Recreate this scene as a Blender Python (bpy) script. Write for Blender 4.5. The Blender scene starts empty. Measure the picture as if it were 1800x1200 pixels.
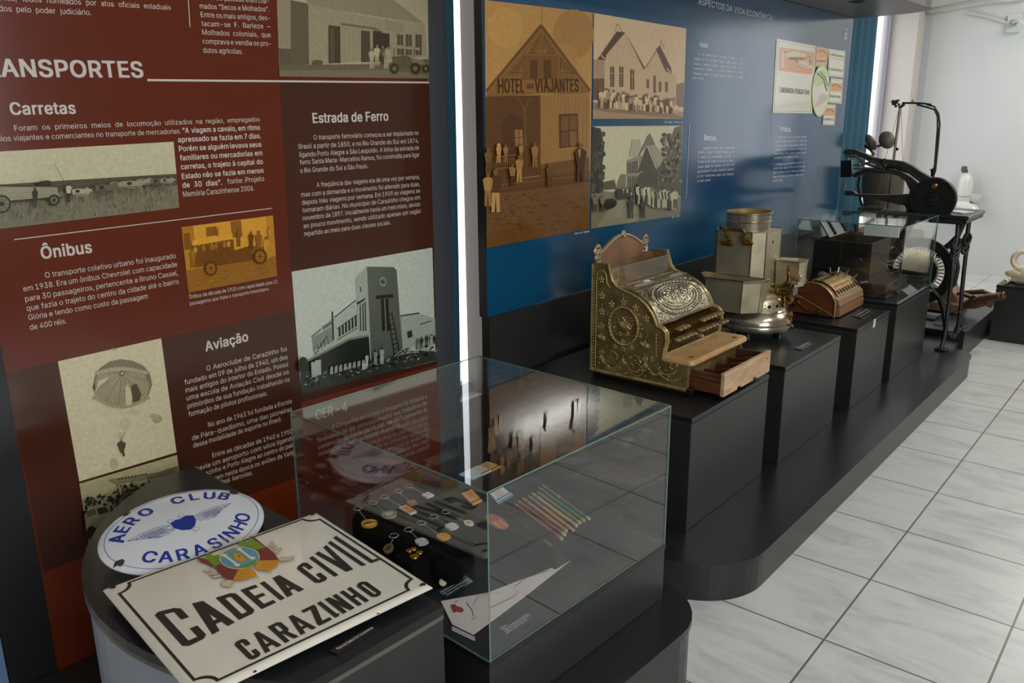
import bpy, bmesh, math, random
from math import sin, cos, pi, radians, sqrt, atan2
from mathutils import Vector, Matrix

V = Vector
scene = bpy.context.scene
COL = scene.collection
random.seed(7)

# ---------------------------------------------------------------- camera
CAM = V((0.6471, -2.1428, 1.4527))
FPX = 1453.0
yaw, pitch, roll = radians(-40.116), radians(15.273), radians(-0.4625)
f0 = V((sin(yaw), cos(yaw), 0)); r0 = V((cos(yaw), -sin(yaw), 0)); u0 = V((0, 0, 1))
FW = f0 * cos(pitch) - u0 * sin(pitch)
_u = f0 * sin(pitch) + u0 * cos(pitch)
RT = r0 * cos(roll) + _u * sin(roll)
UP = r0 * -sin(roll) + _u * cos(roll)
cd = bpy.data.cameras.new('camera')
cd.sensor_width = 36.0
cd.lens = 36.0 * FPX / 1800.0
cd.clip_start = 0.02
cam = bpy.data.objects.new('camera', cd)
cam.matrix_world = Matrix(((RT.x, UP.x, -FW.x, CAM.x), (RT.y, UP.y, -FW.y, CAM.y), (RT.z, UP.z, -FW.z, CAM.z), (0, 0, 0, 1)))
COL.objects.link(cam)
scene.camera = cam

# ---------------------------------------------------------------- world, exposure, window and ceiling light
scene.view_settings.view_transform = 'Standard'
scene.view_settings.look = 'None'
scene.view_settings.exposure = 0.1
scene.view_settings.gamma = 1.0
scene.view_settings.use_curve_mapping = False
w = bpy.data.worlds.new('daylight'); scene.world = w
w.use_nodes = True
bg = w.node_tree.nodes['Background']
bg.inputs[0].default_value = (0.93, 0.96, 1.0, 1)
bg.inputs[1].default_value = 1.9

def area(name, loc, target, sx, sy, power, color=(1, 1, 1)):
    l = bpy.data.lights.new(name, 'AREA'); l.shape = 'RECTANGLE'
    l.size, l.size_y, l.energy, l.color = sx, sy, power, color
    o = bpy.data.objects.new(name, l); COL.objects.link(o)
    o.location = loc
    d = V(target) - V(loc)
    o.rotation_euler = d.to_track_quat('-Z', 'Y').to_euler()
    return o
RWX = 3.1          # right wall
for yy, pw in ((-2.7, 30), (-1.15, 42)):       # daylight entering the windows of the right-hand wall
    area('window_daylight', (RWX + 0.05, yy, 1.75), (0, yy, 1.2), 1.3, 1.5, pw, (0.95, 0.98, 1.0))
CEIL = 2.9
LAMPS = ((1.3, -2.6), (1.3, 0.6), (1.3, 3.8), (0.1, 5.4))
for (lx, ly), pw in zip(LAMPS, (3, 20, 42, 22)):                          # the tubes of the ceiling fittings
    area('ceiling_tube_light', (lx, ly, CEIL - 0.085), (lx, ly, 0), 0.16, 1.15, pw, (1.0, 0.97, 0.9))

# ---------------------------------------------------------------- pixel rays on known planes (measuring aid)
def ray(u, v):
    return FW + RT * ((u - 900.0) / FPX) + UP * ((600.0 - v) / FPX)
def hit(u, v, p, n):
    d = ray(u, v); n = V(n)
    return CAM + d * ((V(p) - CAM).dot(n) / d.dot(n))
def onX(u, v, x): return hit(u, v, (x, 0, 0), (1, 0, 0))
def onY(u, v, y): return hit(u, v, (0, y, 0), (0, 1, 0))
def onZ(u, v, z): return hit(u, v, (0, 0, z), (0, 0, 1))
TH = 0.0452
O1 = V((-0.338, -1.053, 0)); EA = V((cos(TH), -sin(TH), 0)); EB = V((sin(TH), cos(TH), 0)); EZ = V((0, 0, 1))
def S1(a, b, z): return O1 + EA * a + EB * b + EZ * z
class Plane:
    """a flat surface: a point, its normal, and an 'up' direction inside it"""
    def __init__(s, p, n, up):
        s.p = V(p); s.n = V(n).normalized(); s.up = (V(up) - s.n * V(up).dot(s.n)).normalized()
    def at(s, u, v, off=0.0): return hit(u, v, s.p + s.n * off, s.n)
P1N = V((1, -TH, 0)).normalized()
PANEL1 = Plane(S1(-1.178, 0, 0), EA, EZ)
PANEL2 = Plane((-1.271, 0, 0), (1, 0, 0), EZ)

# ---------------------------------------------------------------- materials
def lin(c): return tuple(((x / 255.0) / 12.92 if x <= 10 else (((x / 255.0) + 0.055) / 1.055) ** 2.4) for x in c) + (1.0,)
MATS = {}
def M(name, rgb, rough=0.5, metal=0.0, spec=0.5, coat=0.0, var=0.0, vscale=20.0, bump=0.0, bscale=60.0, rgb2=None, stretch=None, detail=4.0):
    if name in MATS: return MATS[name]
    m = bpy.data.materials.new(name); m.use_nodes = True
    nt = m.node_tree; b = nt.nodes['Principled BSDF']
    b.inputs['Base Color'].default_value = lin(rgb)
    b.inputs['Roughness'].default_value = rough
    b.inputs['Metallic'].default_value = metal
    b.inputs['Specular IOR Level'].default_value = spec
    if coat:
        b.inputs['Coat Weight'].default_value = coat; b.inputs['Coat Roughness'].default_value = 0.06
    tc = None
    if var or rgb2 or bump:
        tc = nt.nodes.new('ShaderNodeTexCoord'); mp = nt.nodes.new('ShaderNodeMapping')
        nt.links.new(tc.outputs['Object'], mp.inputs['Vector'])
        if stretch: mp.inputs['Scale'].default_value = stretch
    if var or rgb2:
        n = nt.nodes.new('ShaderNodeTexNoise'); n.inputs['Scale'].default_value = vscale; n.inputs['Detail'].default_value = detail
        nt.links.new(mp.outputs['Vector'], n.inputs['Vector'])
        r = nt.nodes.new('ShaderNodeValToRGB')
        c1 = lin(rgb)
        c2 = lin(rgb2) if rgb2 else tuple(min(1, x * (1 + var)) for x in c1[:3]) + (1,)
        if not rgb2: c1 = tuple(x * (1 - var) for x in c1[:3]) + (1,)
        r.color_ramp.elements[0].position = 0.3; r.color_ramp.elements[1].position = 0.7
        r.color_ramp.elements[0].color = c1; r.color_ramp.elements[1].color = c2
        nt.links.new(n.outputs['Fac'], r.inputs['Fac']); nt.links.new(r.outputs['Color'], b.inputs['Base Color'])
    if bump:
        n2 = nt.nodes.new('ShaderNodeTexNoise'); n2.inputs['Scale'].default_value = bscale; n2.inputs['Detail'].default_value = 5
        bp = nt.nodes.new('ShaderNodeBump'); bp.inputs['Strength'].default_value = bump; bp.inputs['Distance'].default_value = 0.004
        nt.links.new(mp.outputs['Vector'], n2.inputs['Vector']); nt.links.new(n2.outputs['Fac'], bp.inputs['Height'])
        nt.links.new(bp.outputs['Normal'], b.inputs['Normal'])
    MATS[name] = m
    return m

def print_material(name, rough, spec=0.5, grain=0.06):
    m = bpy.data.materials.new(name); m.use_nodes = True; nt = m.node_tree; b = nt.nodes['Principled BSDF']
    a = nt.nodes.new('ShaderNodeAttribute'); a.attribute_name = 'ink'
    tc = nt.nodes.new('ShaderNodeTexCoord'); n = nt.nodes.new('ShaderNodeTexNoise')
    n.inputs['Scale'].default_value = 90; n.inputs['Detail'].default_value = 6; n.inputs['Roughness'].default_value = 0.7
    nt.links.new(tc.outputs['Object'], n.inputs['Vector'])
    mr = nt.nodes.new('ShaderNodeMapRange')
    mr.inputs['From Min'].default_value = 0.25; mr.inputs['From Max'].default_value = 0.75
    mr.inputs['To Min'].default_value = 1 - grain * 3; mr.inputs['To Max'].default_value = 1 + grain * 3
    nt.links.new(n.outputs['Fac'], mr.inputs['Value'])
    mx = nt.nodes.new('ShaderNodeVectorMath'); mx.operation = 'SCALE'
    nt.links.new(a.outputs['Color'], mx.inputs[0]); nt.links.new(mr.outputs['Result'], mx.inputs['Scale'])
    nt.links.new(mx.outputs['Vector'], b.inputs['Base Color'])
    b.inputs['Roughness'].default_value = rough; b.inputs['Specular IOR Level'].default_value = spec
    return m
INK = print_material('printed_ink', 0.15, 0.7, 0.015)
PHOTO = print_material('printed_photograph', 0.15, 0.7, 0.055)
ENAMEL_INK = print_material('enamel_ink', 0.33, 0.5, 0.02)
CARD = print_material('printed_card', 0.55, 0.4, 0.03)

def glass_material(name, tint, edge=False):
    m = bpy.data.materials.new(name); m.use_nodes = True; nt = m.node_tree
    nt.nodes.remove(nt.nodes['Principled BSDF']); out = nt.nodes['Material Output']
    t = nt.nodes.new('ShaderNodeBsdfTransparent'); t.inputs[0].default_value = tint
    g = nt.nodes.new('ShaderNodeBsdfGlossy'); g.inputs['Roughness'].default_value = 0.0; g.inputs[0].default_value = (1, 1, 1, 1)
    fr = nt.nodes.new('ShaderNodeFresnel')
    ge = nt.nodes.new('ShaderNodeNewGeometry'); mr = nt.nodes.new('ShaderNodeMapRange')   # same index on both faces of a thin pane
    mr.inputs['To Min'].default_value = 1.6; mr.inputs['To Max'].default_value = 1 / 1.6
    nt.links.new(ge.outputs['Backfacing'], mr.inputs['Value']); nt.links.new(mr.outputs['Result'], fr.inputs['IOR'])
    mx = nt.nodes.new('ShaderNodeMixShader')
    nt.links.new(fr.outputs[0], mx.inputs[0]); nt.links.new(t.outputs[0], mx.inputs[1]); nt.links.new(g.outputs[0], mx.inputs[2])
    nt.links.new(mx.outputs[0], out.inputs['Surface'])
    return m
GLASS = glass_material('clear_glass', (0.97, 0.985, 0.978, 1))
GLASS_EDGE = M('glass_edge', (92, 124, 112), 0.15, spec=0.8)

BLACK = M('black_laminate', (42, 42, 41), 0.34, spec=0.45, var=0.12, vscale=60, bump=0.05, bscale=350)
BLACKTOP = M('black_laminate_top', (27, 29, 32), 0.3, spec=0.5, var=0.12, vscale=60, bump=0.05, bscale=300)  # top faces: weaker light and bluish panel reflection put into the laminate colour
BAND = M('worn_edge_band', (92, 86, 78), 0.35, spec=0.5)
VELVET = M('black_velvet', (9, 9, 9), 0.95, spec=0.1, bump=0.25, bscale=500)
WHITEWALL = M('white_wall', (214, 216, 216), 0.75, spec=0.2, var=0.03, vscale=1.4, bump=0.06, bscale=90)
SILL = M('plaster_pinkish', (214, 205, 200), 0.8, spec=0.2, var=0.03, vscale=3)
NICKEL = M('tarnished_nickel', (206, 194, 166), 0.34, 0.68, rgb2=(168, 156, 130), vscale=9, bump=0.06, bscale=40, detail=6)
NICKELB = M('polished_nickel', (196, 186, 168), 0.22, 0.85, rgb2=(168, 158, 140), vscale=7, detail=5)
BRASS = M('old_brass', (164, 130, 66), 0.34, 1.0, rgb2=(120, 92, 48), vscale=25)
BRONZE = M('aged_bronze', (156, 136, 90), 0.45, 0.6, rgb2=(110, 94, 58), vscale=18, bump=0.3, bscale=120)
BRONZEHI = M('bronze_highlight', (200, 176, 118), 0.36, 0.65, rgb2=(156, 134, 86), vscale=40)
LIDSILVER = M('embossed_silver', (176, 166, 142), 0.3, 1.0, rgb2=(138, 128, 104), vscale=45, bump=0.5, bscale=150)
IRON = M('black_cast_iron', (20, 20, 20), 0.42, spec=0.5, bump=0.15, bscale=120)
STEEL = M('dull_steel', (150, 145, 135), 0.35, 1.0)
CHROME = M('chrome', (215, 215, 212), 0.12, 1.0)
WOOD = M('oak_wood', (156, 114, 80), 0.45, rgb2=(126, 88, 58), vscale=14, stretch=(1, 8, 8), coat=0.15)
WOODDK = M('walnut_wood', (110, 62, 32), 0.38, rgb2=(76, 41, 21), vscale=10, stretch=(1, 1, 6), coat=0.3)
DRAWERWOOD = M('drawer_wood', (206, 170, 136), 0.55, rgb2=(170, 134, 104), vscale=12, stretch=(6, 1, 6))
DRAWERIN = M('drawer_inside', (84, 52, 32), 0.6, rgb2=(62, 38, 24), vscale=14)
MARBLE = M('tan_marble', (204, 164, 112), 0.3, rgb2=(172, 130, 84), vscale=9, detail=8, coat=0.3)
LEATHER = M('brown_leather', (138, 92, 58), 0.5, rgb2=(104, 68, 44), vscale=12)
GREYLEATHER = M('grey_leather', (112, 104, 92), 0.4, rgb2=(92, 82, 70), vscale=10)
ENAMEL = M('white_enamel', (226, 226, 218), 0.2, coat=0.4, var=0.03, vscale=8)
CREAM = M('cream_canvas', (222, 212, 186), 0.7, var=0.06, vscale=30, bump=0.2, bscale=200)

# ---------------------------------------------------------------- mesh builder
ROOTS = {}
def frame(o, x, y, z):
    o, x, y, z = V(o), V(x), V(y), V(z)
    return lambda p: o + x * p[0] + y * p[1] + z * p[2]
ID = lambda p: V(p)
S1F = frame(O1, EA, EB, EZ)

class MB:
    def __init__(s): s.v = []; s.f = []; s.m = []; s.sm = []; s.c = []; s.ink = (1, 1, 1, 1)
    def add(s, verts, faces, mi=0, smooth=False, ink=None):
        k = len(s.v); s.v += [V(p) for p in verts]
        for f in faces:
            s.f.append([i + k for i in f]); s.m.append(mi); s.sm.append(smooth); s.c.append(ink or s.ink)
        return s
    def box(s, a, b, mi=0, ch=0.0, fr=ID, top=None):
        x0, y0, z0 = a; x1, y1, z1 = b
        if ch <= 0:
            vs = [fr(p) for p in ((x0,y0,z0),(x1,y0,z0),(x1,y1,z0),(x0,y1,z0),(x0,y0,z1),(x1,y0,z1),(x1,y1,z1),(x0,y1,z1))]
            s.add(vs, [(0,3,2,1)], mi); s.add(vs, [(4,5,6,7)], mi if top is None else top)
            return s.add(vs, [(0,1,5,4),(1,2,6,5),(2,3,7,6),(3,0,4,7)], mi)
        bm = bmesh.new()
        vv = [bm.verts.new(p) for p in ((x0,y0,z0),(x1,y0,z0),(x1,y1,z0),(x0,y1,z0),(x0,y0,z1),(x1,y0,z1),(x1,y1,z1),(x0,y1,z1))]
        for q in ((0,3,2,1),(4,5,6,7),(0,1,5,4),(1,2,6,5),(2,3,7,6),(3,0,4,7)): bm.faces.new([vv[i] for i in q])
        bmesh.ops.bevel(bm, geom=bm.edges[:], offset=ch, segments=2, affect='EDGES', profile=0.5)
        bm.verts.index_update()
        s.add([fr(v.co) for v in bm.verts], [[v.index for v in f.verts] for f in bm.faces], mi)
        bm.free(); return s
    def prism(s, pts, off, mi=0, cap=None, smooth=False):
        """closed polygon pts swept by vector off"""
        n = len(pts); pts = [V(p) for p in pts]; off = V(off)
        vs = pts + [p + off for p in pts]
        s.add(vs, [list(range(n))[::-1], list(range(n, 2 * n))], mi if cap is None else cap)
        return s.add(vs, [(i, (i + 1) % n, n + (i + 1) % n, n + i) for i in range(n)], mi, smooth)
    def sheet(s, rows, mi=0, smooth=True, close=False):
        nr, nc = len(rows), len(rows[0])
        vs = [p for r in rows for p in r]; fs = []
        for i in range(nr - 1):
            for j in range(nc - (0 if close else 1)):
                j2 = (j + 1) % nc
                fs.append((i*nc+j, i*nc+j2, (i+1)*nc+j2, (i+1)*nc+j))
        return s.add(vs, fs, mi, smooth)
    def tube(s, pts, r, n=8, mi=0, closed=False, flat=1.0):
        pts = [V(p) for p in pts]; N = len(pts)
        rs = r if isinstance(r, (list, tuple)) else [r] * N
        ref = None; rows = []
        for i, p in enumerate(pts):
            if closed: d = pts[(i + 1) % N] - pts[i - 1]
            else: d = pts[min(i + 1, N - 1)] - pts[max(i - 1, 0)]
            if d.length < 1e-9: d = V((0, 0, 1))
            d.normalize()
            if ref is None:
                ref = V((0, 0, 1)) if abs(d.z) < 0.9 else V((1, 0, 0))
            x = ref - d * ref.dot(d)
            if x.length < 1e-6: x = V((1, 0.3, 0)) - d * V((1, 0.3, 0)).dot(d)
            x.normalize(); ref = x; y = d.cross(x)
            rows.append([p + x * (cos(2*pi*k/n) * rs[i]) + y * (sin(2*pi*k/n) * rs[i] * flat) for k in range(n)])
        if closed: rows.append(rows[0])
        s.sheet(rows, mi, True, True)
        if not closed:
            s.add(rows[0], [list(range(n))[::-1]], mi); s.add(rows[-1], [list(range(n))], mi)
        return s
    def lathe(s, prof, c, n=32, mi=0, ax=None, a0=0, a1=2*pi, smooth=True, cap=True):
        """profile [(r, h)] about an axis; ax = (x, y, z) direction triple"""
        X, Y, Z = ax or (V((1,0,0)), V((0,1,0)), V((0,0,1))); c = V(c)
        full = abs(a1 - a0 - 2*pi) < 1e-6
        m = n if full else n + 1
        rows = [[c + X * (r*cos(a0+(a1-a0)*k/n)) + Y * (r*sin(a0+(a1-a0)*k/n)) + Z * h for k in range(m)] for r, h in prof]
        s.sheet(rows, mi, smooth, full)
        if full and cap:
            if prof[0][0] > 1e-6: s.add(rows[0], [list(range(n))[::-1]], mi)
            if prof[-1][0] > 1e-6: s.add(rows[-1], [list(range(n))], mi)
        return s
    def ball(s, c, r, mi=0, n=10, m=6, ax=None):
        rx, ry, rz = r if isinstance(r, (tuple, list)) else (r, r, r)
        X, Y, Z = ax or (V((1,0,0)), V((0,1,0)), V((0,0,1))); c = V(c)
        rows = []
        for i in range(m + 1):
            t = -pi/2 + pi*i/m
            rows.append([c + X*(rx*cos(t)*cos(2*pi*k/n)) + Y*(ry*cos(t)*sin(2*pi*k/n)) + Z*(rz*sin(t)) for k in range(n)])
        return s.sheet(rows, mi, True, True)
    def torus(s, c, R, r, X, Y, n=24, m=8, mi=0, ry=None):
        return s.tube([V(c) + V(X)*(R*cos(2*pi*k/n)) + V(Y)*((ry or R)*sin(2*pi*k/n)) for k in range(n)], r, m, mi, closed=True)
    def poly(s, pts, mi=0, ink=None): return s.add(pts, [list(range(len(pts)))], mi, False, ink)
    def build(s, name, mats, parent=None, label=None):
        return _link(s, name, mats, parent, label)
    def top(s, name, mats, label, cat, group=None, kind=None):
        xs = [p.x for p in s.v]; ys = [p.y for p in s.v]; zs = [p.z for p in s.v]
        base = V(((min(xs)+max(xs))/2, (min(ys)+max(ys))/2, min(zs)))
        o = _link(s, name, mats, None, None, base)
        if kind: o['kind'] = kind
        if label: o['label'] = label
        if cat: o['category'] = cat
        if group: o['group'] = group
        return o

def _link(s, name, mats, parent, label, base=None):
    if not isinstance(mats, (list, tuple)): mats = [mats]
    base = base if base is not None else (ROOTS[parent.name] if parent else V((0, 0, 0)))
    me = bpy.data.meshes.new(name)
    me.from_pydata([tuple(p - base) for p in s.v], [], s.f)
    for m in mats: me.materials.append(m)
    me.polygons.foreach_set('material_index', s.m)
    me.polygons.foreach_set('use_smooth', s.sm)
    if any(m in (INK, PHOTO, ENAMEL_INK, CARD) for m in mats):
        at = me.color_attributes.new('ink', 'FLOAT_COLOR', 'CORNER')
        buf = []
        for f, c in zip(s.f, s.c): buf += list(c) * len(f)
        at.data.foreach_set('color', buf)
    me.validate(); me.update()
    if any(s.sm): me.set_sharp_from_angle(angle=radians(38))
    bm = bmesh.new(); bm.from_mesh(me)
    bmesh.ops.recalc_face_normals(bm, faces=bm.faces[:]) if not any(m in (INK, PHOTO, ENAMEL_INK, CARD) for m in mats) else None
    bm.to_mesh(me); bm.free()
    o = bpy.data.objects.new(name, me); COL.objects.link(o)
    if parent: o.parent = parent
    else: o.location = base
    ROOTS[o.name] = base
    if label: o['label'] = label
    return o
def thing(name, label, cat, loc, group=None):
    o = bpy.data.objects.new(name, None); COL.objects.link(o)
    o.empty_display_size = 0.05
    o.location = loc; o['label'] = label; o['category'] = cat
    if group: o['group'] = group
    ROOTS[o.name] = V(loc)
    return o
def struct(mb, name, mats):
    return mb.top(name, mats, None, None, None, 'structure')

# ---------------------------------------------------------------- lettering
_glyph = {}
try:                                  # Blender's own bundled sans face; else its built-in default
    import os
    FONT = bpy.data.fonts.load(os.path.join(bpy.utils.resource_path('LOCAL'), 'datafiles', 'fonts', 'Inter.woff2'))
except Exception:
    FONT = None
def raw_outline(txt, res):
    """points and directed edges of the letter outlines"""
    c = bpy.data.curves.new('t', 'FONT'); c.body = txt; c.size = 1.0; c.resolution_u = res
    c.fill_mode = 'NONE'
    if FONT: c.font = FONT
    o = bpy.data.objects.new('t', c); COL.objects.link(o)
    me = bpy.data.meshes.new_from_object(o.evaluated_get(bpy.context.evaluated_depsgraph_get()))
    r = ([(v.co.x, v.co.y) for v in me.vertices], [tuple(e.vertices) for e in me.edges])
    bpy.data.objects.remove(o); bpy.data.curves.remove(c); bpy.data.meshes.remove(me)
    return r
def outline_segments(co, edges):
    nb = {}
    for a, b in edges: nb.setdefault(a, []).append(b); nb.setdefault(b, []).append(a)
    seen = set(); segs = []; fwd = set(edges)
    for s in sorted(nb):
        if s in seen: continue
        lp = [s]; seen.add(s); cur = s
        while True:
            nx = [q for q in nb[cur] if q not in seen]
            if not nx: break
            nx.sort(key=lambda q: (cur, q) not in fwd); cur = nx[0]; lp.append(cur); seen.add(cur)
        if len(lp) > 2: segs += [(co[lp[k-1]], co[lp[k]]) for k in range(len(lp))]
    return segs
def row_spans(segs, y, bold):
    """filled intervals of a letter at height y (non-zero winding), thickened by bold"""
    iv = []
    for yy in ((y,) if bold < 1e-4 else (y - bold*.6, y - bold*.3, y, y + bold*.3, y + bold*.6)):
        xs = []
        for (x1, y1), (x2, y2) in segs:
            if (y1 > yy) != (y2 > yy): xs.append((x1 + (yy - y1) * (x2 - x1) / (y2 - y1), 1 if y2 > y1 else -1))
        xs.sort(); wn = 0
        for x, d in xs:
            if wn == 0: a = x
            wn += d
            if wn == 0: iv.append((a - bold, x + bold))
    iv.sort(); out = []
    for a, b in iv:
        if out and a <= out[-1][1] + 1e-6: out[-1][1] = max(out[-1][1], b)
        else: out.append([a, b])
    return out
_char = {}; _adv = {}
def advance(ch):
    if ch not in _adv:
        right = lambda t: max(p[0] for p in raw_outline(t, 1)[0])
        _adv[ch] = 0.27 if ch == 'I' else right('H' + ch + 'H') - right('HH')
    return _adv[ch]
def char(ch, bold, res):
    """a letter filled with thin rows of trapezoids: robust for overlapping strokes"""
    key = (ch, bold, res)
    if key in _char: return _char[key]
    if ch == 'I':
        h = max(p[1] for p in raw_outline('H', 1)[0]); q = [(.085, 0), (.085 + .135*h, 0), (.085 + .135*h, h), (.085, h)]; segs = [(q[k-1], q[k]) for k in range(4)]
    else: segs = outline_segments(*raw_outline(ch, res + 1))
    vs, fs = [], []
    if segs:
        lo = min(p[1] for s in segs for p in s) - bold*.6; hi = max(p[1] for s in segs for p in s) + bold*.6
        n = max(4, int((hi - lo) / .73 * {2: 20, 3: 34, 4: 50, 5: 90}.get(res, 30))); e = (hi - lo) / n * 1e-3
        edge = [(row_spans(segs, lo + (hi - lo)*k/n + e, bold), row_spans(segs, lo + (hi - lo)*(k + 1)/n - e, bold)) for k in range(n)]
        run = None
        def flush(r):
            if r: k = len(vs); vs.extend([(r[0], r[2]), (r[1], r[2]), (r[1], r[3]), (r[0], r[3])]); fs.append([k, k+1, k+2, k+3])
        open_ = {}
        for k, (A, B) in enumerate(edge):
            y0, y1 = lo + (hi - lo)*k/n, lo + (hi - lo)*(k + 1)/n
            if len(A) != len(B): M_ = row_spans(segs, (y0 + y1)/2, bold); A = B = M_
            new = {}
            for a, b in zip(A, B):
                key2 = (round(a[0], 4), round(a[1], 4))
                if abs(a[0] - b[0]) + abs(a[1] - b[1]) < 2e-4:
                    if key2 in open_: r = open_.pop(key2); new[key2] = [r[0], r[1], r[2], y1]
                    else: new[key2] = [a[0], a[1], y0, y1]
                else:
                    q = len(vs); vs.extend([(a[0], y0), (a[1], y0), (b[1], y1), (b[0], y1)]); fs.append([q, q+1, q+2, q+3])
            for r in open_.values(): flush(r)
            open_ = new
        for r in open_.values(): flush(r)
    _char[key] = (vs, fs)
    return _char[key]
def glyphs(txt, bold=0.0, res=3):
    """a word as filled letters: (points, faces, left, right)"""
    key = (txt, bold, res)
    if key in _glyph: return _glyph[key]
    vs, fs, x = [], [], 0.0
    for ch in txt:
        v, f = char(ch, bold, res); k = len(vs)
        vs += [(p[0] + x, p[1]) for p in v]; fs += [[i + k for i in q] for q in f]; x += advance(ch) + bold * .9
    x0 = min([p[0] for p in vs], default=0); x1 = max([p[0] for p in vs], default=0)
    _glyph[key] = (vs, fs, x0, x1)
    return _glyph[key]
CAPH = max(p[1] for p in glyphs('H')[0])
SPACE = 0.26
def put(mb, txt, o, ex, ey, size, mi=0, ink=None, bold=0.0, sx=1.0, res=2):
    """one word: origin o, unit directions ex, ey, cap height size (m)"""
    vs, fs, x0, x1 = glyphs(txt, bold, res); k = size / CAPH
    mb.add([o + ex * ((x - x0) * k * sx) + ey * (y * k) for x, y in vs], fs, mi, False, ink)
    return (x1 - x0) * k * sx
def line(mb, pl, txt, L, R, cap, off=0.0012, mi=0, ink=None, bold=0.0, justify=True, res=2):
    """printed line from baseline point L to R (on plane pl), cap height in metres"""
    A, B = pl.at(L[0], L[1], off), pl.at(R[0], R[1], off)
    W = (B - A).length; ex = (B - A).normalized(); ey = pl.n.cross(ex)
    if ey.dot(pl.up) < 0: ey = -ey
    words = txt.split(' '); k = cap / CAPH
    ws = []
    for wd in words:
        g = glyphs(wd, bold, res); ws.append((g[3] - g[2]) * k)
    nat = sum(ws) + SPACE * k * (len(words) - 1)
    sx = 0.92 if justify else 1.0
    ws = [q * sx for q in ws]; nat *= sx
    if justify and len(words) > 1:
        gap = (W - sum(ws)) / (len(words) - 1)
        if gap < SPACE * k * 0.75:
            f = W / nat; gap = SPACE * k * sx * f
        elif gap > SPACE * k * 2.2:
            f = min(1.16, (W / nat) ** 0.5); gap = (W - sum(ws) * f) / (len(words) - 1)
        else: f = 1.0
    else:
        f = W / nat; gap = SPACE * k * sx * f
    x = 0
    for wd, ww in zip(words, ws):
        put(mb, wd, A + ex * x, ex, ey, cap, mi, ink, bold, sx * f, res); x += ww * f + gap
def cap_m(pl, u, v, px): return (pl.at(u, v) - pl.at(u, v - px)).length
def para(mb, pl, lines, cap_px, bold=0.0, ink=None, off=0.0012):
    L = lines[0][1]; c = cap_m(pl, L[0], L[1], cap_px)
    for t, a, b in lines: line(mb, pl, t, a, b, c, off, 0, ink, bold)

class Pic:
    """a printed picture lying in a plane: painted as flat patches of ink"""
    def __init__(s, pl, off=0.0015): s.pl = pl; s.off = off; s.k = 0; s.mb = MB()
    def p(s, rgb, pts):
        s.k += 1
        s.mb.poly([s.pl.at(u, v, s.off + 0.00004 * s.k) for u, v in pts], 0, lin(rgb)); return s
    def e(s, rgb, u, v, ru, rv, n=14, rot=0.0):
        return s.p(rgb, [(u + ru*cos(2*pi*i/n)*cos(rot) - rv*sin(2*pi*i/n)*sin(rot), v + ru*cos(2*pi*i/n)*sin(rot) + rv*sin(2*pi*i/n)*cos(rot)) for i in range(n)])
    def l(s, rgb, a, b, w=1.0):
        dx, dy = b[0]-a[0], b[1]-a[1]; L = sqrt(dx*dx+dy*dy) or 1; nx, ny = -dy/L*w/2, dx/L*w/2
        return s.p(rgb, [(a[0]+nx, a[1]+ny), (b[0]+nx, b[1]+ny), (b[0]-nx, b[1]-ny), (a[0]-nx, a[1]-ny)])
    def pl_(s, rgb, pts, w=1.0):
        for a, b in zip(pts, pts[1:]): s.l(rgb, a, b, w)
        return s
    def man(s, u, v, h, coat, legs, head=(120, 100, 70)):
        """standing figure, feet at (u, v), height h"""
        s.p(legs, [(u-.10*h, v), (u-.09*h, v-.5*h), (u+.09*h, v-.5*h), (u+.10*h, v), (u+.02*h, v), (u, v-.4*h), (u-.02*h, v)])
        s.p(coat, [(u-.10*h, v-.45*h), (u-.15*h, v-.78*h), (u-.05*h, v-.85*h), (u+.06*h, v-.85*h), (u+.15*h, v-.77*h), (u+.10*h, v-.45*h)])
        s.e(head, u, v-.92*h, .06*h, .08*h, 8); return s

# ================================================================ the room
TX, TY = 0.402, 0.41
fm = bpy.data.materials.new('marbled_floor_tiles'); fm.use_nodes = True; nt = fm.node_tree; b = nt.nodes['Principled BSDF']
tc = nt.nodes.new('ShaderNodeTexCoord'); N = nt.nodes.new
bt = N('ShaderNodeTexBrick'); bt.offset = 0; bt.squash = 1
for k, v in (('Scale', 1.0), ('Mortar Size', 0.0032), ('Mortar Smooth', 0.15), ('Brick Width', TX), ('Row Height', TY), ('Bias', 0.0)): bt.inputs[k].default_value = v
bt.inputs['Mortar'].default_value = lin((104, 94, 88))
nt.links.new(tc.outputs['Object'], bt.inputs['Vector'])
mp = N('ShaderNodeMapping'); mp.inputs['Rotation'].default_value = (0, 0, 0.5); mp.inputs['Scale'].default_value = (1.0, 3.2, 1)
nt.links.new(tc.outputs['Object'], mp.inputs['Vector'])
no = N('ShaderNodeTexNoise'); no.inputs['Scale'].default_value = 3.2; no.inputs['Detail'].default_value = 9; no.inputs['Roughness'].default_value = 0.62; no.inputs['Distortion'].default_value = 0.9
nt.links.new(mp.outputs['Vector'], no.inputs['Vector'])
cr = N('ShaderNodeValToRGB'); e = cr.color_ramp.elements
e[0].position = 0.36; e[0].color = lin((184, 185, 184)); e[1].position = 0.56; e[1].color = lin((205, 206, 204))
x = e.new(0.47); x.color = lin((198, 199, 198))
nt.links.new(no.outputs['Fac'], cr.inputs['Fac'])
nt.links.new(cr.outputs['Color'], bt.inputs['Color1']); nt.links.new(cr.outputs['Color'], bt.inputs['Color2'])
nt.links.new(bt.outputs['Color'], b.inputs['Base Color'])
b.inputs['Roughness'].default_value = 0.3; b.inputs['Specular IOR Level'].default_value = 0.4
bp = N('ShaderNodeBump'); bp.inputs['Strength'].default_value = 0.25; bp.inputs['Distance'].default_value = 0.002; bp.invert = True
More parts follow.
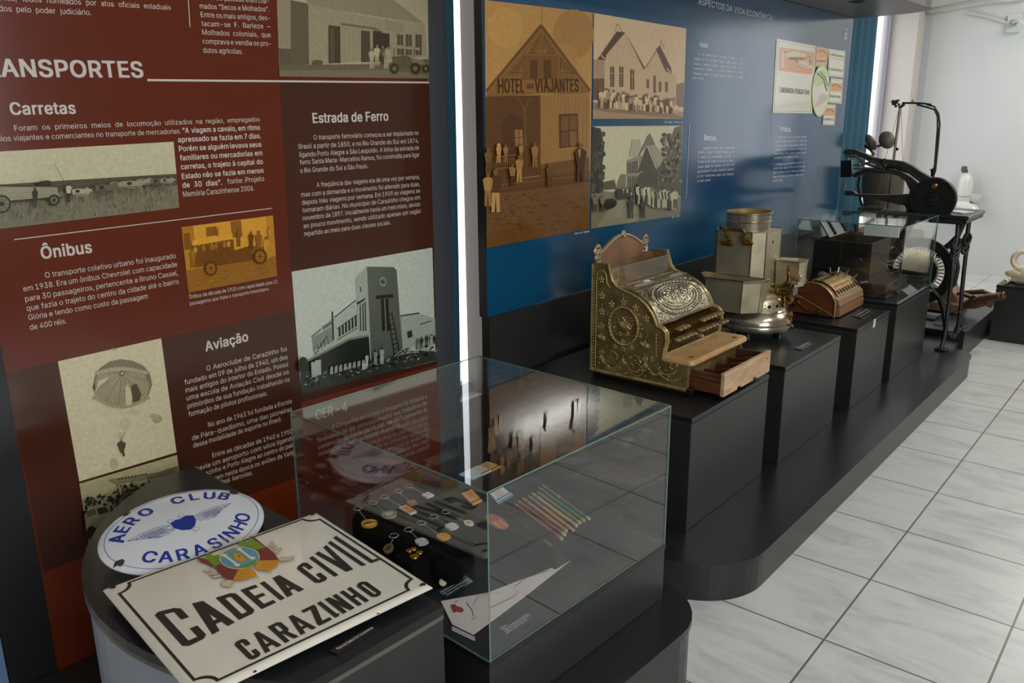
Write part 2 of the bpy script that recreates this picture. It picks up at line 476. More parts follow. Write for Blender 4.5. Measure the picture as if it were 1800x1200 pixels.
nt.links.new(bt.outputs['Fac'], bp.inputs['Height']); nt.links.new(bp.outputs['Normal'], b.inputs['Normal'])

WX, WY, BY = -1.62, 6.42, -4.6       # left wall, far wall, back wall
fl = MB().box((WX - 0.3, BY - 0.1, -0.05), (RWX + 0.1, WY + 0.1, 0.0))
fo = MB(); fo.v = fl.v; fo.f = fl.f; fo.m = fl.m; fo.sm = fl.sm; fo.c = fl.c
flo = _link(fo, 'floor', fm, None, None, V((0, 0, 0))); flo['kind'] = 'structure'
struct(MB().box((WX - 0.3, BY - 0.1, CEIL), (RWX + 0.1, WY + 0.1, CEIL + 0.05)), 'ceiling', M('ceiling_paint', (232, 232, 228), 0.8))
struct(MB().box((WX - 0.3, WY, 0), (0.3, WY + 0.1, CEIL)).box((1.4, WY, 0), (RWX + 0.1, WY + 0.1, CEIL)).box((0.3, WY, 0), (1.4, WY + 0.1, 0.9)).box((0.3, WY, 2.4), (1.4, WY + 0.1, CEIL)), 'wall_far', WHITEWALL)
struct(MB().box((0.3, WY + .02, .9), (1.4, WY + .06, .945)).box((0.3, WY + .02, 2.355), (1.4, WY + .06, 2.4)).box((0.3, WY + .02, .945), (.345, WY + .06, 2.355)).box((1.355, WY + .02, .945), (1.4, WY + .06, 2.355)).box((.83, WY + .02, .945), (.87, WY + .06, 2.355)), 'window_5', M('white_window_frame', (200, 200, 198), .4))  # added window, out of view; its sky puts haze on the blue panel
struct(MB().box((WX - 0.3, BY - 0.1, 0), (RWX + 0.1, BY, CEIL)), 'wall_back', M('dim_wall', (92, 88, 84), 0.8))
# left wall with its two windows (the panels stand in front of them)
def wall_with_holes(name, x0, x1, holes, mat):
    mb = MB(); y = BY
    for (ya, yb, za, zb) in holes:
        mb.box((x0, y, 0), (x1, ya, CEIL)); mb.box((x0, ya, 0), (x1, yb, za)); mb.box((x0, ya, zb), (x1, yb, CEIL)); y = yb
    mb.box((x0, y, 0), (x1, WY, CEIL)); return struct(mb, name, mat)
mb = MB()
for x0, ya, yb, za, zb in ((WX - .085, BY, -0.75, 0, CEIL), (WX - .085, -0.75, 0.366, 0, 0.30), (WX - .085, -0.75, 0.366, 2.25, CEIL), (WX - .085, 0.366, 1.6, 0, CEIL), (WX - .3, 1.6, 3.7, 0, CEIL), (WX - .3, 3.7, 6.2, 0, .55), (WX - .3, 3.7, 6.2, 2.36, CEIL), (WX - .3, 6.2, WY, 0, CEIL)): mb.box((x0, ya, za), (WX, yb, zb))
struct(mb, 'wall_left', SILL)
wall_with_holes('wall_right', RWX, RWX + 0.1, [(-3.4, -2.0, 0.95, 2.5), (-1.85, -0.45, 0.95, 2.5)], M('grey_wall', (128, 124, 120), 0.8))
FRAMEM = M('grey_window_frame', (150, 148, 158), 0.4)
def window(name, x, ya, yb, za, zb, nb, tp=0.045):
    mb = MB(); t = 0.045
    mb.box((x - .02, ya, za), (x + .02, yb, za + t)).box((x - .02, ya, zb - t), (x + .02, yb, zb))
    for k in range(nb + (1 if tp > .04 else 0)):
        y = ya + (yb - ya - t) * k / nb
        mb.box((x - .02, y, za + t), (x + .02, y + t, zb - t))
    mb.box((x - .002, ya + t, za + t), (x + .002, yb - t, zb - t), 1)
    struct(mb, name, [FRAMEM, GLASS])
window('window_1', WX - 0.085, -0.75, 0.352, 0.30, 2.25, 1, 0.030)
struct(MB().box((WX - 0.085, 0.352, 0.30), (WX + 0.001, 0.366, 2.25)), 'trim_6', M('window_reveal', (120, 106, 96), 0.6))  # added lining; its darker colour stands in for dimmer light on the jamb
window('window_2', WX - 0.24, 3.7, 6.2, 0.55, 2.36, 1)
mb = MB().box((WX - 0.262, 5.62, 0.59), (WX - 0.218, 5.70, 2.32)); struct(mb, 'trim_4', FRAMEM)
for i, (ya, yb) in enumerate(((-3.4, -2.0), (-1.85, -0.45))): window('window_%d' % (i + 3), RWX + 0.02, ya, yb, 0.95, 2.5, 2)
struct(MB().box((WX - 0.02, WY - 0.006, 0.0), (WX + 0.06, WY, CEIL)), 'trim_1', M('corner_fillet', (196, 202, 208), 0.7))

# conduit, beam and outlet on the far wall
yb = WY
pts = [onY(u, v, yb - 0.05) for u, v in ((1620, 19), (1636, 23), (1745, 5), (1800, 0), (1800, -14), (1738, -5))]
struct(MB().prism(pts, (0, 0.05, 0)), 'trim_2', M('pale_board', (208, 206, 196), 0.6, var=0.08, vscale=6))
pts = [onY(u, v, yb - 0.14) for u, v in ((1620, 16), (1738, -7), (1800, -17), (1800, -60), (1625, -60))]
struct(MB().prism(pts, (0, 0.14, 0)), 'trim_3', M('beam_paint', (190, 192, 186), 0.7))
mb = MB().tube([onY(u, v, yb - 0.015) for u, v in ((1700, 22), (1735, 29), (1772, 40))], 0.012, 8)
mb.top('cable_conduit', M('conduit_white', (206, 206, 200), 0.4), 'thin white conduit running to the outlet box on far wall', 'conduit')
t = thing('electrical_outlet', 'white square outlet box with plugged cable high on far wall', 'outlet', onY(1783, 40, yb))
c = onY(1783, 41, yb)
fr = frame(c, (1, 0, 0), (0, -1, 0), (0, 0, 1))
MB().box((-.05, 0, -.075), (.05, .035, .075), 0, 0.006, fr).build('box', M('outlet_plastic', (208, 216, 212), 0.4), t)
MB().lathe([(0.028, 0.035), (0.026, 0.075), (0.012, 0.085)], c, 14, ax=(V((1,0,0)), V((0,0,1)), V((0,-1,0)))).build('plug', M('grey_plug', (150, 158, 152), 0.4), t)
MB().tube([c + V((0.0, -.085, 0)), c + V((.05, -.1, .015)), c + V((.11, -.08, -.05)), c + V((.22, -.03, -.12))], 0.008, 8).build('cable', M('white_cable', (210, 212, 208), 0.4), t)

# ceiling fittings
for i, (lx, ly) in enumerate(LAMPS):
    t = thing('ceiling_light', 'long white fluorescent ceiling fitting, %s' % ('behind the viewer', 'over the middle of the aisle', 'over the far aisle', 'nearest the far wall')[i], 'ceiling light', (lx, ly, CEIL - 0.08), 'ceiling lights')
    MB().box((lx - .09, ly - .62, CEIL - .05), (lx + .09, ly + .62, CEIL), 0, 0.004).build('housing', ENAMEL, t)
    for sx in (-.045, .045):
        MB().tube([(lx + sx, ly - .6, CEIL - .066), (lx + sx, ly + .6, CEIL - .066)], 0.013, 10).build('tube', M('lamp_tube', (245, 245, 240), 0.3), t)

# curtains of the two windows
BLUECLOTH = M('blue_curtain', (52, 84, 104), 0.8, spec=0.2, rgb2=(72, 106, 126), vscale=160, bump=0.3, bscale=400)
_n = BLUECLOTH.node_tree; _p = _n.nodes['Principled BSDF']; _t = _n.nodes.new('ShaderNodeBsdfTranslucent'); _m = _n.nodes.new('ShaderNodeMixShader')   # thin cloth lets some daylight through
_t.inputs['Color'].default_value = lin((70, 120, 140)); _m.inputs[0].default_value = 0.10
_n.links.new(_p.outputs[0], _m.inputs[1]); _n.links.new(_t.outputs[0], _m.inputs[2]); _n.links.new(_m.outputs[0], _n.nodes['Material Output'].inputs['Surface'])
def curtain(y0, y1, z0, z1, x, folds, amp, skew=0.0):
    mb = MB(); rows = []
    n = folds * 10
    for i in range(13):
        z = z0 + (z1 - z0) * i / 12
        rows.append([V((x + amp * sin(2*pi*folds*k/n + 0.4*sin(z*2)), y0 + (y1 - y0 + skew * i / 12) * k / n, z)) for k in range(n + 1)])
    mb.sheet(rows); return mb
curtain(-0.72, 0.178, 0.25, 2.3, WX + 0.028, 7, 0.012, 0.03).top('curtain', BLUECLOTH, 'blue fabric curtain behind the red panel, edge showing beside the bright slit', 'curtain')
curtain(3.56, 4.40, 0.35, 2.3, -1.40, 6, 0.020).top('curtain', BLUECLOTH, 'blue pleated curtain beside the blue panel at the far window', 'curtain')

# ================================================================ stands and platforms
def slab(mb, outline, z0, z1, lip=0.0, mi=0, ti=1, bi=2, band=0.022):
    """solid of plan outline with a top board and a thin worn edge band"""
    pts = [V((p[0], p[1], z0)) for p in outline]
    mb.prism(pts, (0, 0, z1 - z0 - band), mi)
    p2 = [V((p[0], p[1], z1 - band)) for p in outline]
    mb.prism(p2, (0, 0, band), bi, ti)
def arc(cx, cy, r, a0, a1, n=12): return [(cx + r*cos(radians(a0 + (a1-a0)*k/n)), cy + r*sin(radians(a0 + (a1-a0)*k/n))) for k in range(n + 1)]
def platform(name, label, outline, h, lip=0.006, cat='platform'):
    t = thing(name, label, cat, (sum(p[0] for p in outline)/len(outline), sum(p[1] for p in outline)/len(outline), 0))
    MB().prism([V((p[0], p[1], 0)) for p in outline], (0, 0, h - 0.018), 0).build('riser', BLACK, t)
    cx = sum(p[0] for p in outline)/len(outline); cy = sum(p[1] for p in outline)/len(outline)
    big = []
    n = len(outline)
    for i in range(n):
        a, p, q = V(outline[i-1]), V(outline[i]), V(outline[(i+1) % n])
        d1 = (p - a).normalized(); d2 = (q - p).normalized(); nn = V((d1.y + d2.y, -d1.x - d2.x)).normalized()
        big.append(p + nn * lip)
    MB().prism([V((p.x, p.y, h - 0.018)) for p in big], (0, 0, 0.018), 1, 0).build('top_board', [BLACKTOP, BLACK], t)
    return t
HP = 0.127
out2 = [(-1.25, -0.085), (-0.52, -0.085)] + arc(-0.497, 0.155, 0.24, -88, 0, 12) + [(-0.257, 2.90)] + arc(-0.377, 2.93, 0.12, 8, 80, 6) + [(-0.40, 3.27), (-1.25, 3.27)]
platform('display_platform', 'long low black platform with rounded front corner carrying four pedestals', out2, HP)
H1 = 0.204
o1 = []
for a, bb in [(-0.80, -0.076), (0.118, -0.076), (0.118, 0.52)] : o1.append(S1(a, bb, 0))
for k in range(9): 
    an = radians(0 + 90 * k / 8); o1.append(S1(-0.06 + 0.178 * cos(an), 0.56 + 0.17 * sin(an), 0))
o1 += [S1(-0.80, 0.73, 0)]
platform('display_platform', 'black platform with rounded corner under the glass showcase of keyrings', [(p.x, p.y) for p in o1], H1)
platform('display_platform', 'low black block on the floor at far end, under the dental chair', [(-1.25, 3.285), (-0.365, 3.285), (-0.365, 4.62), (-1.25, 4.62)], 0.17, 0.003)

def pedestal(name, label, x0, x1, y0, y1, z0, z1, group=None):
    t = thing(name, label, 'pedestal', ((x0+x1)/2, (y0+y1)/2, z0), group)
    MB().box((x0, y0, z0), (x1, y1, z1 - 0.02), 0, 0.002).build('body', BLACK, t)
    mb = MB().box((x0 - .001, y0 - .001, z1 - 0.018), (x1 + .001, y1 + .001, z1), 0, 0.0015)
    mb.build('top_board', BLACKTOP, t)
    MB().box((x0 + .003, y0 + .003, z1 - 0.02), (x1 - .003, y1 - .003, z1 - 0.018)).build('edge_line', BAND, t)
    return t
PX0 = -1.235
pedestal('pedestal', 'black pedestal under the ornate brass cash register', PX0, -0.503, 0.102, 0.693, HP, 0.524)
pedestal('pedestal', 'black pedestal under the nickel urn with brass taps', PX0, -0.492, 0.819, 1.419, HP, 0.524)
pedestal('pedestal', 'black pedestal with white sticker under the small wooden counting machine', PX0, -0.486, 1.623, 2.095, HP, 0.511)
pedestal('pedestal', 'black pedestal under the far glass case', -1.12, -0.476, 2.188, 2.805, HP, 0.528)
pedestal('pedestal', 'wide black pedestal at right edge with a cream canvas bag on it', -0.337, 0.42, 3.912, 4.45, 0.0, 0.37)
# sticker on the third pedestal
p = onX(1537, 568, -0.485)
MB().box((-0.486, p.y - .016, p.z - .02), (-0.4845, p.y + .016, p.z + .02)).top('sticker', M('white_sticker', (210, 212, 210), 0.5), 'small white square sticker on front of third pedestal', 'sticker')

# low black wall base under the blue panel
struct(MB().box((-1.30, 0.0, 0.0), (-1.262, 3.50, 0.757)), 'baseboard_left', BLACK)

# showcase plinth
t = thing('showcase_plinth', 'black plinth carrying the glass showcase in the foreground', 'plinth', S1(-.34, .33, H1))
MB().box((-0.680, 0.0, H1), (0.0, 0.662, 0.352), 0, 0.002, S1F).build('body', BLACK, t)
MB().box((-0.682, -0.002, 0.352), (0.002, 0.664, 0.366), 0, 0.0015, S1F).build('top_board', BLACKTOP, t)

# bow-ended sign table
def arcb(a): return 0.093 - sqrt(0.65**2 - (a + 0.48)**2)
t = thing('sign_table', 'black topped table with a bowed grey end carrying the two enamel signs', 'table', S1(-.5, -.25, 0))
oa = [(-1.06, arcb(-1.06))] + [(a, arcb(a)) for a in [-1.0 + 0.06 * k for k in range(16)]] + [(-0.045, arcb(-0.045))]
plan = oa + [(-0.045, -0.082), (-1.06, -0.082)]
struct(MB().box((-1.17, -0.60, 0.0), (-0.046, -0.083, 0.02), 0, 0, S1F), 'trim_5', BLACK)
MB().prism([S1(a, bb, 0.02) for a, bb in [(x, y + .006) for x, y in oa] ] + [S1(-0.051, -0.085, 0), S1(-1.055, -0.085, 0)], (0, 0, 0.47)).build('cabinet', [M('grey_blue_laminate', (150, 158, 172), 0.32)], t)  # bright reflection on the bowed side put into its colour as grey blue
MB().box((-0.052, -0.40, 0.02), (-0.046, -0.083, 0.497), 0, 0.0015, S1F).build('front_panel', BLACK, t)
MB().box((-0.60, -0.0845, 0.02), (-0.046, -0.083, 0.497), 0, 0, S1F).build('side_panel', BLACK, t)
MB().prism([S1(a, bb, 0.49) for a, bb in plan], (0, 0, 0.010), 0).build('edge_band', BAND, t)
MB().prism([S1(a, bb, 0.50) for a, bb in plan], (0, 0, 0.020), 1, 0).build('top_board', [BLACKTOP, M('black_edge', (24, 23, 22), 0.3)], t)

# soffit over the blue panel
so = [(-1.30, -0.05), (-0.78, -0.05), (-0.78, 3.20)] + arc(-1.02, 3.28, 0.25, 0, 78, 8) + [(-1.30, 3.57)]
t = thing('canopy', 'grey black canopy with rounded end over the blue panel', 'canopy', (-1.05, 1.8, 2.03))
MB().prism([V((x, y, 2.032)) for x, y in so], (0, 0, 0.14)).build('shell', M('canopy_laminate', (84, 80, 74), 0.4, rgb2=(98, 94, 86), vscale=8, stretch=(8, 1, 8)), t)
for yy in (0.5, 1.6, 2.72):
    q = MB().lathe([(0.032, -.004), (0.045, -.004), (0.045, 0.0)], (-1.0, yy, 2.031), 20, cap=False)
    q.lathe([(0.0, -.001), (0.03, -.001)], (-1.0, yy, 2.031), 20)
    q.build('downlight', M('downlight_black', (30, 28, 28), 0.3), t)

# ================================================================ red panel "TRANSPORTES"
PW = (210, 200, 190)                 # printed white
def P1F(b_, z):                      # point of the red panel from its own coordinates
    p = S1(-1.178, b_, z); return p
t = thing('exhibit_panel', 'dark red printed panel about transports with sepia photographs', 'exhibit panel', S1(-1.19, .2, 0))
fr1 = frame(S1(-1.178, 0, 0), EA, EB, EZ)
MB().box((-0.03, -0.578, 0.0), (0.0, 1.030, 2.35), 0, 0, fr1).build('board', M('panel_black', (40, 40, 42), 0.3), t)
MB().box((0.0003, 0.935, 0.0), (0.0008, 1.029, 2.35), 0, 0, fr1).build('edge_strip', M('panel_grey_strip', (74, 76, 80), 0.3), t)
RED = (100, 38, 19); DARK = (72, 38, 24); REDLO = (116, 46, 20)
mb = MB()
g = lambda b_, z: fr1((0.0008, b_, z))
mb.poly([g(-.467, 0), g(.935, 0), g(.935, 2.35), g(-.467, 2.35)], 0, lin(RED))
def pp(pts, rgb, off=0.0011): mb.poly([PANEL1.at(u, v, off) for u, v in pts], 0, lin(rgb))
pp([(492, 145), (754.5, 148), (768, 641), (529, 707), (527, 838), (511, 842), (78, 1005), (10, 655), (515, 545)], DARK)
mb.poly([g(-.467, 0.0), g(.935, 0.0), fr1((.0011, .935, .315)), fr1((.0011, -.467, .315))], 0, lin(REDLO))
pp([(529, 707), (768, 641), (778, 780), (536, 832)], (118, 48, 28))
mb.build('print', INK, t)
# white rules
mb = MB()
def rule(pl, a, b, w, m=None, off=0.0014):
    a2, b2 = pl.at(a[0], a[1], off), pl.at(b[0], b[1], off); d = (b2 - a2).normalized(); n = pl.n.cross(d) * w / 2
    (m or mb).poly([a2 + n, b2 + n, b2 - n, a2 - n], 0, lin(PW))
rule(PANEL1, (259, 140.7), (754.5, 145), 0.0055)
rule(PANEL1, (25, 421), (478, 366), 0.0022)
rule(PANEL1, (331, -2), (334, 47.7), 0.0022)
tx = MB(); tx.ink = lin(PW)
T = lambda pts, s=1/3, ox=0, oy=0: (pts[0]*s + ox, pts[1]*s + oy)
def blk(lines, s, ox, oy, cap, bold=0.0):
    para(tx, PANEL1, [(t_, T(a, s, ox, oy), T(b_, s, ox, oy)) for t_, a, b_ in lines], cap, bold)
def head(txt, L, R, cap, pl=PANEL1, m=None, bold=0.022): line(m or tx, pl, txt, L, R, cap_m(pl, L[0], L[1], cap), 0.0013, 0, lin(PW), bold, False, 4)
head('TRANSPORTES', (-58, 134.0), (253, 136.0), 31.0)
head('Carretas', (19, 201.5), (134, 199.5), 21)
head('Ônibus', (73.3, 455), (162.5, 443.5), 21)
head('Aviação', (361.5, 617.5), (436.8, 598.5), 17)
head('Estrada de Ferro', (550, 216), (683, 211.7), 17)
head('CER - 4', (555, 738), (611, 721.5), 17)
blk([('Molhados coloniais, armazéns', (1050, -30), (1415, -28)), ('no século passado eram cha-', (1052, -4), (1418, 18)), ('mados “Secos e Molhados”.', (1055, 45), (1420, 62)), ('Entre os mais antigos, des-', (1060, 90), (1425, 108)), ('tacam-se F. Barleze –', (1064, 137), (1425, 152)),
     ('Molhados coloniais, que', (1068, 183), (1428, 197)), ('comprava e vendia os pro-', (1070, 230), (1430, 243))], 1/3, 0, 0, 9.4)
blk([('dutos agrícolas.', (1073, 278), (1280, 284))], 1/3, 0, 0, 9.4)
blk([('serventes, todos nomeados por atos oficiais estaduais', (-110, -5), (902, 52)), ('designados pelo poder judiciário.', (-160, 52), (482, 80))], 1/3, 0, 0, 10.5)
blk([('Foram os primeiros meios de locomoção utilizados na região, empregados', (78, 690), (1370, 640)), ('pelos viajantes e comerciantes no transporte de mercadorias.', (-38, 747), (955, 703))], 1/3, 0, 0, 9.8)
blk([('“A viagem a cavalo, em ritmo', (965, 702), (1372, 684)), ('apressado se fazia em 7 dias.', (940, 750), (1378, 728)), ('Porém se alguém levava seus', (945, 798), (1380, 773)), ('familiares ou mercadorias em', (950, 846), (1384, 818)),
     ('carretas, o trajeto à capital do', (955, 893), (1387, 864)), ('Estado não se fazia em menos', (960, 943), (1391, 910))], 1/3, 0, 0, 9.4, 0.016)
blk([('de 30 dias”.', (963, 990), (1172, 974))], 1/3, 0, 0, 9.4, 0.016)
blk([('fonte: Projeto', (1200, 970), (1394, 954)), ('Memória Carazinhense 2006.', (967, 1038), (1342, 1004))], 1/3, 0, 0, 9.4)
blk([('O transporte coletivo urbano foi inaugurado', (240, 385), (928, 280)), ('em 1938. Era um ônibus Chevrolet com capacidade', (125, 457), (935, 325)), ('para 30 passageiros, pertencente a Bruno Cassel,', (135, 510), (940, 370)),
     ('que fazia o trajeto do centro da cidade até o bairro', (143, 560), (944, 415)), ('Glória e tendo como custo da passagem', (152, 608), (780, 493))], 1/3, 0, 360, 9.8)
blk([('de 400 réis.', (160, 660), (352, 624))], 1/3, 0, 360, 9.8)
blk([('Ônibus da década de 1920 com capacidade para 13', (998, 495), (1463, 412)), ('passageiros que fazia o transporte interurbano.', (1002, 530), (1420, 450))], 1/3, 0, 360, 6.6)
blk([('O Aeroclube de Carazinho foi', (1090, 875), (1513, 770)), ('fundado em 09 de julho de 1940, um dos', (975, 948), (1517, 812)), ('mais antigos do interior do Estado. Possui', (980, 990), (1520, 850)), ('uma escola de Aviação Civil desde os', (985, 1032), (1524, 890)),
     ('primórdios de sua fundação trabalhando na', (990, 1075), (1527, 930))], 1/3, 0, 360, 9.0)
blk([('formação de pilotos profissionais.', (996, 1117), (1410, 1003))], 1/3, 0, 360, 9.0)
s5 = 560/1292
blk([('No ano de 1963 foi fundada a Escola', (845, 163), (1183, 65)), ('de Pára-quedismo, uma das pioneiras', (780, 217), (1185, 97))], s5, 0, 680, 8.8)
blk([('dessa modalidade de esporte no Brasil.', (785, 247), (1143, 137)), ('Entre as décadas de 1940 e 1950,', (862, 287), (1192, 185)), ('havia um aeroporto com vôos ligando', (795, 342), (1195, 212)), ('Carazinho e Porto Alegre ao centro do país.', (800, 370), (1197, 240)), ('Operavam nesta época os aviões da Varig,', (805, 400), (1200, 270))], s5, 0, 680, 8.8)
blk([('Panair e Real Aerovias.', (810, 423), (1025, 355))], s5, 0, 680, 8.8)
blk([('O transporte ferroviário começou a ser implantado no', (215, 737), (768, 711)), ('Brasil a partir de 1850, e no Rio Grande do Sul em 1874,', (136, 785), (768, 752)), ('ligando Porto Alegre a São Leopoldo. A linha da estrada de', (140, 828), (770, 789)), ('ferro Santa Maria-Marcelino Ramos, foi construída para ligar', (142, 868), (772, 826))], 1/3, 480, 0, 8.6)
blk([('o Rio Grande do Sul a São Paulo.', (144, 912), (502, 886))], 1/3, 480, 0, 8.6)
blk([('A freqüência das viagens era de uma vez por semana,', (230, 987), (773, 942)), ('mas com a demanda e o movimento foi alterado para duas,', (150, 1038), (774, 980)), ('depois três viagens por semana. Em 1909 as viagens se', (153, 1080), (775, 1015)), ('tornaram diárias. No município de Carazinho chegou em', (156, 1121), (776, 1050)),
     ('novembro de 1897. Inicialmente havia um trem misto, devido', (158, 1162), (777, 1086)), ('ao pouco movimento, sendo utilizado apenas um vagão', (162, 1203), (779, 1122))], 1/3, 480, 0, 8.4)
blk([('repartido ao meio para duas classes sociais.', (165, 165), (620, 103))], 1/3, 480, 360, 8.4)
blk([('Estação Férrea de Carazinho', (680, 866), (857, 824))], 1/3, 480, 360, 4.6)
blk([('A Companhia de Estradas e Rodagens foi instalada a', (420, 572), (1250, 300)), ('finalidade de dar prosseguimento aos trabalhos de', (290, 690), (1250, 355)), ('construção do trecho da BR 285, em 1971 passando às', (297, 750), (1255, 410))], .2, 500, 640, 8.4)
blk([('instalações do edifício Batalhão Rodoviário', (303, 810), (1015, 545))], .2, 500, 640, 8.4)
tx.v += []
k0 = len(tx.v)
tx.v += mb.v; tx.f += [[i + k0 for i in f] for f in mb.f]; tx.m += mb.m; tx.sm += mb.sm; tx.c += mb.c
tx.build('printed_text', INK, t)

def sep(x, a=(52, 40, 26), b=(214, 200, 164)): return tuple(a[i] + (b[i] - a[i]) * x for i in range(3))
rnd = random.Random(3)
# --- store front with a car (top)
def pic_store():
    P = Pic(PANEL1); O = lambda x, y: (480 + x/3, y/3)
    P.p(sep(.80), [O(15, -260), O(812, -260), O(822, 414), O(33, 403)])
    P.p(sep(.62), [O(15, -120), O(92, -100), O(94, 345), O(33, 343)])                      # left neighbour
    P.p(sep(.30), [O(29, 255), O(94, 258), O(94, 345), O(33, 343)])
    P.p(sep(.32), [O(92, 0), O(190, 20), O(192, 340), O(94, 343)])                          # gap in shade
    P.p(sep(.60), [O(150, -120), O(560, -60), O(800, 128), O(500, 80), O(180, 25)])         # roof
    P.p(sep(.68), [O(186, 22), O(500, 85), O(800, 130), O(812, 300), O(190, 340)])          # plank wall
    for i in range(26):
        x = 196 + i * 15; P.l(sep(.58), O(x, 30 + (x-190)*.2), O(x, 330), .5)
    P.p(sep(.16), [O(292, 132), O(354, 140), O(356, 332), O(294, 334)]); P.p(sep(.26), [O(300, 145), O(322, 148), O(324, 328), O(302, 330)])
    P.p(sep(.62), [O(595, 105), O(692, 128), O(692, 170), O(597, 158)]); P.p(sep(.4), [O(360, 120), O(560, 150), O(560, 158), O(360, 132)])
    for x in (465, 530): P.p(sep(.20), [O(x, 160), O(x + 46, 165), O(x + 48, 325), O(x, 328)])
    P.p(sep(.1), [O(528, 168), O(614, 178), O(614, 320), O(530, 322)])
    for x in (655, 700, 752): P.p(sep(.26), [O(x, 180), O(x + 32, 184), O(x + 32, 290), O(x, 290)]); P.l(sep(.6), O(x+16, 184), O(x+16, 286), .6)
    P.p(sep(.36), [O(33, 342), O(520, 338), O(820, 310), O(822, 414), O(33, 403)])
    P.p(sep(.46), [O(33, 372), O(600, 370), O(822, 396), O(822, 414), O(33, 403)])
    for x, y, h, c in ((520, 362, 110, .8), (548, 345, 110, .85), (578, 340, 100, .3), (596, 362, 112, .55), (606, 335, 90, .75)):
        P.man(*O(x, y), h/3, sep(c), sep(.75 if c > .5 else .2), sep(.5))
    P.p(sep(.30), [O(628, 300), O(700, 292), O(760, 315), O(815, 330), O(818, 368), O(640, 360)])    # car body
    P.p(sep(.66), [O(612, 238), O(640, 236), O(775, 252), O(775, 266), O(620, 252)])              # its roof
    for x in (640, 690, 745): P.l(sep(.2), O(x, 250), O(x, 300), .8)
    P.p(sep(.5), [O(720, 305), O(790, 318), O(812, 345), O(740, 335)])
    for x, r in ((640, 25), (750, 28), (806, 20)): P.e(sep(.1), *O(x, 362), r/3, r*1.15/3); P.e(sep(.42), *O(x, 362), r/7, r/6)
    P.e(sep(.3), *O(235, 330), 10, 5)
    P.mb.build('photograph', PHOTO, t, 'sepia photograph of a plank store front with a car and people')
pic_store()
# --- ox cart in the field
def pic_cart():
    P = Pic(PANEL1); O = lambda x, y: (x/3, y/3)
    G = lambda x: sep(x, (40, 36, 26), (208, 198, 164))
    P.p(G(.98), [O(-200, 810), O(915, 747), O(931, 918), O(-200, 985)])
    P.p(G(.30), [O(-200, 985), O(600, 935), O(931, 916), O(936, 990), O(-200, 1060)])
    P.p(G(.52), [O(-200, 1050), O(936, 975), O(945, 1095), O(-200, 1230)])
    for i in range(420):
        x = rnd.uniform(-150, 940); y = rnd.uniform(1020, 1180) - x * .06; h = rnd.uniform(8, 26)
        if y < 1095 + (945 - x) * .115: P.l(G(rnd.choice((.22, .35, .68, .75))), O(x, y), O(x + rnd.uniform(-5, 5), y - h), .9)
    P.p(G(.72), [O(-60, 985), O(300, 985), O(312, 1035), O(-60, 1065)])                       # planks on the cart
    for k in range(5): P.l(G(.45), O(-60, 995 + k*14), O(305, 988 + k*10), .7)
    P.l(G(.15), O(-60, 975), O(345, 985), 1.2); P.l(G(.1), O(-60, 1075), O(330, 1042), 2)
    for x, y, r in ((10, 1075, 48), (285, 1055, 30)):
        P.e(G(.05), *O(x, y), r/3, r*1.0/3, 20); P.e(G(.5), *O(x, y), (r-9)/3, (r-9)/3, 20); P.e(G(.05), *O(x, y), r/12, r/12)
        for k in range(8): P.l(G(.08), O(x, y), O(x + r*cos(k*pi/4), y + r*sin(k*pi/4)), .8)
    P.e(G(.08), *O(235, 968), 13, 5); P.e(G(.12), *O(250, 962), 7, 4)
    P.man(*O(185, 1095), 36, G(.1), G(.18), G(.15)); P.man(*O(362, 1065), 34, G(.9), G(.12), G(.1))
    P.l(G(.3), O(345, 970), O(288, 865), .8)
    for x, y, s in ((425, 1018, 1.0), (620, 980, .9), (555, 1000, 1.2), (760, 962, .85), (700, 978, 1.1), (835, 964, .95), (880, 958, .75)):
        c = rnd.choice((.8, .68, .4)); 
        P.p(G(c), [O(x - 46*s, y - 18*s), O(x - 20*s, y - 24*s), O(x + 14*s, y - 22*s), O(x + 34*s, y - 30*s), O(x + 46*s, y - 26*s), O(x + 60*s, y - 20*s), O(x + 62*s, y - 10*s), O(x + 50*s, y - 8*s), O(x + 40*s, y + 10*s), O(x + 8*s, y + 16*s), O(x - 30*s, y + 14*s), O(x - 44*s, y + 6*s)]); P.p(G(c*.7), [O(x - 40*s, y + 2*s), O(x + 38*s, y + 2*s), O(x + 34*s, y + 14*s), O(x - 34*s, y + 14*s)]); P.e(G(.14), *O(x - 16*s, y - 10*s), 4*s, 3*s)
        for dx in (-34, -22, 22, 33): P.l(G(c*.7), O(x + dx*s, y + 8), O(x + dx*s, y + 44*s), 1.3)
        P.l(G(.12), O(x + 46*s, y - 22*s), O(x + 60*s, y - 34*s), .8)
    P.mb.build('photograph', PHOTO, t, 'grey photograph of a loaded ox cart in tall grass')
pic_cart()
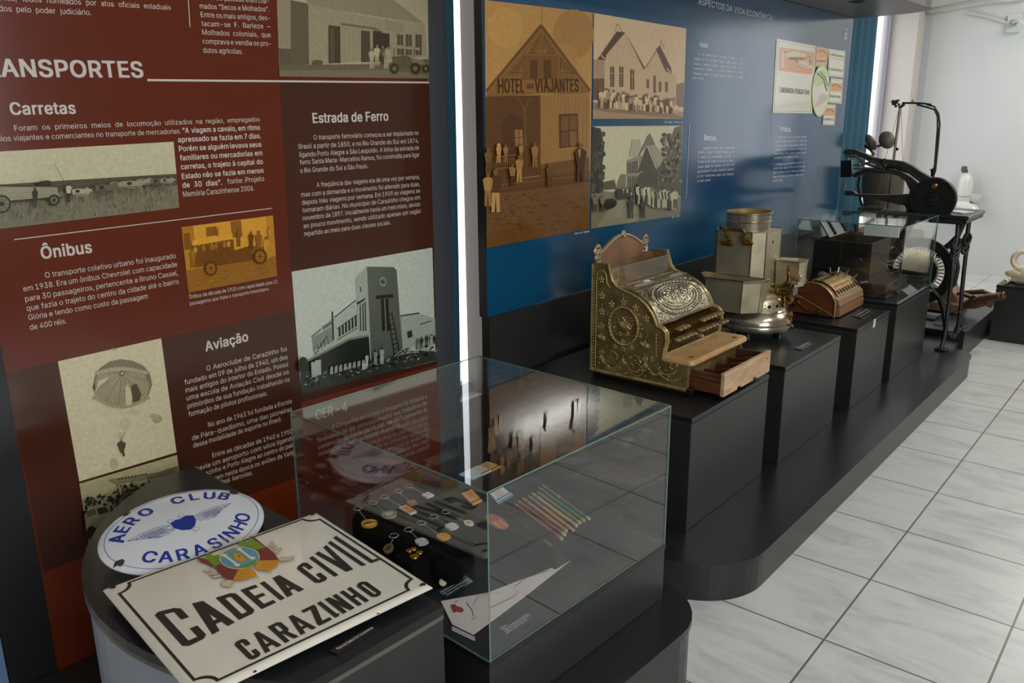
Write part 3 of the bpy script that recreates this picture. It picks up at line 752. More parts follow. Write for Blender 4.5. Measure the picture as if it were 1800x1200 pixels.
# --- amber bus
def pic_bus():
    P = Pic(PANEL1); O = lambda x, y: (x/3, 360 + y/3)
    G = lambda x: sep(x, (92, 48, 8), (236, 168, 56))
    P.p(G(.72), [O(957, 117), O(1440, 55), O(1462, 375), O(995, 462)])
    P.p(G(.92), [O(1020, 112), O(1400, 62), O(1412, 220), O(1040, 260)])
    P.p(G(.62), [O(957, 117), O(1015, 110), O(1030, 230), O(975, 240)])
    P.p(G(.35), [O(1085, 120), O(1140, 112), O(1148, 190), O(1090, 198)]); P.p(G(.4), [O(1215, 88), O(1270, 80), O(1280, 165), O(1222, 175)])
    P.p(G(.3), [O(965, 150), O(1000, 146), O(1008, 235), O(975, 238)])
    P.p(G(.45), [O(985, 345), O(1455, 270), O(1462, 375), O(995, 462)])
    for i in range(70):
        x = rnd.uniform(1000, 1440); y = 445 - (x - 995)*.18 - rnd.uniform(0, 60); P.l(G(rnd.choice((.35, .55, .62))), O(x, y), O(x + 24, y - 5), 1)
    P.p(G(.22), [O(1010, 215), O(1230, 180), O(1245, 300), O(1030, 330)])
    P.p(G(.95), [O(1012, 190), O(1060, 172), O(1225, 148), O(1228, 180), O(1015, 216)])
    P.p(G(.18), [O(1045, 270), O(1240, 240), O(1320, 215), O(1400, 222), O(1405, 280), O(1140, 320), O(1050, 315)])
    P.p(G(.34), [O(1320, 225), O(1400, 218), O(1400, 250), O(1330, 260)])
    for i in range(9): P.man(*O(1030 + i*22, 285 - i*4), 24, G(rnd.choice((.2, .8, .5))), G(.2), G(.6))
    for x, y, h, c in ((1325, 240, 34, .15), (1365, 260, 42, .4), (1405, 285, 40, .85), (1018, 330, 34, .5), (1150, 165, 16, .6), (1260, 220, 30, .35), (1420, 180, 20, .8)): P.man(*O(x, y), h, G(c), G(c*.9), G(.4))
    for x, y, r in ((1112, 335, 34), (1372, 272, 36)):
        P.e(G(.06), *O(x, y), r/3, r*1.15/3, 18); P.e(G(.5), *O(x, y), r*.7/3, r*.8/3, 18); P.e(G(.1), *O(x, y), r*.2/3, r*.2/3)
        for k in range(8): P.l(G(.1), O(x, y), O(x + r*.8*cos(k*pi/4), y + r*.9*sin(k*pi/4)), .9)
    P.mb.build('photograph', PHOTO, t, 'amber toned photograph of an open bus full of passengers')
pic_bus()
# --- parachute
def pic_para():
    P = Pic(PANEL1); O = lambda x, y: (x/2, 600 + y/2)      # from the 2x crop
    G = lambda x: sep(x, (70, 54, 34), (222, 208, 172))
    P.p(G(.95), [(101.7, 635), (283.3, 594.3), (310.3, 794.8), (139.5, 846)])
    for (x, y, rx, ry, c) in ((470, 250, 26, 12, .86), (552, 272, 18, 16, .68), (540, 262, 14, 10, .75), (400, 430, 16, 22, .8), (440, 290, 20, 22, .86), (400, 28, 10, 4, .7)): P.e(G(c), *O(x, y), rx/2, ry/2, 14)
    cen = (429, 112)
    rim = [(326, 160), (333, 120), (352, 92), (385, 70), (425, 62), (468, 68), (505, 85), (528, 115), (535, 150), (522, 190), (495, 212), (455, 226), (400, 230), (360, 215), (335, 195)]
    P.p(G(.40), [O(*q) for q in rim])
    low = [(330, 160), (345, 118), (385, 100), (425, 96), (470, 100), (508, 118), (526, 150), (518, 190), (495, 212), (455, 226), (400, 230), (360, 215), (336, 195)]
    P.p(G(.62), [O(*q) for q in low])
    n = 26
    for i in range(n):
        a = 2*pi*i/n; ex = (cen[0] + 100*cos(a), cen[1] + (120 if sin(a) > 0 else 20)*sin(a))
        ex = (430 + (ex[0]-430), min(ex[1], 226 - abs(ex[0] - 430)**2 * .0045))
        P.l(G(.36 if i % 2 else .74), O(*cen), O(*ex), .7)
    for i in range(12): P.e(G(.72), *O(345 + i*15, 112 - 16*sin(pi*(i + .5)/12)), 4.5, 4, 10)
    for i in range(13): P.e(G(.66), *O(334 + i*15.5, 196 + 34*sin(pi*(i + .3)/12.6)), 4.4, 3.2, 9)
    P.p(G(.92), [O(440, 160), O(450, 150), O(465, 190), O(463, 222), O(442, 225)]); P.p(G(.16), [O(462, 155), O(480, 148), O(497, 185), O(490, 208), O(468, 214)])
    P.p(G(.92), [O(335, 180), O(345, 140), O(380, 124), O(378, 134), O(350, 155)]); P.p(G(.1), [O(326, 160), O(334, 145), O(334, 170), O(330, 172)])
    P.e(G(.3), *O(*cen), 4.5, 4.5); P.e(G(.8), *O(*cen), 2.2, 2.2)
    for dx in (-12, -4, 6, 14): P.l(G(.55), O(428 + dx, 318), O(427, 352), .6)
    P.p(G(.08), [O(412, 360), O(418, 352), O(428, 358), O(440, 352), O(442, 366), O(436, 384), O(440, 402), O(432, 404), O(428, 390), O(424, 392), O(420, 382)]); P.e(G(.08), *O(427, 354), 2.6, 3)
    P.mb.build('photograph', PHOTO, t, 'pale sepia photograph of a parachutist under an open canopy')
pic_para()
# --- aeroplane and crowd
def pic_plane():
    P = Pic(PANEL1); O = lambda x, y: (x*560/1292, 680 + y*560/1292)
    G = lambda x: sep(x, (26, 24, 16), (202, 190, 146))
    P.p(G(.88), [O(322, 392), O(718, 275), O(735, 410), O(736, 500), O(360, 632)])
    P.p(G(.62), [O(435, 380), O(455, 372), O(640, 345), O(640, 362), O(570, 380), O(470, 396)])
    P.p(G(.5), [O(590, 362), O(722, 318), O(724, 345), O(600, 378)])
    for i in range(9): P.e(G(.1), *O(480 + i*14, 374 - i*2.6), 2, 1.4, 6)
    for i in range(330):
        x = rnd.uniform(338, 732); y0 = 455 - (x - 338)*.22 if x < 470 else 400 - (x - 470)*.12
        y = rnd.uniform(y0, y0 + 70 + (x - 338)*.06)
        P.e(G(rnd.choice((.05, .1, .18, .3, .75))), *O(x, y), rnd.uniform(1.2, 3.2), rnd.uniform(1.6, 4.2), 7)
    P.p(G(.14), [O(470, 470), O(500, 425), O(560, 405), O(600, 425), O(735, 410), O(736, 500), O(480, 560)])
    P.p(G(.34), [O(480, 462), O(505, 430), O(560, 415), O(590, 440), O(580, 458), O(485, 485)]); P.p(G(.12), [O(500, 452), O(520, 432), O(560, 424), O(576, 442), O(505, 468)])
    P.p(G(.68), [O(343, 520), O(360, 490), O(400, 475), O(440, 485), O(455, 515), O(460, 560), O(352, 600)])
    P.p(G(.15), [O(392, 492), O(430, 484), O(442, 505), O(402, 520)]); P.p(G(.4), [O(350, 505), O(385, 490), O(392, 515), O(352, 530)])
    P.p(G(.45), [O(350, 585), O(460, 540), O(470, 580), O(362, 630)]); P.e(G(.08), *O(372, 590), 9, 12)
    P.mb.build('photograph', PHOTO, t, 'dark photograph of a crowd and cars around an aeroplane')
pic_plane()
# --- railway station
def pic_station():
    P = Pic(PANEL1); O = lambda x, y: (480 + x/3, 360 + y/3)
    G = lambda x: sep(x, (20, 24, 18), (206, 212, 196))
    P.p(G(.96), [O(98, 352), O(840, 225), O(858, 820), O(148, 997)])
    P.p(G(.84), [O(200, 690), O(320, 590), O(436, 500), O(500, 480), O(515, 690), O(210, 800)])           # wing
    P.p(G(.62), [O(205, 700), O(310, 640), O(318, 720), O(212, 770)])
    P.pl_(G(.08), [O(325, 592), O(436, 502)], 1.8); P.pl_(G(.08), [O(202, 696), O(252, 655)], 1.5); P.l(G(.2), O(312, 562), O(318, 712), 3.2)
    for i in range(6): P.p(G(.16), [O(345 + i*17, 650 - i*12), O(356 + i*17, 643 - i*12), O(357 + i*17, 690 - i*10), O(346 + i*17, 697 - i*10)])
    P.pl_(G(.1), [O(336, 655), O(444, 578)], 1.2); P.pl_(G(.1), [O(338, 712), O(446, 648)], 1.2)
    for i in range(5): P.p(G(.2), [O(262 + i*10, 640 - i*6), O(268 + i*10, 636 - i*6), O(268 + i*10, 655 - i*6), O(262 + i*10, 659 - i*6)]); P.l(G(.2), O(214 + i*18, 745 - i*12), O(222 + i*18, 790 - i*14), 1)
    P.l(G(.12), O(220, 790), O(285, 690), 1.3)
    P.p(G(.78), [O(433, 385), O(495, 325), O(512, 690), O(520, 860), O(462, 860), O(440, 500)])             # tower, light side
    P.p(G(.38), [O(495, 325), O(636, 328), O(652, 345), O(682, 770), O(520, 850)])                            # tower, dark face
    P.p(G(.12), [O(440, 515), O(486, 490), O(488, 498), O(446, 528)])
    for x in (456, 470, 482): P.p(G(.22), [O(x, 530 - (x-456)*.6), O(x + 7, 524 - (x-456)*.6), O(x + 10, 660), O(x + 3, 668)])
    P.p(G(.06), [O(542, 478), O(632, 470), O(634, 488), O(544, 496)])
    for x in (568, 592): P.p(G(.08), [O(x, 496), O(x + 16, 494), O(x + 24, 660), O(x + 8, 668)])
    P.p(G(.5), [O(584, 496), O(590, 496), O(600, 660), O(594, 664)])
    for k in range(12):
        a = k*pi/6; P.l(G(.88), O(579 + 12*cos(a), 405 + 15*sin(a)), O(579 + 19*cos(a), 405 + 25*sin(a)), 1.3)
    P.l(G(.04), O(579, 405), O(566, 402), 1.5); P.l(G(.04), O(579, 405), O(592, 410), 1.5); P.l(G(.1), O(460, 432), O(464, 456), 1.6)
    P.l(G(.03), O(605, 560), O(640, 796), 1.5); P.l(G(.03), O(626, 566), O(670, 792), 1.5)
    for k in range(9): P.l(G(.03), O(608 + 4*k, 580 + 26*k), O(629 + 4.6*k, 576 + 25.5*k), 1.3)
    P.p(G(.78), [O(672, 585), O(770, 572), O(855, 600), O(857, 700), O(684, 770)]); P.l(G(.08), O(672, 585), O(772, 570), 2); P.l(G(.12), O(775, 630), O(832, 612), 1.6)
    line(P.mb, PANEL1, 'CARAZINHO', O(680, 616), O(768, 604), 0.010, 0.0038, 0, lin(G(.15)), 0.02, False)
    P.p(G(.15), [O(706, 668), O(732, 660), O(736, 695), O(710, 704)])
    P.p(G(.07), [O(155, 830), O(400, 705), O(505, 690), O(515, 850), O(150, 910)]); P.p(G(.56), [O(155, 832), O(400, 702), O(505, 684), O(506, 694), O(402, 714), O(160, 838)])
    P.p(G(.20), [O(145, 880), O(520, 845), O(690, 770), O(855, 770), O(858, 820), O(148, 997)])
    for i in range(150):
        x = rnd.uniform(150, 850); y = rnd.uniform(0, 1)*70 + 985 - (x - 148)*.245 - 90
        P.p(G(rnd.choice((.04, .1, .5, .8))), [O(x, y), O(x + rnd.uniform(6, 26), y - rnd.uniform(0, 10)), O(x + rnd.uniform(6, 20), y + rnd.uniform(4, 10))])
    for x, y in ((200, 905), (222, 895)): P.p(G(.85), [O(x, y - 75), O(x + 30, y - 80), O(x + 32, y), O(x + 4, y + 5)])
    for i in range(8): P.p(G(.78), [O(300 + i*24, 895 - i*7), O(316 + i*24, 890 - i*7), O(316 + i*24, 850 - i*5), O(302 + i*24, 856 - i*5)]); 
    P.p(G(.9), [O(468, 840), O(498, 830), O(498, 860), O(470, 872)])
    for x, y, h, c in ((495, 850, 66, .9), (540, 842, 80, .6), (574, 838, 90, .75), (812, 745, 60, .2), (835, 740, 60, .7), (785, 755, 60, .15), (765, 760, 58, .5), (850, 735, 50, .1)): P.man(*O(x, y), h/3, G(c), G(min(1, c+.15)), G(.15))
    for i in range(10): P.l(G(.85), O(640 + i*20, 800 - i*6), O(690 + i*16, 770 - rnd.uniform(-10, 25)), 1.2)
    P.e(G(.12), *O(160, 822), 7, 7); P.e(G(.1), *O(150, 850), 6, 10)
    P.mb.build('photograph', PHOTO, t, 'grey photograph of a railway station tower with a leaning ladder')
pic_station()

# dark strip of the neighbouring panel at the left edge
MB().box((-1.20, -0.66, 0.0), (-1.178, -0.583, 2.35), 0, 0, S1F).top('panel_frame', M('pale_blue_edge', (120, 150, 190), 0.3), 'pale blue edge of the next panel at bottom left corner', 'frame')

# ================================================================ blue panel
t = thing('exhibit_panel', 'blue printed panel on aspects of economic life with sepia photographs', 'exhibit panel', (-1.285, 1.75, 0.757))
PB = PANEL2.at
MB().box((-1.305, -0.006, 0.757), (-1.272, 3.50, 2.030)).build('board', M('panel_black', (40, 40, 42), 0.3), t)
BLUE = (15, 72, 106); NAVY = (22, 54, 86)
mb = MB()
mb.poly([V((-1.2712, -0.001, .758)), V((-1.2712, 3.498, .758)), V((-1.2712, 3.498, 2.03)), V((-1.2712, -0.001, 2.03))], 0, lin(BLUE))
O7 = lambda x, y: (1180 + x*.4, y*.4)
mb.poly([PB(*q, .0003) for q in (O7(75, 545), O7(330, 560), O7(322, 835), O7(66, 868))], 0, lin((20, 66, 106)))
mb.poly([PB(*q, .0003) for q in (O7(440, 505), O7(640, 520), O7(640, 800), O7(440, 815))], 0, lin((20, 74, 116)))
mb.build('print', INK, t)
tx = MB(); tx.ink = lin((214, 218, 222))
def head2(txt, L, R, cap, bold=0.01): line(tx, PANEL2, txt, L, R, cap_m(PANEL2, L[0], L[1], cap), 0.0013, 0, None, bold, False, 3)
head2('ASPECTOS DA VIDA ECONÔMICA', O7(118, 18), O7(443, 92), 11)
head2('Hotel', O7(122, 205), O7(160, 211), 9.5, .02)
head2('Bancos', O7(143, 614), O7(194, 618), 9, .02)
head2('Farmácias', O7(472, 574), O7(523, 579), 8.5, .02)
head2('8', O7(757, 172), O7(771, 175), 19, .01)
def blk2(lines, cap): para(tx, PANEL2, [(a, O7(*b), O7(*c)) for a, b, c in lines], cap, 0.006)
blk2([('Um dos primeiros hotéis a se instalar na região foi o Hotel', (120, 242), (314, 266)), ('Jungblut, em 1917, de Alfredo Jungblut. Também surgem os novos', (99, 262), (314, 284)), ('situados e o Hotel dos Viajantes e o Hotel Familiar. Durante o período', (98, 284), (314, 304)),
      ('mantiveram-se Carazinho e os primeiros hotéis da rua principal', (97, 305), (313, 322)), ('hospedando viajantes que faziam parte do comércio e da região', (95, 326), (312, 344))], 4.0)
blk2([('gente importante.', (93, 347), (142, 350))], 4.0)
blk2([('Inicialmente existiam dois correspondentes', (140, 655), (277, 652)), ('bancários. O primeiro foi o Banco Pelotense de 1920.', (117, 673), (277, 672)), ('O segundo foi correspondente do Banco da', (117, 696), (276, 690)), ('Província do Rio Grande do Sul, que se tornou a', (116, 716), (276, 708)), ('primeira agência de Carazinho, em 1925. Outra', (116, 738), (275, 727)),
      ('agência bancária foi o Banco Comercial de Carazinho', (115, 758), (274, 747)), ('de 1927. Posteriormente surgem novas instituições', (114, 779), (273, 768))], 3.9)
blk2([('em nosso município.', (114, 800), (174, 794))], 3.9)
blk2([('Desde tempos remotos, as pessoas buscavam', (470, 608), (594, 604)), ('remédios naturais, depois vieram as boticas que', (456, 626), (594, 621)), ('começaram a surgir na antiga Carazinho. Aqueles eram', (455, 644), (593, 640)), ('preparados caseiros. Os primeiros farmacêuticos eram', (454, 662), (593, 657)), ('homens práticos. Com a vinda de químicos alemães', (452, 680), (592, 674))], 3.7)
blk2([('e profissionais são divulgadas as fórmulas.', (451, 698), (560, 690))], 3.7)
blk2([('A primeira farmácia documentada em Carazinho foi a', (462, 726), (588, 716)), ('Farmácia Brasil. Logo em 1906 de 1910, de outro', (448, 744), (587, 734)), ('homem foi pioneiro no ramo, do boticário João de Moraes', (447, 762), (586, 752)), ('Soares, que trouxe novas fórmulas, remédios novos e', (446, 781), (585, 770))], 3.7)
blk2([('vendidos na região.', (445, 799), (490, 795))], 3.7)
O6 = lambda x, y: (840 + x*.4, y*.4)
for txt, a, b_, c in (('Hotel dos Viajantes', (425, 1031), (490, 1019), 3.6), ('Hotel Jungblut - década de 1920', (820, 539), (900, 540), 2.6), ('Igreja Matriz', (852, 957), (886, 951), 2.6)):
    para(tx, PANEL2, [(txt, O6(*a), O6(*b_))], c, .012)
rule(PANEL2, O7(80, 548), O7(66, 872), 0.004, tx)
tx.build('printed_text', INK, t)

def pic_hotel():
    P = Pic(PANEL2); O = O6
    G = lambda x: sep(x, (58, 28, 6), (206, 156, 88))
    P.p(G(.86), [O(30, 0), O(505, 55), O(490, 1005), O(38, 1090)])
    for (x, y, rx, ry, c) in ((420, 150, 90, 110, .74), (120, 120, 80, 90, .92), (380, 260, 60, 70, .8)): P.e(G(c), *O(x, y), rx*.4, ry*.4, 18)
    P.l(G(.45), O(282, 18), O(280, 118), 1)
    P.p(G(.50), [O(278, 105), O(492, 395), O(490, 415), O(300, 410), O(38, 430), O(36, 400)])                # gable
    P.pl_(G(.34), [O(36, 402), O(278, 112), O(492, 398)], 5); P.pl_(G(.62), [O(38, 412), O(278, 128), O(490, 408)], 1.2)
    for s in (-1, 1):                                                                                     # carved brackets
        cx, cy = (282 + s*46, 235) if True else 0
        P.p(G(.36), [O(282 + s*8, 150), O(282 + s*8, 236), O(282 + s*62, 236)])
        for k in range(4): P.l(G(.66), O(282 + s*10, 232), O(282 + s*(16 + 14*k), 168 + 18*k), 1)
        P.p(G(.34), [O(282 + s*80, 250), O(282 + s*80, 318), O(282 + s*150, 326)])
        for k in range(4): P.l(G(.64), O(282 + s*84, 314), O(282 + s*(90 + 14*k), 266 + 15*k), 1)
    P.p(G(.42), [O(198, 244), O(352, 244), O(352, 345), O(198, 350)])
    for x in (230, 290): 
        P.p(G(.20), [O(x, 262), O(x + 32, 264), O(x + 32, 345), O(x, 346)])
        for k in range(7): P.l(G(.40), O(x + 2, 270 + k*11), O(x + 30, 271 + k*11), .8)
    P.p(G(.54), [O(88, 352), O(450, 352), O(450, 408), O(88, 414)])
    line(P.mb, PANEL2, 'HOTEL', O(92, 408), O(205, 406), .045, .0050, 0, lin(G(.08)), .012, False); line(P.mb, PANEL2, 'DOS', O(218, 389), O(246, 388), .016, .0050, 0, lin(G(.12)), .012, False)
    line(P.mb, PANEL2, 'VIAJANTES', O(252, 405), O(444, 402), .045, .0050, 0, lin(G(.08)), .012, False)
    P.p(G(.24), [O(36, 425), O(272, 418), O(274, 770), O(38, 800)])                                          # porch in shade
    P.p(G(.16), [O(105, 560), O(120, 515), O(155, 498), O(190, 515), O(203, 560), O(203, 690), O(105, 700)])
    P.p(G(.60), [O(162, 570), O(196, 568), O(200, 640), O(165, 645)]); P.l(G(.2), O(180, 570), O(182, 640), 1.2); P.l(G(.2), O(163, 605), O(198, 603), 1)
    P.pl_(G(.4), [O(178, 430), O(205, 480), O(210, 640)], 2.4); P.pl_(G(.4), [O(232, 430), O(207, 480)], 2)
    P.p(G(.66), [O(274, 416), O(492, 408), O(490, 690), O(276, 722)])                                        # board wall
    for i in range(13): x = 286 + i*16; P.l(G(.57), O(x, 420), O(x, 715 - i*2), .7)
    P.p(G(.20), [O(356, 502), O(440, 498), O(442, 645), O(358, 652)]); P.p(G(.42), [O(366, 512), O(398, 510), O(398, 572), O(366, 574)]); P.p(G(.40), [O(404, 510), O(434, 508), O(434, 570), O(404, 572)])
    P.p(G(.34), [O(366, 582), O(398, 580), O(398, 642), O(366, 644)]); P.p(G(.5), [O(404, 578), O(434, 576), O(434, 640), O(404, 642)]); P.l(G(.78), O(350, 655), O(446, 645), 1.6)
    P.p(G(.34), [O(276, 722), O(490, 690), O(490, 752), O(276, 780)])
    for i in range(14): P.l(G(.44), O(282 + i*15, 722 - i*2), O(282 + i*15, 776 - i*2), .8)
    P.p(G(.26), [O(38, 800), O(492, 750), O(492, 800), O(38, 862)]); P.l(G(.45), O(38, 818), O(492, 768), 1.5); P.l(G(.15), O(38, 848), O(492, 790), 1.5)
    P.p(G(.34), [O(38, 858), O(492, 800), O(490, 1005), O(38, 1090)])
    for i in range(150):
        x = rnd.uniform(44, 470); y = rnd.uniform(870, 1050) - (x - 38)*.13; P.l(G(rnd.choice((.18, .26, .42, .5))), O(x, y), O(x + rnd.uniform(8, 22), y - 3), 1.3)
    for i in range(9): P.l(G(.5), O(80 + i*10, 690), O(80 + i*10, 725), 1.2)
    P.l(G(.55), O(76, 690), O(168, 680), 1.6); P.l(G(.45), O(76, 742), O(150, 735), 2)
    for x, y, h, c, l in ((92, 715, 84, .85, .8), (122, 712, 80, .6, .5), (190, 705, 76, .7, .5), (250, 735, 110, .62, .55), (182, 800, 118, .72, .8), (152, 818, 100, .62, .12), (78, 932, 190, .16, .86), (452, 800, 172, .08, .10), (315, 822, 104, .3, .22), (44, 905, 150, .75, .6), (45, 760, 110, .4, .3)):
        P.man(*O(x, y), h*.4, G(c), G(l), G(.42))
    P.e(G(.95), *O(92, 640), 3.4, 4.4); P.p(G(.8), [O(440, 660), O(452, 654), O(450, 690), O(446, 692)])
    P.mb.build('photograph', PHOTO, t, 'tall brown sepia photograph of a gabled wooden hotel with people')
pic_hotel()
def pic_house():
    P = Pic(PANEL2); O = O6
    G = lambda x: sep(x, (64, 40, 22), (232, 200, 158))
    P.p(G(.88), [O(510, 57), O(916, 125), O(902, 522), O(505, 522)])
    P.p(G(.62), [O(508, 262), O(562, 268), O(560, 345), O(507, 345)]); P.p(G(.24), [O(507, 345), O(560, 345), O(558, 440), O(506, 440)])
    P.p(G(.80), [O(556, 250), O(615, 140), O(650, 150), O(735, 300), O(800, 215), O(850, 320), O(874, 330), O(872, 480), O(556, 470)])
    P.p(G(.16), [O(610, 138), O(648, 142), O(565, 240), O(560, 266), O(524, 262)]); P.p(G(.30), [O(648, 142), O(658, 160), O(736, 300), O(728, 306)])
    P.p(G(.16), [O(782, 215), O(800, 200), O(850, 300), O(852, 325), O(824, 312)]); P.l(G(.35), O(735, 300), O(795, 208), 1.6)
    P.pl_(G(.3), [O(602, 138), O(612, 105), O(620, 112), O(634, 140)], 1); P.pl_(G(.3), [O(800, 205), O(806, 178), O(820, 215)], 1)
    for s in ((540, 240), (830, 300)): P.l(G(.85), O(*s), O(s[0] + 18, s[1] + 20), 2)
    for x, y in ((582, 292), (622, 292), (670, 304)): P.p(G(.12), [O(x, y), O(x + 17, y + 2), O(x + 17, y + 90), O(x, y + 90)]); P.l(G(.8), O(x + 8, y), O(x + 8, y + 88), .9); P.l(G(.8), O(x, y + 30), O(x + 17, y + 31), .9)
    for x, y, h in ((742, 348, 40), (772, 332, 76), (796, 358, 46), (824, 360, 44)): P.p(G(.3), [O(x, y), O(x + 11, y + 1), O(x + 11, y + h), O(x, y + h)])
    P.p(G(.4), [O(874, 370), O(906, 360), O(904, 470), O(872, 470)])
    P.p(G(.60), [O(505, 470), O(700, 480), O(903, 490), O(902, 522), O(505, 522)]); P.p(G(.44), [O(505, 445), O(560, 470), O(680, 488), O(903, 510), O(902, 522), O(560, 490), O(505, 480)])
    for i in range(58):
        x = 535 + i*5.9 + rnd.uniform(-3, 3); P.man(*O(x, 474 + (i/58)*26 + rnd.uniform(-4, 4)), rnd.uniform(60, 92)*.4*(1 - i*.004), G(rnd.choice((.14, .2, .6, .92, .92))), G(rnd.choice((.15, .7, .9))), G(.36))
    P.mb.build('photograph', PHOTO, t, 'pale sepia photograph of a double gabled house with a crowd in front')
pic_house()
def pic_church():
    P = Pic(PANEL2); O = O6
    G = lambda x: sep(x, (30, 26, 14), (214, 204, 168))
    P.p(G(.94), [O(503, 555), O(900, 552), O(888, 945), O(497, 1005)])
    P.p(G(.52), [O(500, 835), O(893, 865), O(888, 945), O(497, 1005)])
    P.p(G(.62), [O(600, 880), O(760, 890), O(700, 972), O(520, 1000)])
    P.p(G(.14), [O(503, 555), O(540, 565), O(556, 640), O(548, 720), O(550, 800), O(535, 850), O(500, 850)])
    for i in range(40): P.e(G(rnd.choice((.1, .2, .28))), *O(rnd.uniform(503, 555), rnd.uniform(570, 840)), 4, 5, 8)
    P.p(G(.78), [O(665, 690), O(678, 615), O(715, 612), O(715, 690)]); P.p(G(.6), [O(655, 705), O(720, 680), O(722, 850), O(655, 850)])
    P.p(G(.45), [O(745, 600), O(757, 585), O(780, 636), O(740, 640), O(706, 690), O(705, 680)])
    P.p(G(.22), [O(742, 640), O(790, 760), O(790, 850), O(700, 850), O(705, 745)]); P.p(G(.7), [O(750, 640), O(780, 636), O(830, 700), O(788, 740)])
    for i in range(5): P.p(G(.15), [O(660 + i*9, 715 - i*2), O(665 + i*9, 714 - i*2), O(665 + i*9, 760), O(660 + i*9, 760)]); P.p(G(.15), [O(660 + i*9, 775), O(665 + i*9, 775), O(665 + i*9, 835), O(660 + i*9, 835)])
    P.l(G(.75), O(700, 770), O(722, 752), 2)
    P.p(G(.5), [O(615, 800), O(630, 765), O(650, 765), O(650, 840), O(612, 845)]); P.p(G(.3), [O(548, 800), O(600, 790), O(612, 830), O(548, 835)])
    P.p(G(.30), [O(785, 745), O(830, 690), O(850, 610), O(868, 560), O(898, 552), O(893, 860), O(790, 855)])
    for i in range(90): P.e(G(rnd.choice((.15, .25, .42, .5))), *O(rnd.uniform(812, 894), rnd.uniform(585, 800)), 3.4, 3.4, 7)
    for i in range(26): P.man(*O(610 + i*3 + rnd.uniform(-4, 4), 870 + rnd.uniform(-6, 8)), 17, G(rnd.choice((.1, .3, .85))), G(.12), G(.3))
    for i in range(24): P.man(*O(706 + i*7, 895 + i*1.0 + rnd.uniform(-4, 8)), 36, G(rnd.choice((.08, .5, .85, .9))), G(rnd.choice((.1, .8))), G(.3))
    P.man(*O(674, 958), 36, G(.12), G(.15), G(.3)); P.man(*O(726, 958), 34, G(.06), G(.08), G(.3)); P.e(G(.1), *O(580, 895), 13, 9, 12, -.3)
    for x in (515, 548): P.man(*O(x, 930), 30, G(.5), G(.25), G(.3))
    P.mb.build('photograph', PHOTO, t, 'grey photograph of a street procession beside a wooden church')
pic_church()
CRm = (226, 220, 200); ORg = (226, 150, 84); INKc = (70, 76, 70)
def lab_text(P, txt, a, b_, cap, off, c=INKc): line(P.mb, PANEL2, txt, O7(*a), O7(*b_), cap_m(PANEL2, *O7(*a), cap), off, 0, lin(c), .015, False)
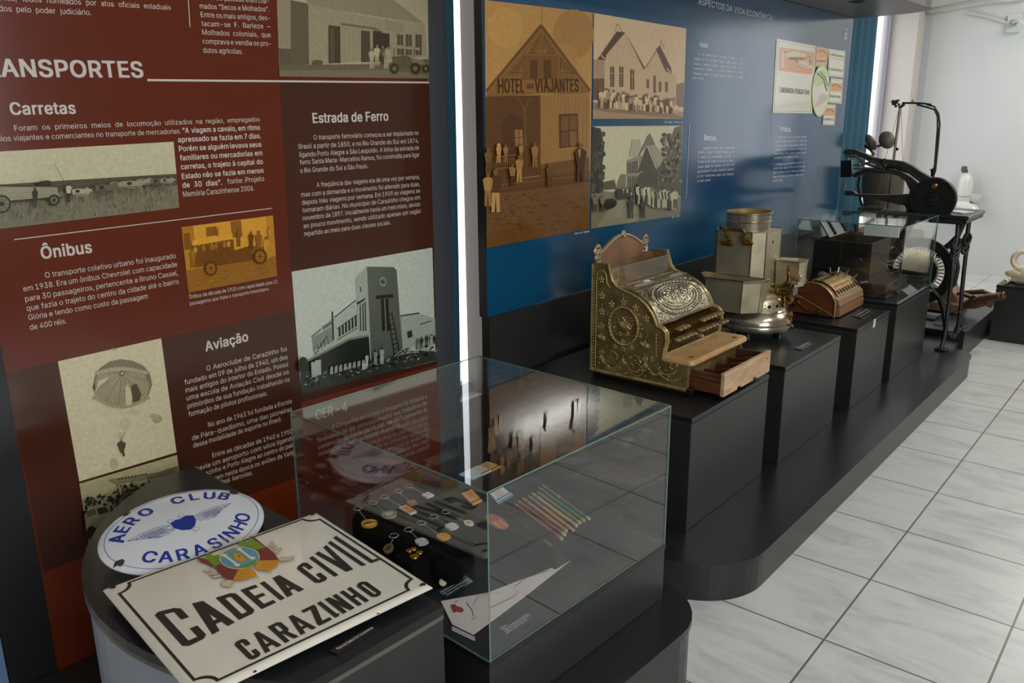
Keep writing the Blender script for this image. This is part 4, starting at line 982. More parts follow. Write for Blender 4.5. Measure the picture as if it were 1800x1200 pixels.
def labels():
    P = Pic(PANEL2, .0016)
    P.p(CRm, [O7(463, 170), O7(637, 203), O7(618, 498), O7(445, 495)])
    P.pl_((150, 140, 110), [O7(470, 180), O7(631, 210), O7(613, 490), O7(451, 487), O7(470, 180)], .8)
    P.p(ORg, [O7(476, 207), O7(630, 230), O7(618, 328), O7(470, 310)])
    P.pl_((100, 84, 60), [O7(484, 230), O7(500, 225), O7(520, 245), O7(545, 232), O7(575, 236), O7(600, 250), O7(612, 270), O7(600, 292), O7(560, 290), O7(550, 262)], 2.2)
    P.p((220, 204, 170), [O7(500, 236), O7(540, 226), O7(590, 238), O7(608, 262), O7(594, 270), O7(560, 250), O7(520, 256), O7(505, 270)])
    P.e((224, 206, 172), *O7(586, 284), 14, 5, 14, .2); P.pl_((120, 90, 60), [O7(552, 275), O7(590, 292), O7(620, 280)], 1)
    P.p((214, 204, 180), [O7(482, 228), O7(494, 226), O7(494, 300), O7(484, 296)])
    lab_text(P, 'FARMÁCIA BRASIL', (508, 262), (600, 262), 4.5, .0029)
    lab_text(P, 'LIMONADA PURGATIVA', (476, 405), (606, 417), 9, .0029)
    P.mb.build('label_print', INK, t, 'large cream and orange printed bottle label')
    for pts, base, orange, words in (([(637, 203), (691, 214), (684, 292), (632, 292)], (224, 176, 120), [(640, 212), (687, 220), (684, 254), (636, 250)], 'XAROPE'),
                                     ([(692, 215), (765, 225), (757, 342), (688, 334)], CRm, None, 'ELIXIR DEPURATIVO'),
                                     ([(700, 343), (755, 349), (748, 455), (690, 450)], CRm, [(704, 362), (750, 368), (747, 404), (700, 400)], 'POMADA DE ENXOFRE'),
                                     ([(672, 458), (723, 460), (717, 550), (664, 548)], CRm, [(676, 472), (719, 474), (717, 510), (672, 508)], 'LINIMENTO')):
        P = Pic(PANEL2, .0030)
        P.p(base, [O7(*q) for q in pts])
        P.pl_((110, 104, 84), [O7(q[0]*.9 + sum(a[0] for a in pts)/40, q[1]*.9 + sum(a[1] for a in pts)/40) for q in pts + pts[:1]], .6)
        if orange:
            P.p(ORg, [O7(*q) for q in orange]); P.pl_((110, 84, 60), [O7(orange[0][0] + 4, orange[0][1] + 14), O7((orange[0][0]+orange[1][0])/2, orange[0][1] + 8), O7(orange[1][0] - 3, orange[1][1] + 18)], 2)
        (xa, ya), (xb, yb2), (xc, yc), (xd, yd) = pts
        lab_text(P, words, (xd + 6, yd - (yd - ya)*.22), (xc - 5, yc - (yc - yb2)*.22), 4, .0036)
        if not orange:
            lab_text(P, 'FARMÁCIA BRASIL', (xa + 6, ya + 28), (xb - 6, yb2 + 30), 4, .0036); P.l(INKc, O7(xa + 6, ya + 38), O7(xb - 6, yb2 + 40), .8)
        P.mb.build('label_print', INK, t)
    P = Pic(PANEL2, .0048)
    P.e((176, 206, 110), *O7(657, 399), 15.5, 46, 30, .06); P.e(CRm, *O7(657, 399), 13.6, 43, 30, .06); P.e((190, 208, 140), *O7(656, 345), 9, 16, 18, .5)
    P.pl_((80, 86, 76), [O7(640, 320), O7(668, 345), O7(684, 400)], 3); P.pl_((80, 86, 76), [O7(652, 312), O7(676, 340), O7(690, 380)], 2)
    for k in range(6): P.l((150, 140, 110), O7(632 + k*8, 470 - k*4), O7(662 + k*5, 410 + k*2), .8)
    P.mb.build('label_print', INK, t, 'oval cream label with a green border')
labels()

# ================================================================ enamel signs
class Local(Plane):
    pass
ENW = M('aged_white_enamel', (224, 217, 202), 0.12, spec=0.6, coat=0.5, var=0.05, vscale=7)
ENW2 = M('white_enamel_sign', (214, 216, 220), 0.12, spec=0.6, coat=0.5, var=0.03, vscale=9)
RUST = M('rust', (74, 52, 36), 0.8, rgb2=(40, 28, 20), vscale=60, bump=0.4, bscale=200)
ZS = 0.547
SG = Plane(S1(0, 0, ZS), EZ, -EA)
c_tl, c_tr, c_br = SG.at(180, 1033), SG.at(556, 897), SG.at(755, 1030)
ex = (c_tr - c_tl).normalized(); ey = EZ.cross(ex)
Wd, Hd = (c_tr - c_tl).length, (c_br - c_tr).length
t = thing('enamel_sign', 'large rectangular white enamel sign reading CADEIA CIVIL CARAZINHO', 'sign', (c_tl + c_br) / 2 - EZ * 0.02)
# plate: nearly flat, rim bent down, slight crown
def crown(s_, t_):                     # s_, t_ in 0..1
    d = min(s_, 1 - s_) * Wd; e_ = min(t_, 1 - t_) * Hd; m = min(d, e_)
    rim = 0.006 * max(0, 1 - m / 0.012) ** 2
    return -rim
ns = [0, .006, .012, .02, .03, .08, .2, .4, .6, .8, .92, .97, .98, .988, .994, 1]
rows = [[c_tl + ex * (Wd * a) - ey * (Hd * bb) + EZ * crown(a, bb) for a in ns] for bb in ns]
mb = MB(); mb.sheet(rows, 0)
low = [[p - EZ * 0.0025 for p in r] for r in rows]; mb.sheet(low, 0)
for edge in (lambda r: r[0], lambda r: r[-1], lambda r: [q[0] for q in r], lambda r: [q[-1] for q in r]):
    mb.sheet([edge(rows), edge(low)], 0)
mb.build('plate', ENW, t)
SF = lambda x, y, o=0.0006: c_tl + ex * x - ey * y + EZ * o
KK = (38, 37, 34)
mb = MB()
# inner border line with scooped corners
def border(inset, r, wd, off=0.0005, n=8):
    def path(i, rr):
        pts = []
        for cx, cy, a0 in ((i, i, 0), (Wd - i, i, 90), (Wd - i, Hd - i, 180), (i, Hd - i, 270)):
            seq = [radians(a0 + 90 - 90 * k / n) for k in range(n + 1)]
            pts += [(cx + rr * cos(q), cy + rr * sin(q)) for q in seq]
        return pts
    A, B = path(inset, r), path(inset + wd, r)
    for i in range(len(A)):
        j = (i + 1) % len(A)
        mb.poly([SF(*A[i], off), SF(*A[j], off), SF(*B[j], off), SF(*B[i], off)], 0, lin(KK))
border(0.0145, 0.028, 0.0055)
def curve(pts):
    def f(x):
        for (x0, y0), (x1, y1) in zip(pts, pts[1:]):
            if x <= x1: return y0 + (y1 - y0) * (x - x0) / (x1 - x0)
        return pts[-1][1]
    return f
def block_letter(ch, s0, s1, T, B, tx, apex=None):
    """painted block capital between s0 and s1; its top follows T, its foot follows B"""
    h = B((s0 + s1)/2) - T((s0 + s1)/2); ty = tx * 1.05 / h; cx = tx * .62; cy = cx / h; P_ = []
    stem = lambda a, b: P_.append([(a, 0), (b, 0), (b, 1), (a, 1)])
    if ch == 'C': P_.append([(s1, .64), (s1, 1-cy), (s1-cx, 1), (s0+cx, 1), (s0, 1-cy), (s0, cy), (s0+cx, 0), (s1-cx, 0), (s1, cy), (s1, .36), (s1-tx, .36), (s1-tx, ty), (s0+tx, ty), (s0+tx, 1-ty), (s1-tx, 1-ty), (s1-tx, .64)])
    elif ch == 'O':
        m_ = (s0 + s1)/2
        for a, b, c in ((s0, s0+tx, s0+cx*1.3), (s1, s1-tx, s1-cx*1.3)): P_.append([(m_, 1), (c, 1), (a, 1-cy*1.3), (a, cy*1.3), (c, 0), (m_, 0), (m_, ty), (b, ty), (b, 1-ty), (m_, 1-ty)])
    elif ch == 'D': stem(s0, s0+tx); P_.append([(s0+tx, 0), (s1-cx, 0), (s1, cy), (s1, 1-cy), (s1-cx, 1), (s0+tx, 1), (s0+tx, 1-ty), (s1-tx, 1-ty), (s1-tx, ty), (s0+tx, ty)])
    elif ch == 'R':
        stem(s0, s0+tx); P_.append([(s0+tx, .40), (s1-cx, .40), (s1, .40+cy), (s1, 1-cy), (s1-cx, 1), (s0+tx, 1), (s0+tx, 1-ty), (s1-tx, 1-ty), (s1-tx, .40+ty), (s0+tx, .40+ty)])
        P_.append([(s0+tx*1.2, .40), (s0+tx*2.2, .40), (s1+tx*.25, 0), (s1-tx*.8, 0)])
    elif ch == 'E': stem(s0, s0+tx); P_ += [[(s0+tx, y0), (e_, y0), (e_, y0+ty), (s0+tx, y0+ty)] for y0, e_ in ((0, s1), (.5-ty/2, s1-tx*.25), (1-ty, s1))]
    elif ch == 'L': stem(s0, s0+tx); P_.append([(s0+tx, 0), (s1, 0), (s1, ty*.9), (s0+tx, ty*.9)])
    elif ch == 'I': stem(s0, s1)
    elif ch == 'H': stem(s0, s0+tx); stem(s1-tx, s1); P_.append([(s0+tx, .5-ty/2), (s1-tx, .5-ty/2), (s1-tx, .5+ty/2), (s0+tx, .5+ty/2)])
    elif ch == 'N': stem(s0, s0+tx); stem(s1-tx, s1); P_.append([(s0+tx*.1, 1), (s0+tx*1.15, 1), (s1-tx*.1, 0), (s1-tx*1.15, 0)])
    elif ch == 'Z': P_ += [[(s0, 1-ty), (s1, 1-ty), (s1, 1), (s0, 1)], [(s0, 0), (s1, 0), (s1, ty), (s0, ty)], [(s0, ty*.9), (s0+tx*1.3, ty*.9), (s1, 1-ty*.9), (s1-tx*1.3, 1-ty*.9)]]
    elif ch == 'V': P_ += [[(s0, 1), (s0+tx, 1), (apex[1]-tx*.2, 0), (apex[0], 0)], [(s1-tx, 1), (s1, 1), (apex[1], 0), (apex[0]+tx*.2, 0)]]
    elif ch == 'A':
        a0, a1 = apex; P_ += [[(s0, 0), (s0+tx*1.05, 0), (a1-(a1-a0)*.12, 1), (a0, 1)], [(s1-tx*1.05, 0), (s1, 0), (a1, 1), (a0+(a1-a0)*.12, 1)]]
        f = lambda y: (s0+(a0-s0)*y + tx*.4, s1+(a1-s1)*y - tx*.4); P_.append([(f(.2)[0], .2), (f(.2)[1], .2), (f(.2+ty*.9)[1], .2+ty*.9), (f(.2+ty*.9)[0], .2+ty*.9)])
    global _lay
    for q in P_:
        _lay += 1; mb.poly([SF(x, B(x) + (T(x) - B(x)) * y, .0006 + .00002 * _lay) for x, y in q], 0, lin(KK))
_lay = 0
T1 = curve([(.03, .157), (.107, .180), (.149, .1926), (.197, .2004), (.237, .204), (.28, .2035), (.317, .2010), (.36, .1863), (.38, .1775), (.414, .1627), (.424, .156), (.444, .144), (.47, .136)])
B1 = curve([(.03, .309), (.093, .304), (.149, .295), (.197, .2915), (.235, .2896), (.29, .287), (.36, .288), (.385, .2885), (.42, .292), (.44, .2952), (.47, .299)])
for a in (('C', .0400, .0850, .0135), ('A', .0930, .1402, .0135, (.1070, .1265)), ('D', .1487, .1848, .0120), ('E', .1960, .2271, .0110), ('I', .2360, .2462, .01), ('A', .2511, .2898, .0115, (.2640, .2795)), ('C', .3173, .3452, .0105), ('I', .3578, .3676, .01), ('V', .3764, .4140, .0100, (.3855, .4016)), ('I', .4208, .4306, .01), ('L', .4412, .4625, .0098)):
    block_letter(a[0], a[1], a[2], T1, B1, a[3] * 1.06, a[4] if len(a) > 4 else None)
T2 = curve([(.1, .3555), (.4, .3425)]); B2 = curve([(.1, .4235), (.4, .4085)])
for a in (('C', .1085, .1310), ('A', .1370, .1695, (.1490, .1575)), ('R', .1765, .2020), ('A', .2085, .2410, (.2205, .2290)), ('Z', .2475, .2755), ('I', .2822, .2912), ('N', .2998, .3265), ('H', .3345, .3605), ('O', .3705, .3945)):
    block_letter(a[0], a[1], a[2], T2, B2, .0092, a[3] if len(a) > 3 else None)
mb.build('lettering', ENAMEL_INK, t)
# state crest
P = Pic(SG, 0.0020); O = lambda x, y: (150 + x*.19444, 840 + y*.19444)
GRN, MAR, YEL, CRE, BLU = (112, 146, 40), (122, 52, 48), (216, 150, 36), (222, 200, 160), (92, 150, 178)
for k in range(11): a = radians(-175 + k*12); P.l((196, 176, 140), O(1330 + 120*cos(a), 640 + 70*sin(a)), O(1330 + 200*cos(a), 640 + 120*sin(a)), .8)
for pts in ([(1065, 830), (1130, 825), (1150, 838), (1080, 850)], [(1105, 860), (1200, 848), (1205, 865), (1120, 878)], [(1140, 885), (1225, 865), (1232, 890), (1160, 905)], [(1228, 940), (1300, 915), (1345, 930), (1310, 985), (1230, 975)],
            [(1650, 620), (1685, 572), (1705, 575), (1680, 625)], [(1680, 640), (1720, 602), (1730, 612), (1695, 650)], [(1690, 665), (1760, 625), (1780, 640), (1730, 680)], [(1750, 725), (1800, 712), (1850, 715), (1890, 700), (1885, 730), (1800, 750), (1755, 750)]):
    P.p((206, 192, 160), [O(*q) for q in pts]); P.pl_((150, 130, 100), [O(*q) for q in pts + pts[:1]], .6)
P.p(GRN, [O(*q) for q in ((1075, 735), (1110, 672), (1160, 700), (1205, 690), (1225, 745), (1215, 780), (1165, 808))])
P.p(MAR, [O(*q) for q in ((1000, 720), (1060, 722), (1100, 735), (1172, 800), (1140, 800), (1095, 770), (1050, 760))])
P.p(GRN, [O(*q) for q in ((1382, 612), (1390, 566), (1470, 578), (1490, 528), (1540, 562), (1640, 622), (1560, 645), (1490, 620))])
P.p(MAR, [O(*q) for q in ((1478, 524), (1520, 528), (1555, 556), (1640, 625), (1625, 622), (1540, 566))])
P.p(MAR, [O(*q) for q in ((1170, 800), (1215, 775), (1290, 812), (1385, 826), (1335, 918), (1280, 910), (1225, 870))])
P.p(MAR, [O(*q) for q in ((1560, 645), (1640, 622), (1720, 690), (1748, 740), (1575, 745), (1570, 690))])
P.p(YEL, [O(*q) for q in ((1385, 826), (1480, 822), (1510, 815), (1540, 855), (1575, 915), (1545, 885), (1500, 890), (1430, 920), (1335, 918))])
P.p(YEL, [O(*q) for q in ((1530, 800), (1575, 745), (1748, 740), (1740, 790), (1690, 815), (1665, 822), (1690, 862), (1640, 832), (1570, 830))])
for k in range(4): P.l((186, 116, 24), O(1370 - k*4, 842 + k*19), O(1500 - k*6, 832 + k*17), .8); P.l((186, 116, 24), O(1590 + k*4, 758 + k*18), O(1742 - k*12, 752 + k*17), .8)
P.e(CRE, *O(1395, 720), 35.5, 19.8, 30, -.06); P.e((150, 120, 80), *O(1395, 720), 33.6, 18.4, 30, -.06); P.e(BLU, *O(1395, 720), 33, 17.9, 30, -.06)
P.p(GRN, [O(*q) for q in ((1368, 812), (1440, 780), (1556, 735), (1540, 775), (1470, 808), (1400, 814))])
P.p((120, 150, 44), [O(*q) for q in ((1320, 712), (1330, 665), (1370, 668), (1450, 705), (1440, 760), (1380, 752))])
P.p(YEL, [O(*q) for q in ((1338, 690), (1350, 676), (1400, 690), (1448, 722), (1445, 755), (1400, 756), (1360, 735))]); P.p((120, 70, 26), [O(*q) for q in ((1368, 700), (1392, 698), (1410, 715), (1385, 712))])
for q in ([(1244, 700), (1262, 690), (1385, 778), (1362, 788)], [(1382, 645), (1400, 636), (1505, 715), (1490, 730)]): P.p((224, 214, 190), [O(*z) for z in q])
for q in ((1258, 698), (1375, 785), (1392, 642), (1512, 722)): P.e((228, 220, 198), *O(*q), 5, 2.6, 10)
P.mb.build('crest', ENAMEL_INK, t, 'coloured state coat of arms with crossed flags')
for s_, q in enumerate(((0.016, 0.014), (Wd - 0.016, 0.013), (Wd - 0.014, Hd - 0.014), (0.014, Hd - 0.014))):
    mb = MB(); mb.poly([SF(q[0] + rr_ * cos(a), q[1] + rr_ * .8 * sin(a), .0012) for a, rr_ in [(2*pi*k/9, random.uniform(.005, .0095)) for k in range(9)]])
    mb.poly([SF(q[0] + .0028 * cos(2*pi*k/8), q[1] + .0028 * sin(2*pi*k/8), .0016) for k in range(8)], 1)
    mb.build('rusted_hole', [RUST, M('hole_dark', (12, 10, 9), .9)], t)
for u, v, r in ((594, 939+140, .004), (664, 1078, .003), (448, 1180, .004), (438, 1193, .004)):
    q = SG.at(u, v, .0012); MB().poly([q + ex * (r * random.uniform(.6, 1.2) * cos(2*pi*k/7)) + ey * (r * random.uniform(.5, 1) * sin(2*pi*k/7)) for k in range(7)]).build('enamel_chip', RUST, t)

# oval sign, leaning back on a small wedge
tt = radians(13)
e1 = EB; e2 = (-EA * cos(tt) + EZ * sin(tt)); e3 = e1.cross(e2)
p0 = S1(-.56, -.29, .5315)
cen = p0 + e1 * -0.010 + e2 * 0.112
RX, RY = 0.184, 0.137
t = thing('enamel_sign', 'oval white enamel sign reading AERO CLUB CARASINHO in blue', 'sign', cen - EZ * 0.03)
dome = lambda r: 0.012 * (1 - r * r) - 0.004 * max(0, (r - .93) / .07) ** 2
def OV(x, y, off=0.0005):
    r = min(1, sqrt((x / RX) ** 2 + (y / RY) ** 2)); return cen + e1 * x + e2 * y + e3 * (dome(r) + off)
rr = [0.0, .15, .3, .45, .6, .75, .85, .93, .96, .985, 1.0]
mb = MB()
n = 56
rows = [[OV(RX * r * cos(2*pi*k/n), RY * r * sin(2*pi*k/n), 0) for k in range(n)] for r in rr]
mb.sheet(rows, 0, True, True); low = [[p - e3 * 0.0025 for p in r] for r in rows]; mb.sheet(low, 0, True, True); mb.sheet([rows[-1], low[-1]], 0, False, True)
mb.build('plate', ENW2, t)
NB = lin((30, 52, 140))
mb = MB()
def ov_poly(pts, ink, off=.0006): mb.poly([OV(x, y, off) for x, y in pts], 0, ink)
for k in range(n * 2):
    a, b_ = pi * k / n, pi * (k + 1) / n
    ov_poly([(RX*.925*cos(a), RY*.905*sin(a)), (RX*.925*cos(b_), RY*.905*sin(b_)), (RX*.931*cos(b_), RY*.913*sin(b_)), (RX*.931*cos(a), RY*.913*sin(a))], NB)
def arc_text(txt, rx, ry, a0, a1, cap, top, bold):
    wd = []
    for ch in txt: 
        g_ = glyphs(ch, bold, 5) if ch != ' ' else None; wd.append(.34 if ch == ' ' else g_[3] - g_[2])
    gap = .13; tot = sum(wd) + gap * (len(txt) - 1); x = 0; k = cap / CAPH
    for ch, ww in zip(txt, wd):
        a = radians(a0 + (a1 - a0) * (x + ww / 2) / tot); x += ww + gap
        if ch == ' ': continue
        g_ = glyphs(ch, bold, 5)
        o = (rx * cos(a), ry * sin(a)); nx, ny = cos(a) / rx, sin(a) / ry; L = sqrt(nx*nx + ny*ny); nx, ny = nx / L, ny / L
        if top: uy, ux = (nx, ny), (ny, -nx)
        else: uy, ux = (-nx, -ny), (-ny, nx)
        sc = 1.0
        mb.add([OV(o[0] + ux[0]*(p[0]-g_[2]-ww/2)*k*sc + uy[0]*p[1]*k, o[1] + ux[1]*(p[0]-g_[2]-ww/2)*k*sc + uy[1]*p[1]*k, .0007) for p in g_[0]], g_[1], 0, False, NB)
arc_text('AERO CLUB', .132, .081, 166, 24, .030, True, .03)
arc_text('CARASINHO', .150, .110, 212, 336, .031, False, .02)
# winged shield with stars
sh = [(-.026, .016), (-.012, .022), (0, .019), (.014, .024), (.028, .016), (.026, -.002), (.014, -.020), (0, -.028), (-.016, -.020), (-.027, -.004)]
ov_poly(sh, NB, .0007)
def star(cx, cy, r):
    pts = [(cx + (r if k % 2 == 0 else r*.42)*cos(pi/2 + k*pi/5), cy + (r if k % 2 == 0 else r*.42)*sin(pi/2 + k*pi/5)) for k in range(10)]
    ov_poly([(x*1.0, y) for x, y in pts], lin((58, 76, 140)), .0008); ov_poly([(cx + (x-cx)*.78, cy + (y-cy)*.78) for x, y in pts], lin((222, 224, 226)), .0009)
for q in ((-.022, .024), (.006, .028), (-.034, .002), (.010, -.032)): star(q[0], q[1], .0095)
def thin(a, b_, w_=.0014):
    d = (b_[0]-a[0], b_[1]-a[1]); L = sqrt(d[0]**2 + d[1]**2) or 1; nn = (-d[1]/L*w_/2, d[0]/L*w_/2)
    ov_poly([(a[0]+nn[0], a[1]+nn[1]), (b_[0]+nn[0], b_[1]+nn[1]), (b_[0]-nn[0], b_[1]-nn[1]), (a[0]-nn[0], a[1]-nn[1])], lin((66, 82, 140)), .0006)
for s_ in (-1, 1):
    tip = (s_*.122, .016)
    for k in range(5):
        y1 = .012 - k*.006; p_end = (s_*(.122 - k*.014), .016 - k*.0065)
        prev = (s_*.028, y1)
        for q in ((s_*.055, y1 + .008), (s_*.085, .5*(y1 + p_end[1]) + .007), p_end, (p_end[0] - s_*.006, p_end[1] - .004), (s_*.075, y1 - .001), (s_*.040, y1 - .002)): thin(prev, q); prev = q
mb.build('lettering', ENAMEL_INK, t, 'blue lettering, border line and winged shield')
for ang, rad in ((197, .93), (27, .93), (117, .97)):
    a = radians(ang); cx, cy = RX*rad*cos(a), RY*rad*sin(a)
    mb = MB(); rs = [random.uniform(.008, .015) for k in range(10)]
    mb.poly([OV(*((cx + rs[k]*cos(2*pi*k/10)*.9), (cy + rs[k]*sin(2*pi*k/10))), .0011) if (((cx + rs[k]*cos(2*pi*k/10)*.9)/RX)**2 + ((cy + rs[k]*sin(2*pi*k/10))/RY)**2) < 1 else OV(cx + (rs[k]*.3)*cos(2*pi*k/10), cy + (rs[k]*.3)*sin(2*pi*k/10), .0011) for k in range(10)])
    mb.build('rust_patch', RUST, t)
mb = MB()
mb.prism([S1(-.70, -.36, .5202), S1(-.80, -.36, .5202), S1(-.80, -.36, .566), S1(-.70, -.36, .544)], EB * .14)
mb.top('sign_wedge', VELVET, 'small black wedge propping up the back of the oval sign', 'wedge')

# label plate on the sign table
def placard(label, pts, z, texts, pl_up, th=0.004, ink=(210, 208, 202), base=(34, 28, 26), cap=.006, bold=.01, size=1.0):
    """a thin dark label plate with printed text, lying on a surface at height z"""
    pl = Plane((0, 0, z), EZ, (-1, 0, 0))
    q = [onZ(u, v, z) for u, v in pts]            # near-left, near-right, far-right, far-left
    c = sum(q, V()) / 4
    t = thing('label_plate', label, 'label', V((c.x, c.y, z)))
    mb = MB(); mb.prism(q, (0, 0, th), 0); mb.build('plate', M('label_plate_dark', base, 0.35), t)
    m2 = MB()
    for (L, R, txt, capm) in texts:
        A, B = q[0].lerp(q[1], L[0]).lerp(q[3].lerp(q[2], L[0]), L[1]), q[0].lerp(q[1], R[0]).lerp(q[3].lerp(q[2], R[0]), R[1])
        A = A + EZ * (th + .0003); B = B + EZ * (th + .0003); exx = (B - A).normalized(); W = (B - A).length
        ws = txt.split(' '); k = capm / CAPH; nat = sum((glyphs(x_, bold, 2)[3] - glyphs(x_, bold, 2)[2]) for x_ in ws) * k + SPACE * k * (len(ws) - 1); sx = W / nat; x = 0
        for x_ in ws: x += put(m2, x_, A + exx * x, exx, EZ.cross(exx), capm, 0, lin(ink), bold, sx) + SPACE * k * sx
    m2.build('printed_text', INK, t); return t
placard('dark label plate with white caption beside the rectangular enamel sign', [(592, 1152), (667, 1106), (654, 1099), (577, 1146)], 0.52, [((.10, .34), (.93, .34), 'Placa da Cadeia Civil Carazinhense', .0075)], None)

# ================================================================ glass showcase in the foreground
def glass_case(label, fr, x0, x1, y0, y1, z0, z1, th=0.0035):
    t = thing('glass_case', label, 'glass case', fr(((x0+x1)/2, (y0+y1)/2, z0)))
    def pane(nm, a, b, axis):
        mb = MB(); mb.box(a, b, 0, 0, fr)
        areas = []
        for i, f in enumerate(mb.f):
            p = [mb.v[k] for k in f]; ar = (p[1]-p[0]).length * (p[2]-p[1]).length; areas.append(ar)
        mx = max(areas)
        for i, ar in enumerate(areas): mb.m[i] = 0 if ar > mx * .5 else 1
        mb.build(nm, [GLASS, GLASS_EDGE], t)
    pane('top_pane', (x0, y0, z1 - th), (x1, y1, z1), 2)
    for nm, a, b in (('side_pane', (x0, y0, z0), (x1, y0 + th, z1 - th)), ('side_pane', (x0, y1 - th, z0), (x1, y1, z1 - th)), ('front_pane', (x1 - th, y0 + th, z0), (x1, y1 - th, z1 - th)), ('back_pane', (x0, y0 + th, z0), (x0 + th, y1 - th, z1 - th))):
        pane(nm, a, b, 0)
    return t
glass_case('large clear glass showcase in the foreground over keyrings and pencils', S1F, -0.680, 0.0, 0.0, 0.662, 0.3662, 0.750)
ZC = 0.3665
# keyring cushion
def pillow(corners, z0, z1, r, mat_mb):
    """soft edged slab with the given plan corners"""
    c = sum(corners, V()) / len(corners); rows = []
    n = len(corners)
    def ring(ins, z):
        out = []
        for i in range(n):
            p, a, b_ = corners[i], corners[i-1], corners[(i+1) % n]
            for k in range(6):
                f = k / 5.0
                A = p + (a - p).normalized() * r; B = p + (b_ - p).normalized() * r
                q = A.lerp(p, f).lerp(p.lerp(B, f), f); d = (c - q); d.z = 0
                q = q + d.normalized() * ins; out.append(V((q.x, q.y, z)))
        return out
    h = z1 - z0
    for ins, z in ((0.004, z0), (0, z0 + .3*h), (0.0, z0 + .7*h), (.004, z0 + .88*h), (.012, z1 - .001), (.03, z1)): rows.append(ring(ins, z))
    mat_mb.sheet(rows, 0, True, True); mat_mb.add(rows[-1], [list(range(len(rows[-1])))], 0); mat_mb.add(rows[0], [list(range(len(rows[0])))[::-1]], 0)
    return mat_mb
ZK = 0.430
cor = [S1(-.664, .150, 0), S1(-.670, .358, 0), S1(-.335, .302, 0), S1(-.347, .145, 0), S1(-.570, .085, 0)]
pillow(cor, ZC, ZK, .03, MB()).top('keyring_cushion', VELVET, 'black velvet cushion with two rows of keyrings in the showcase', 'cushion')

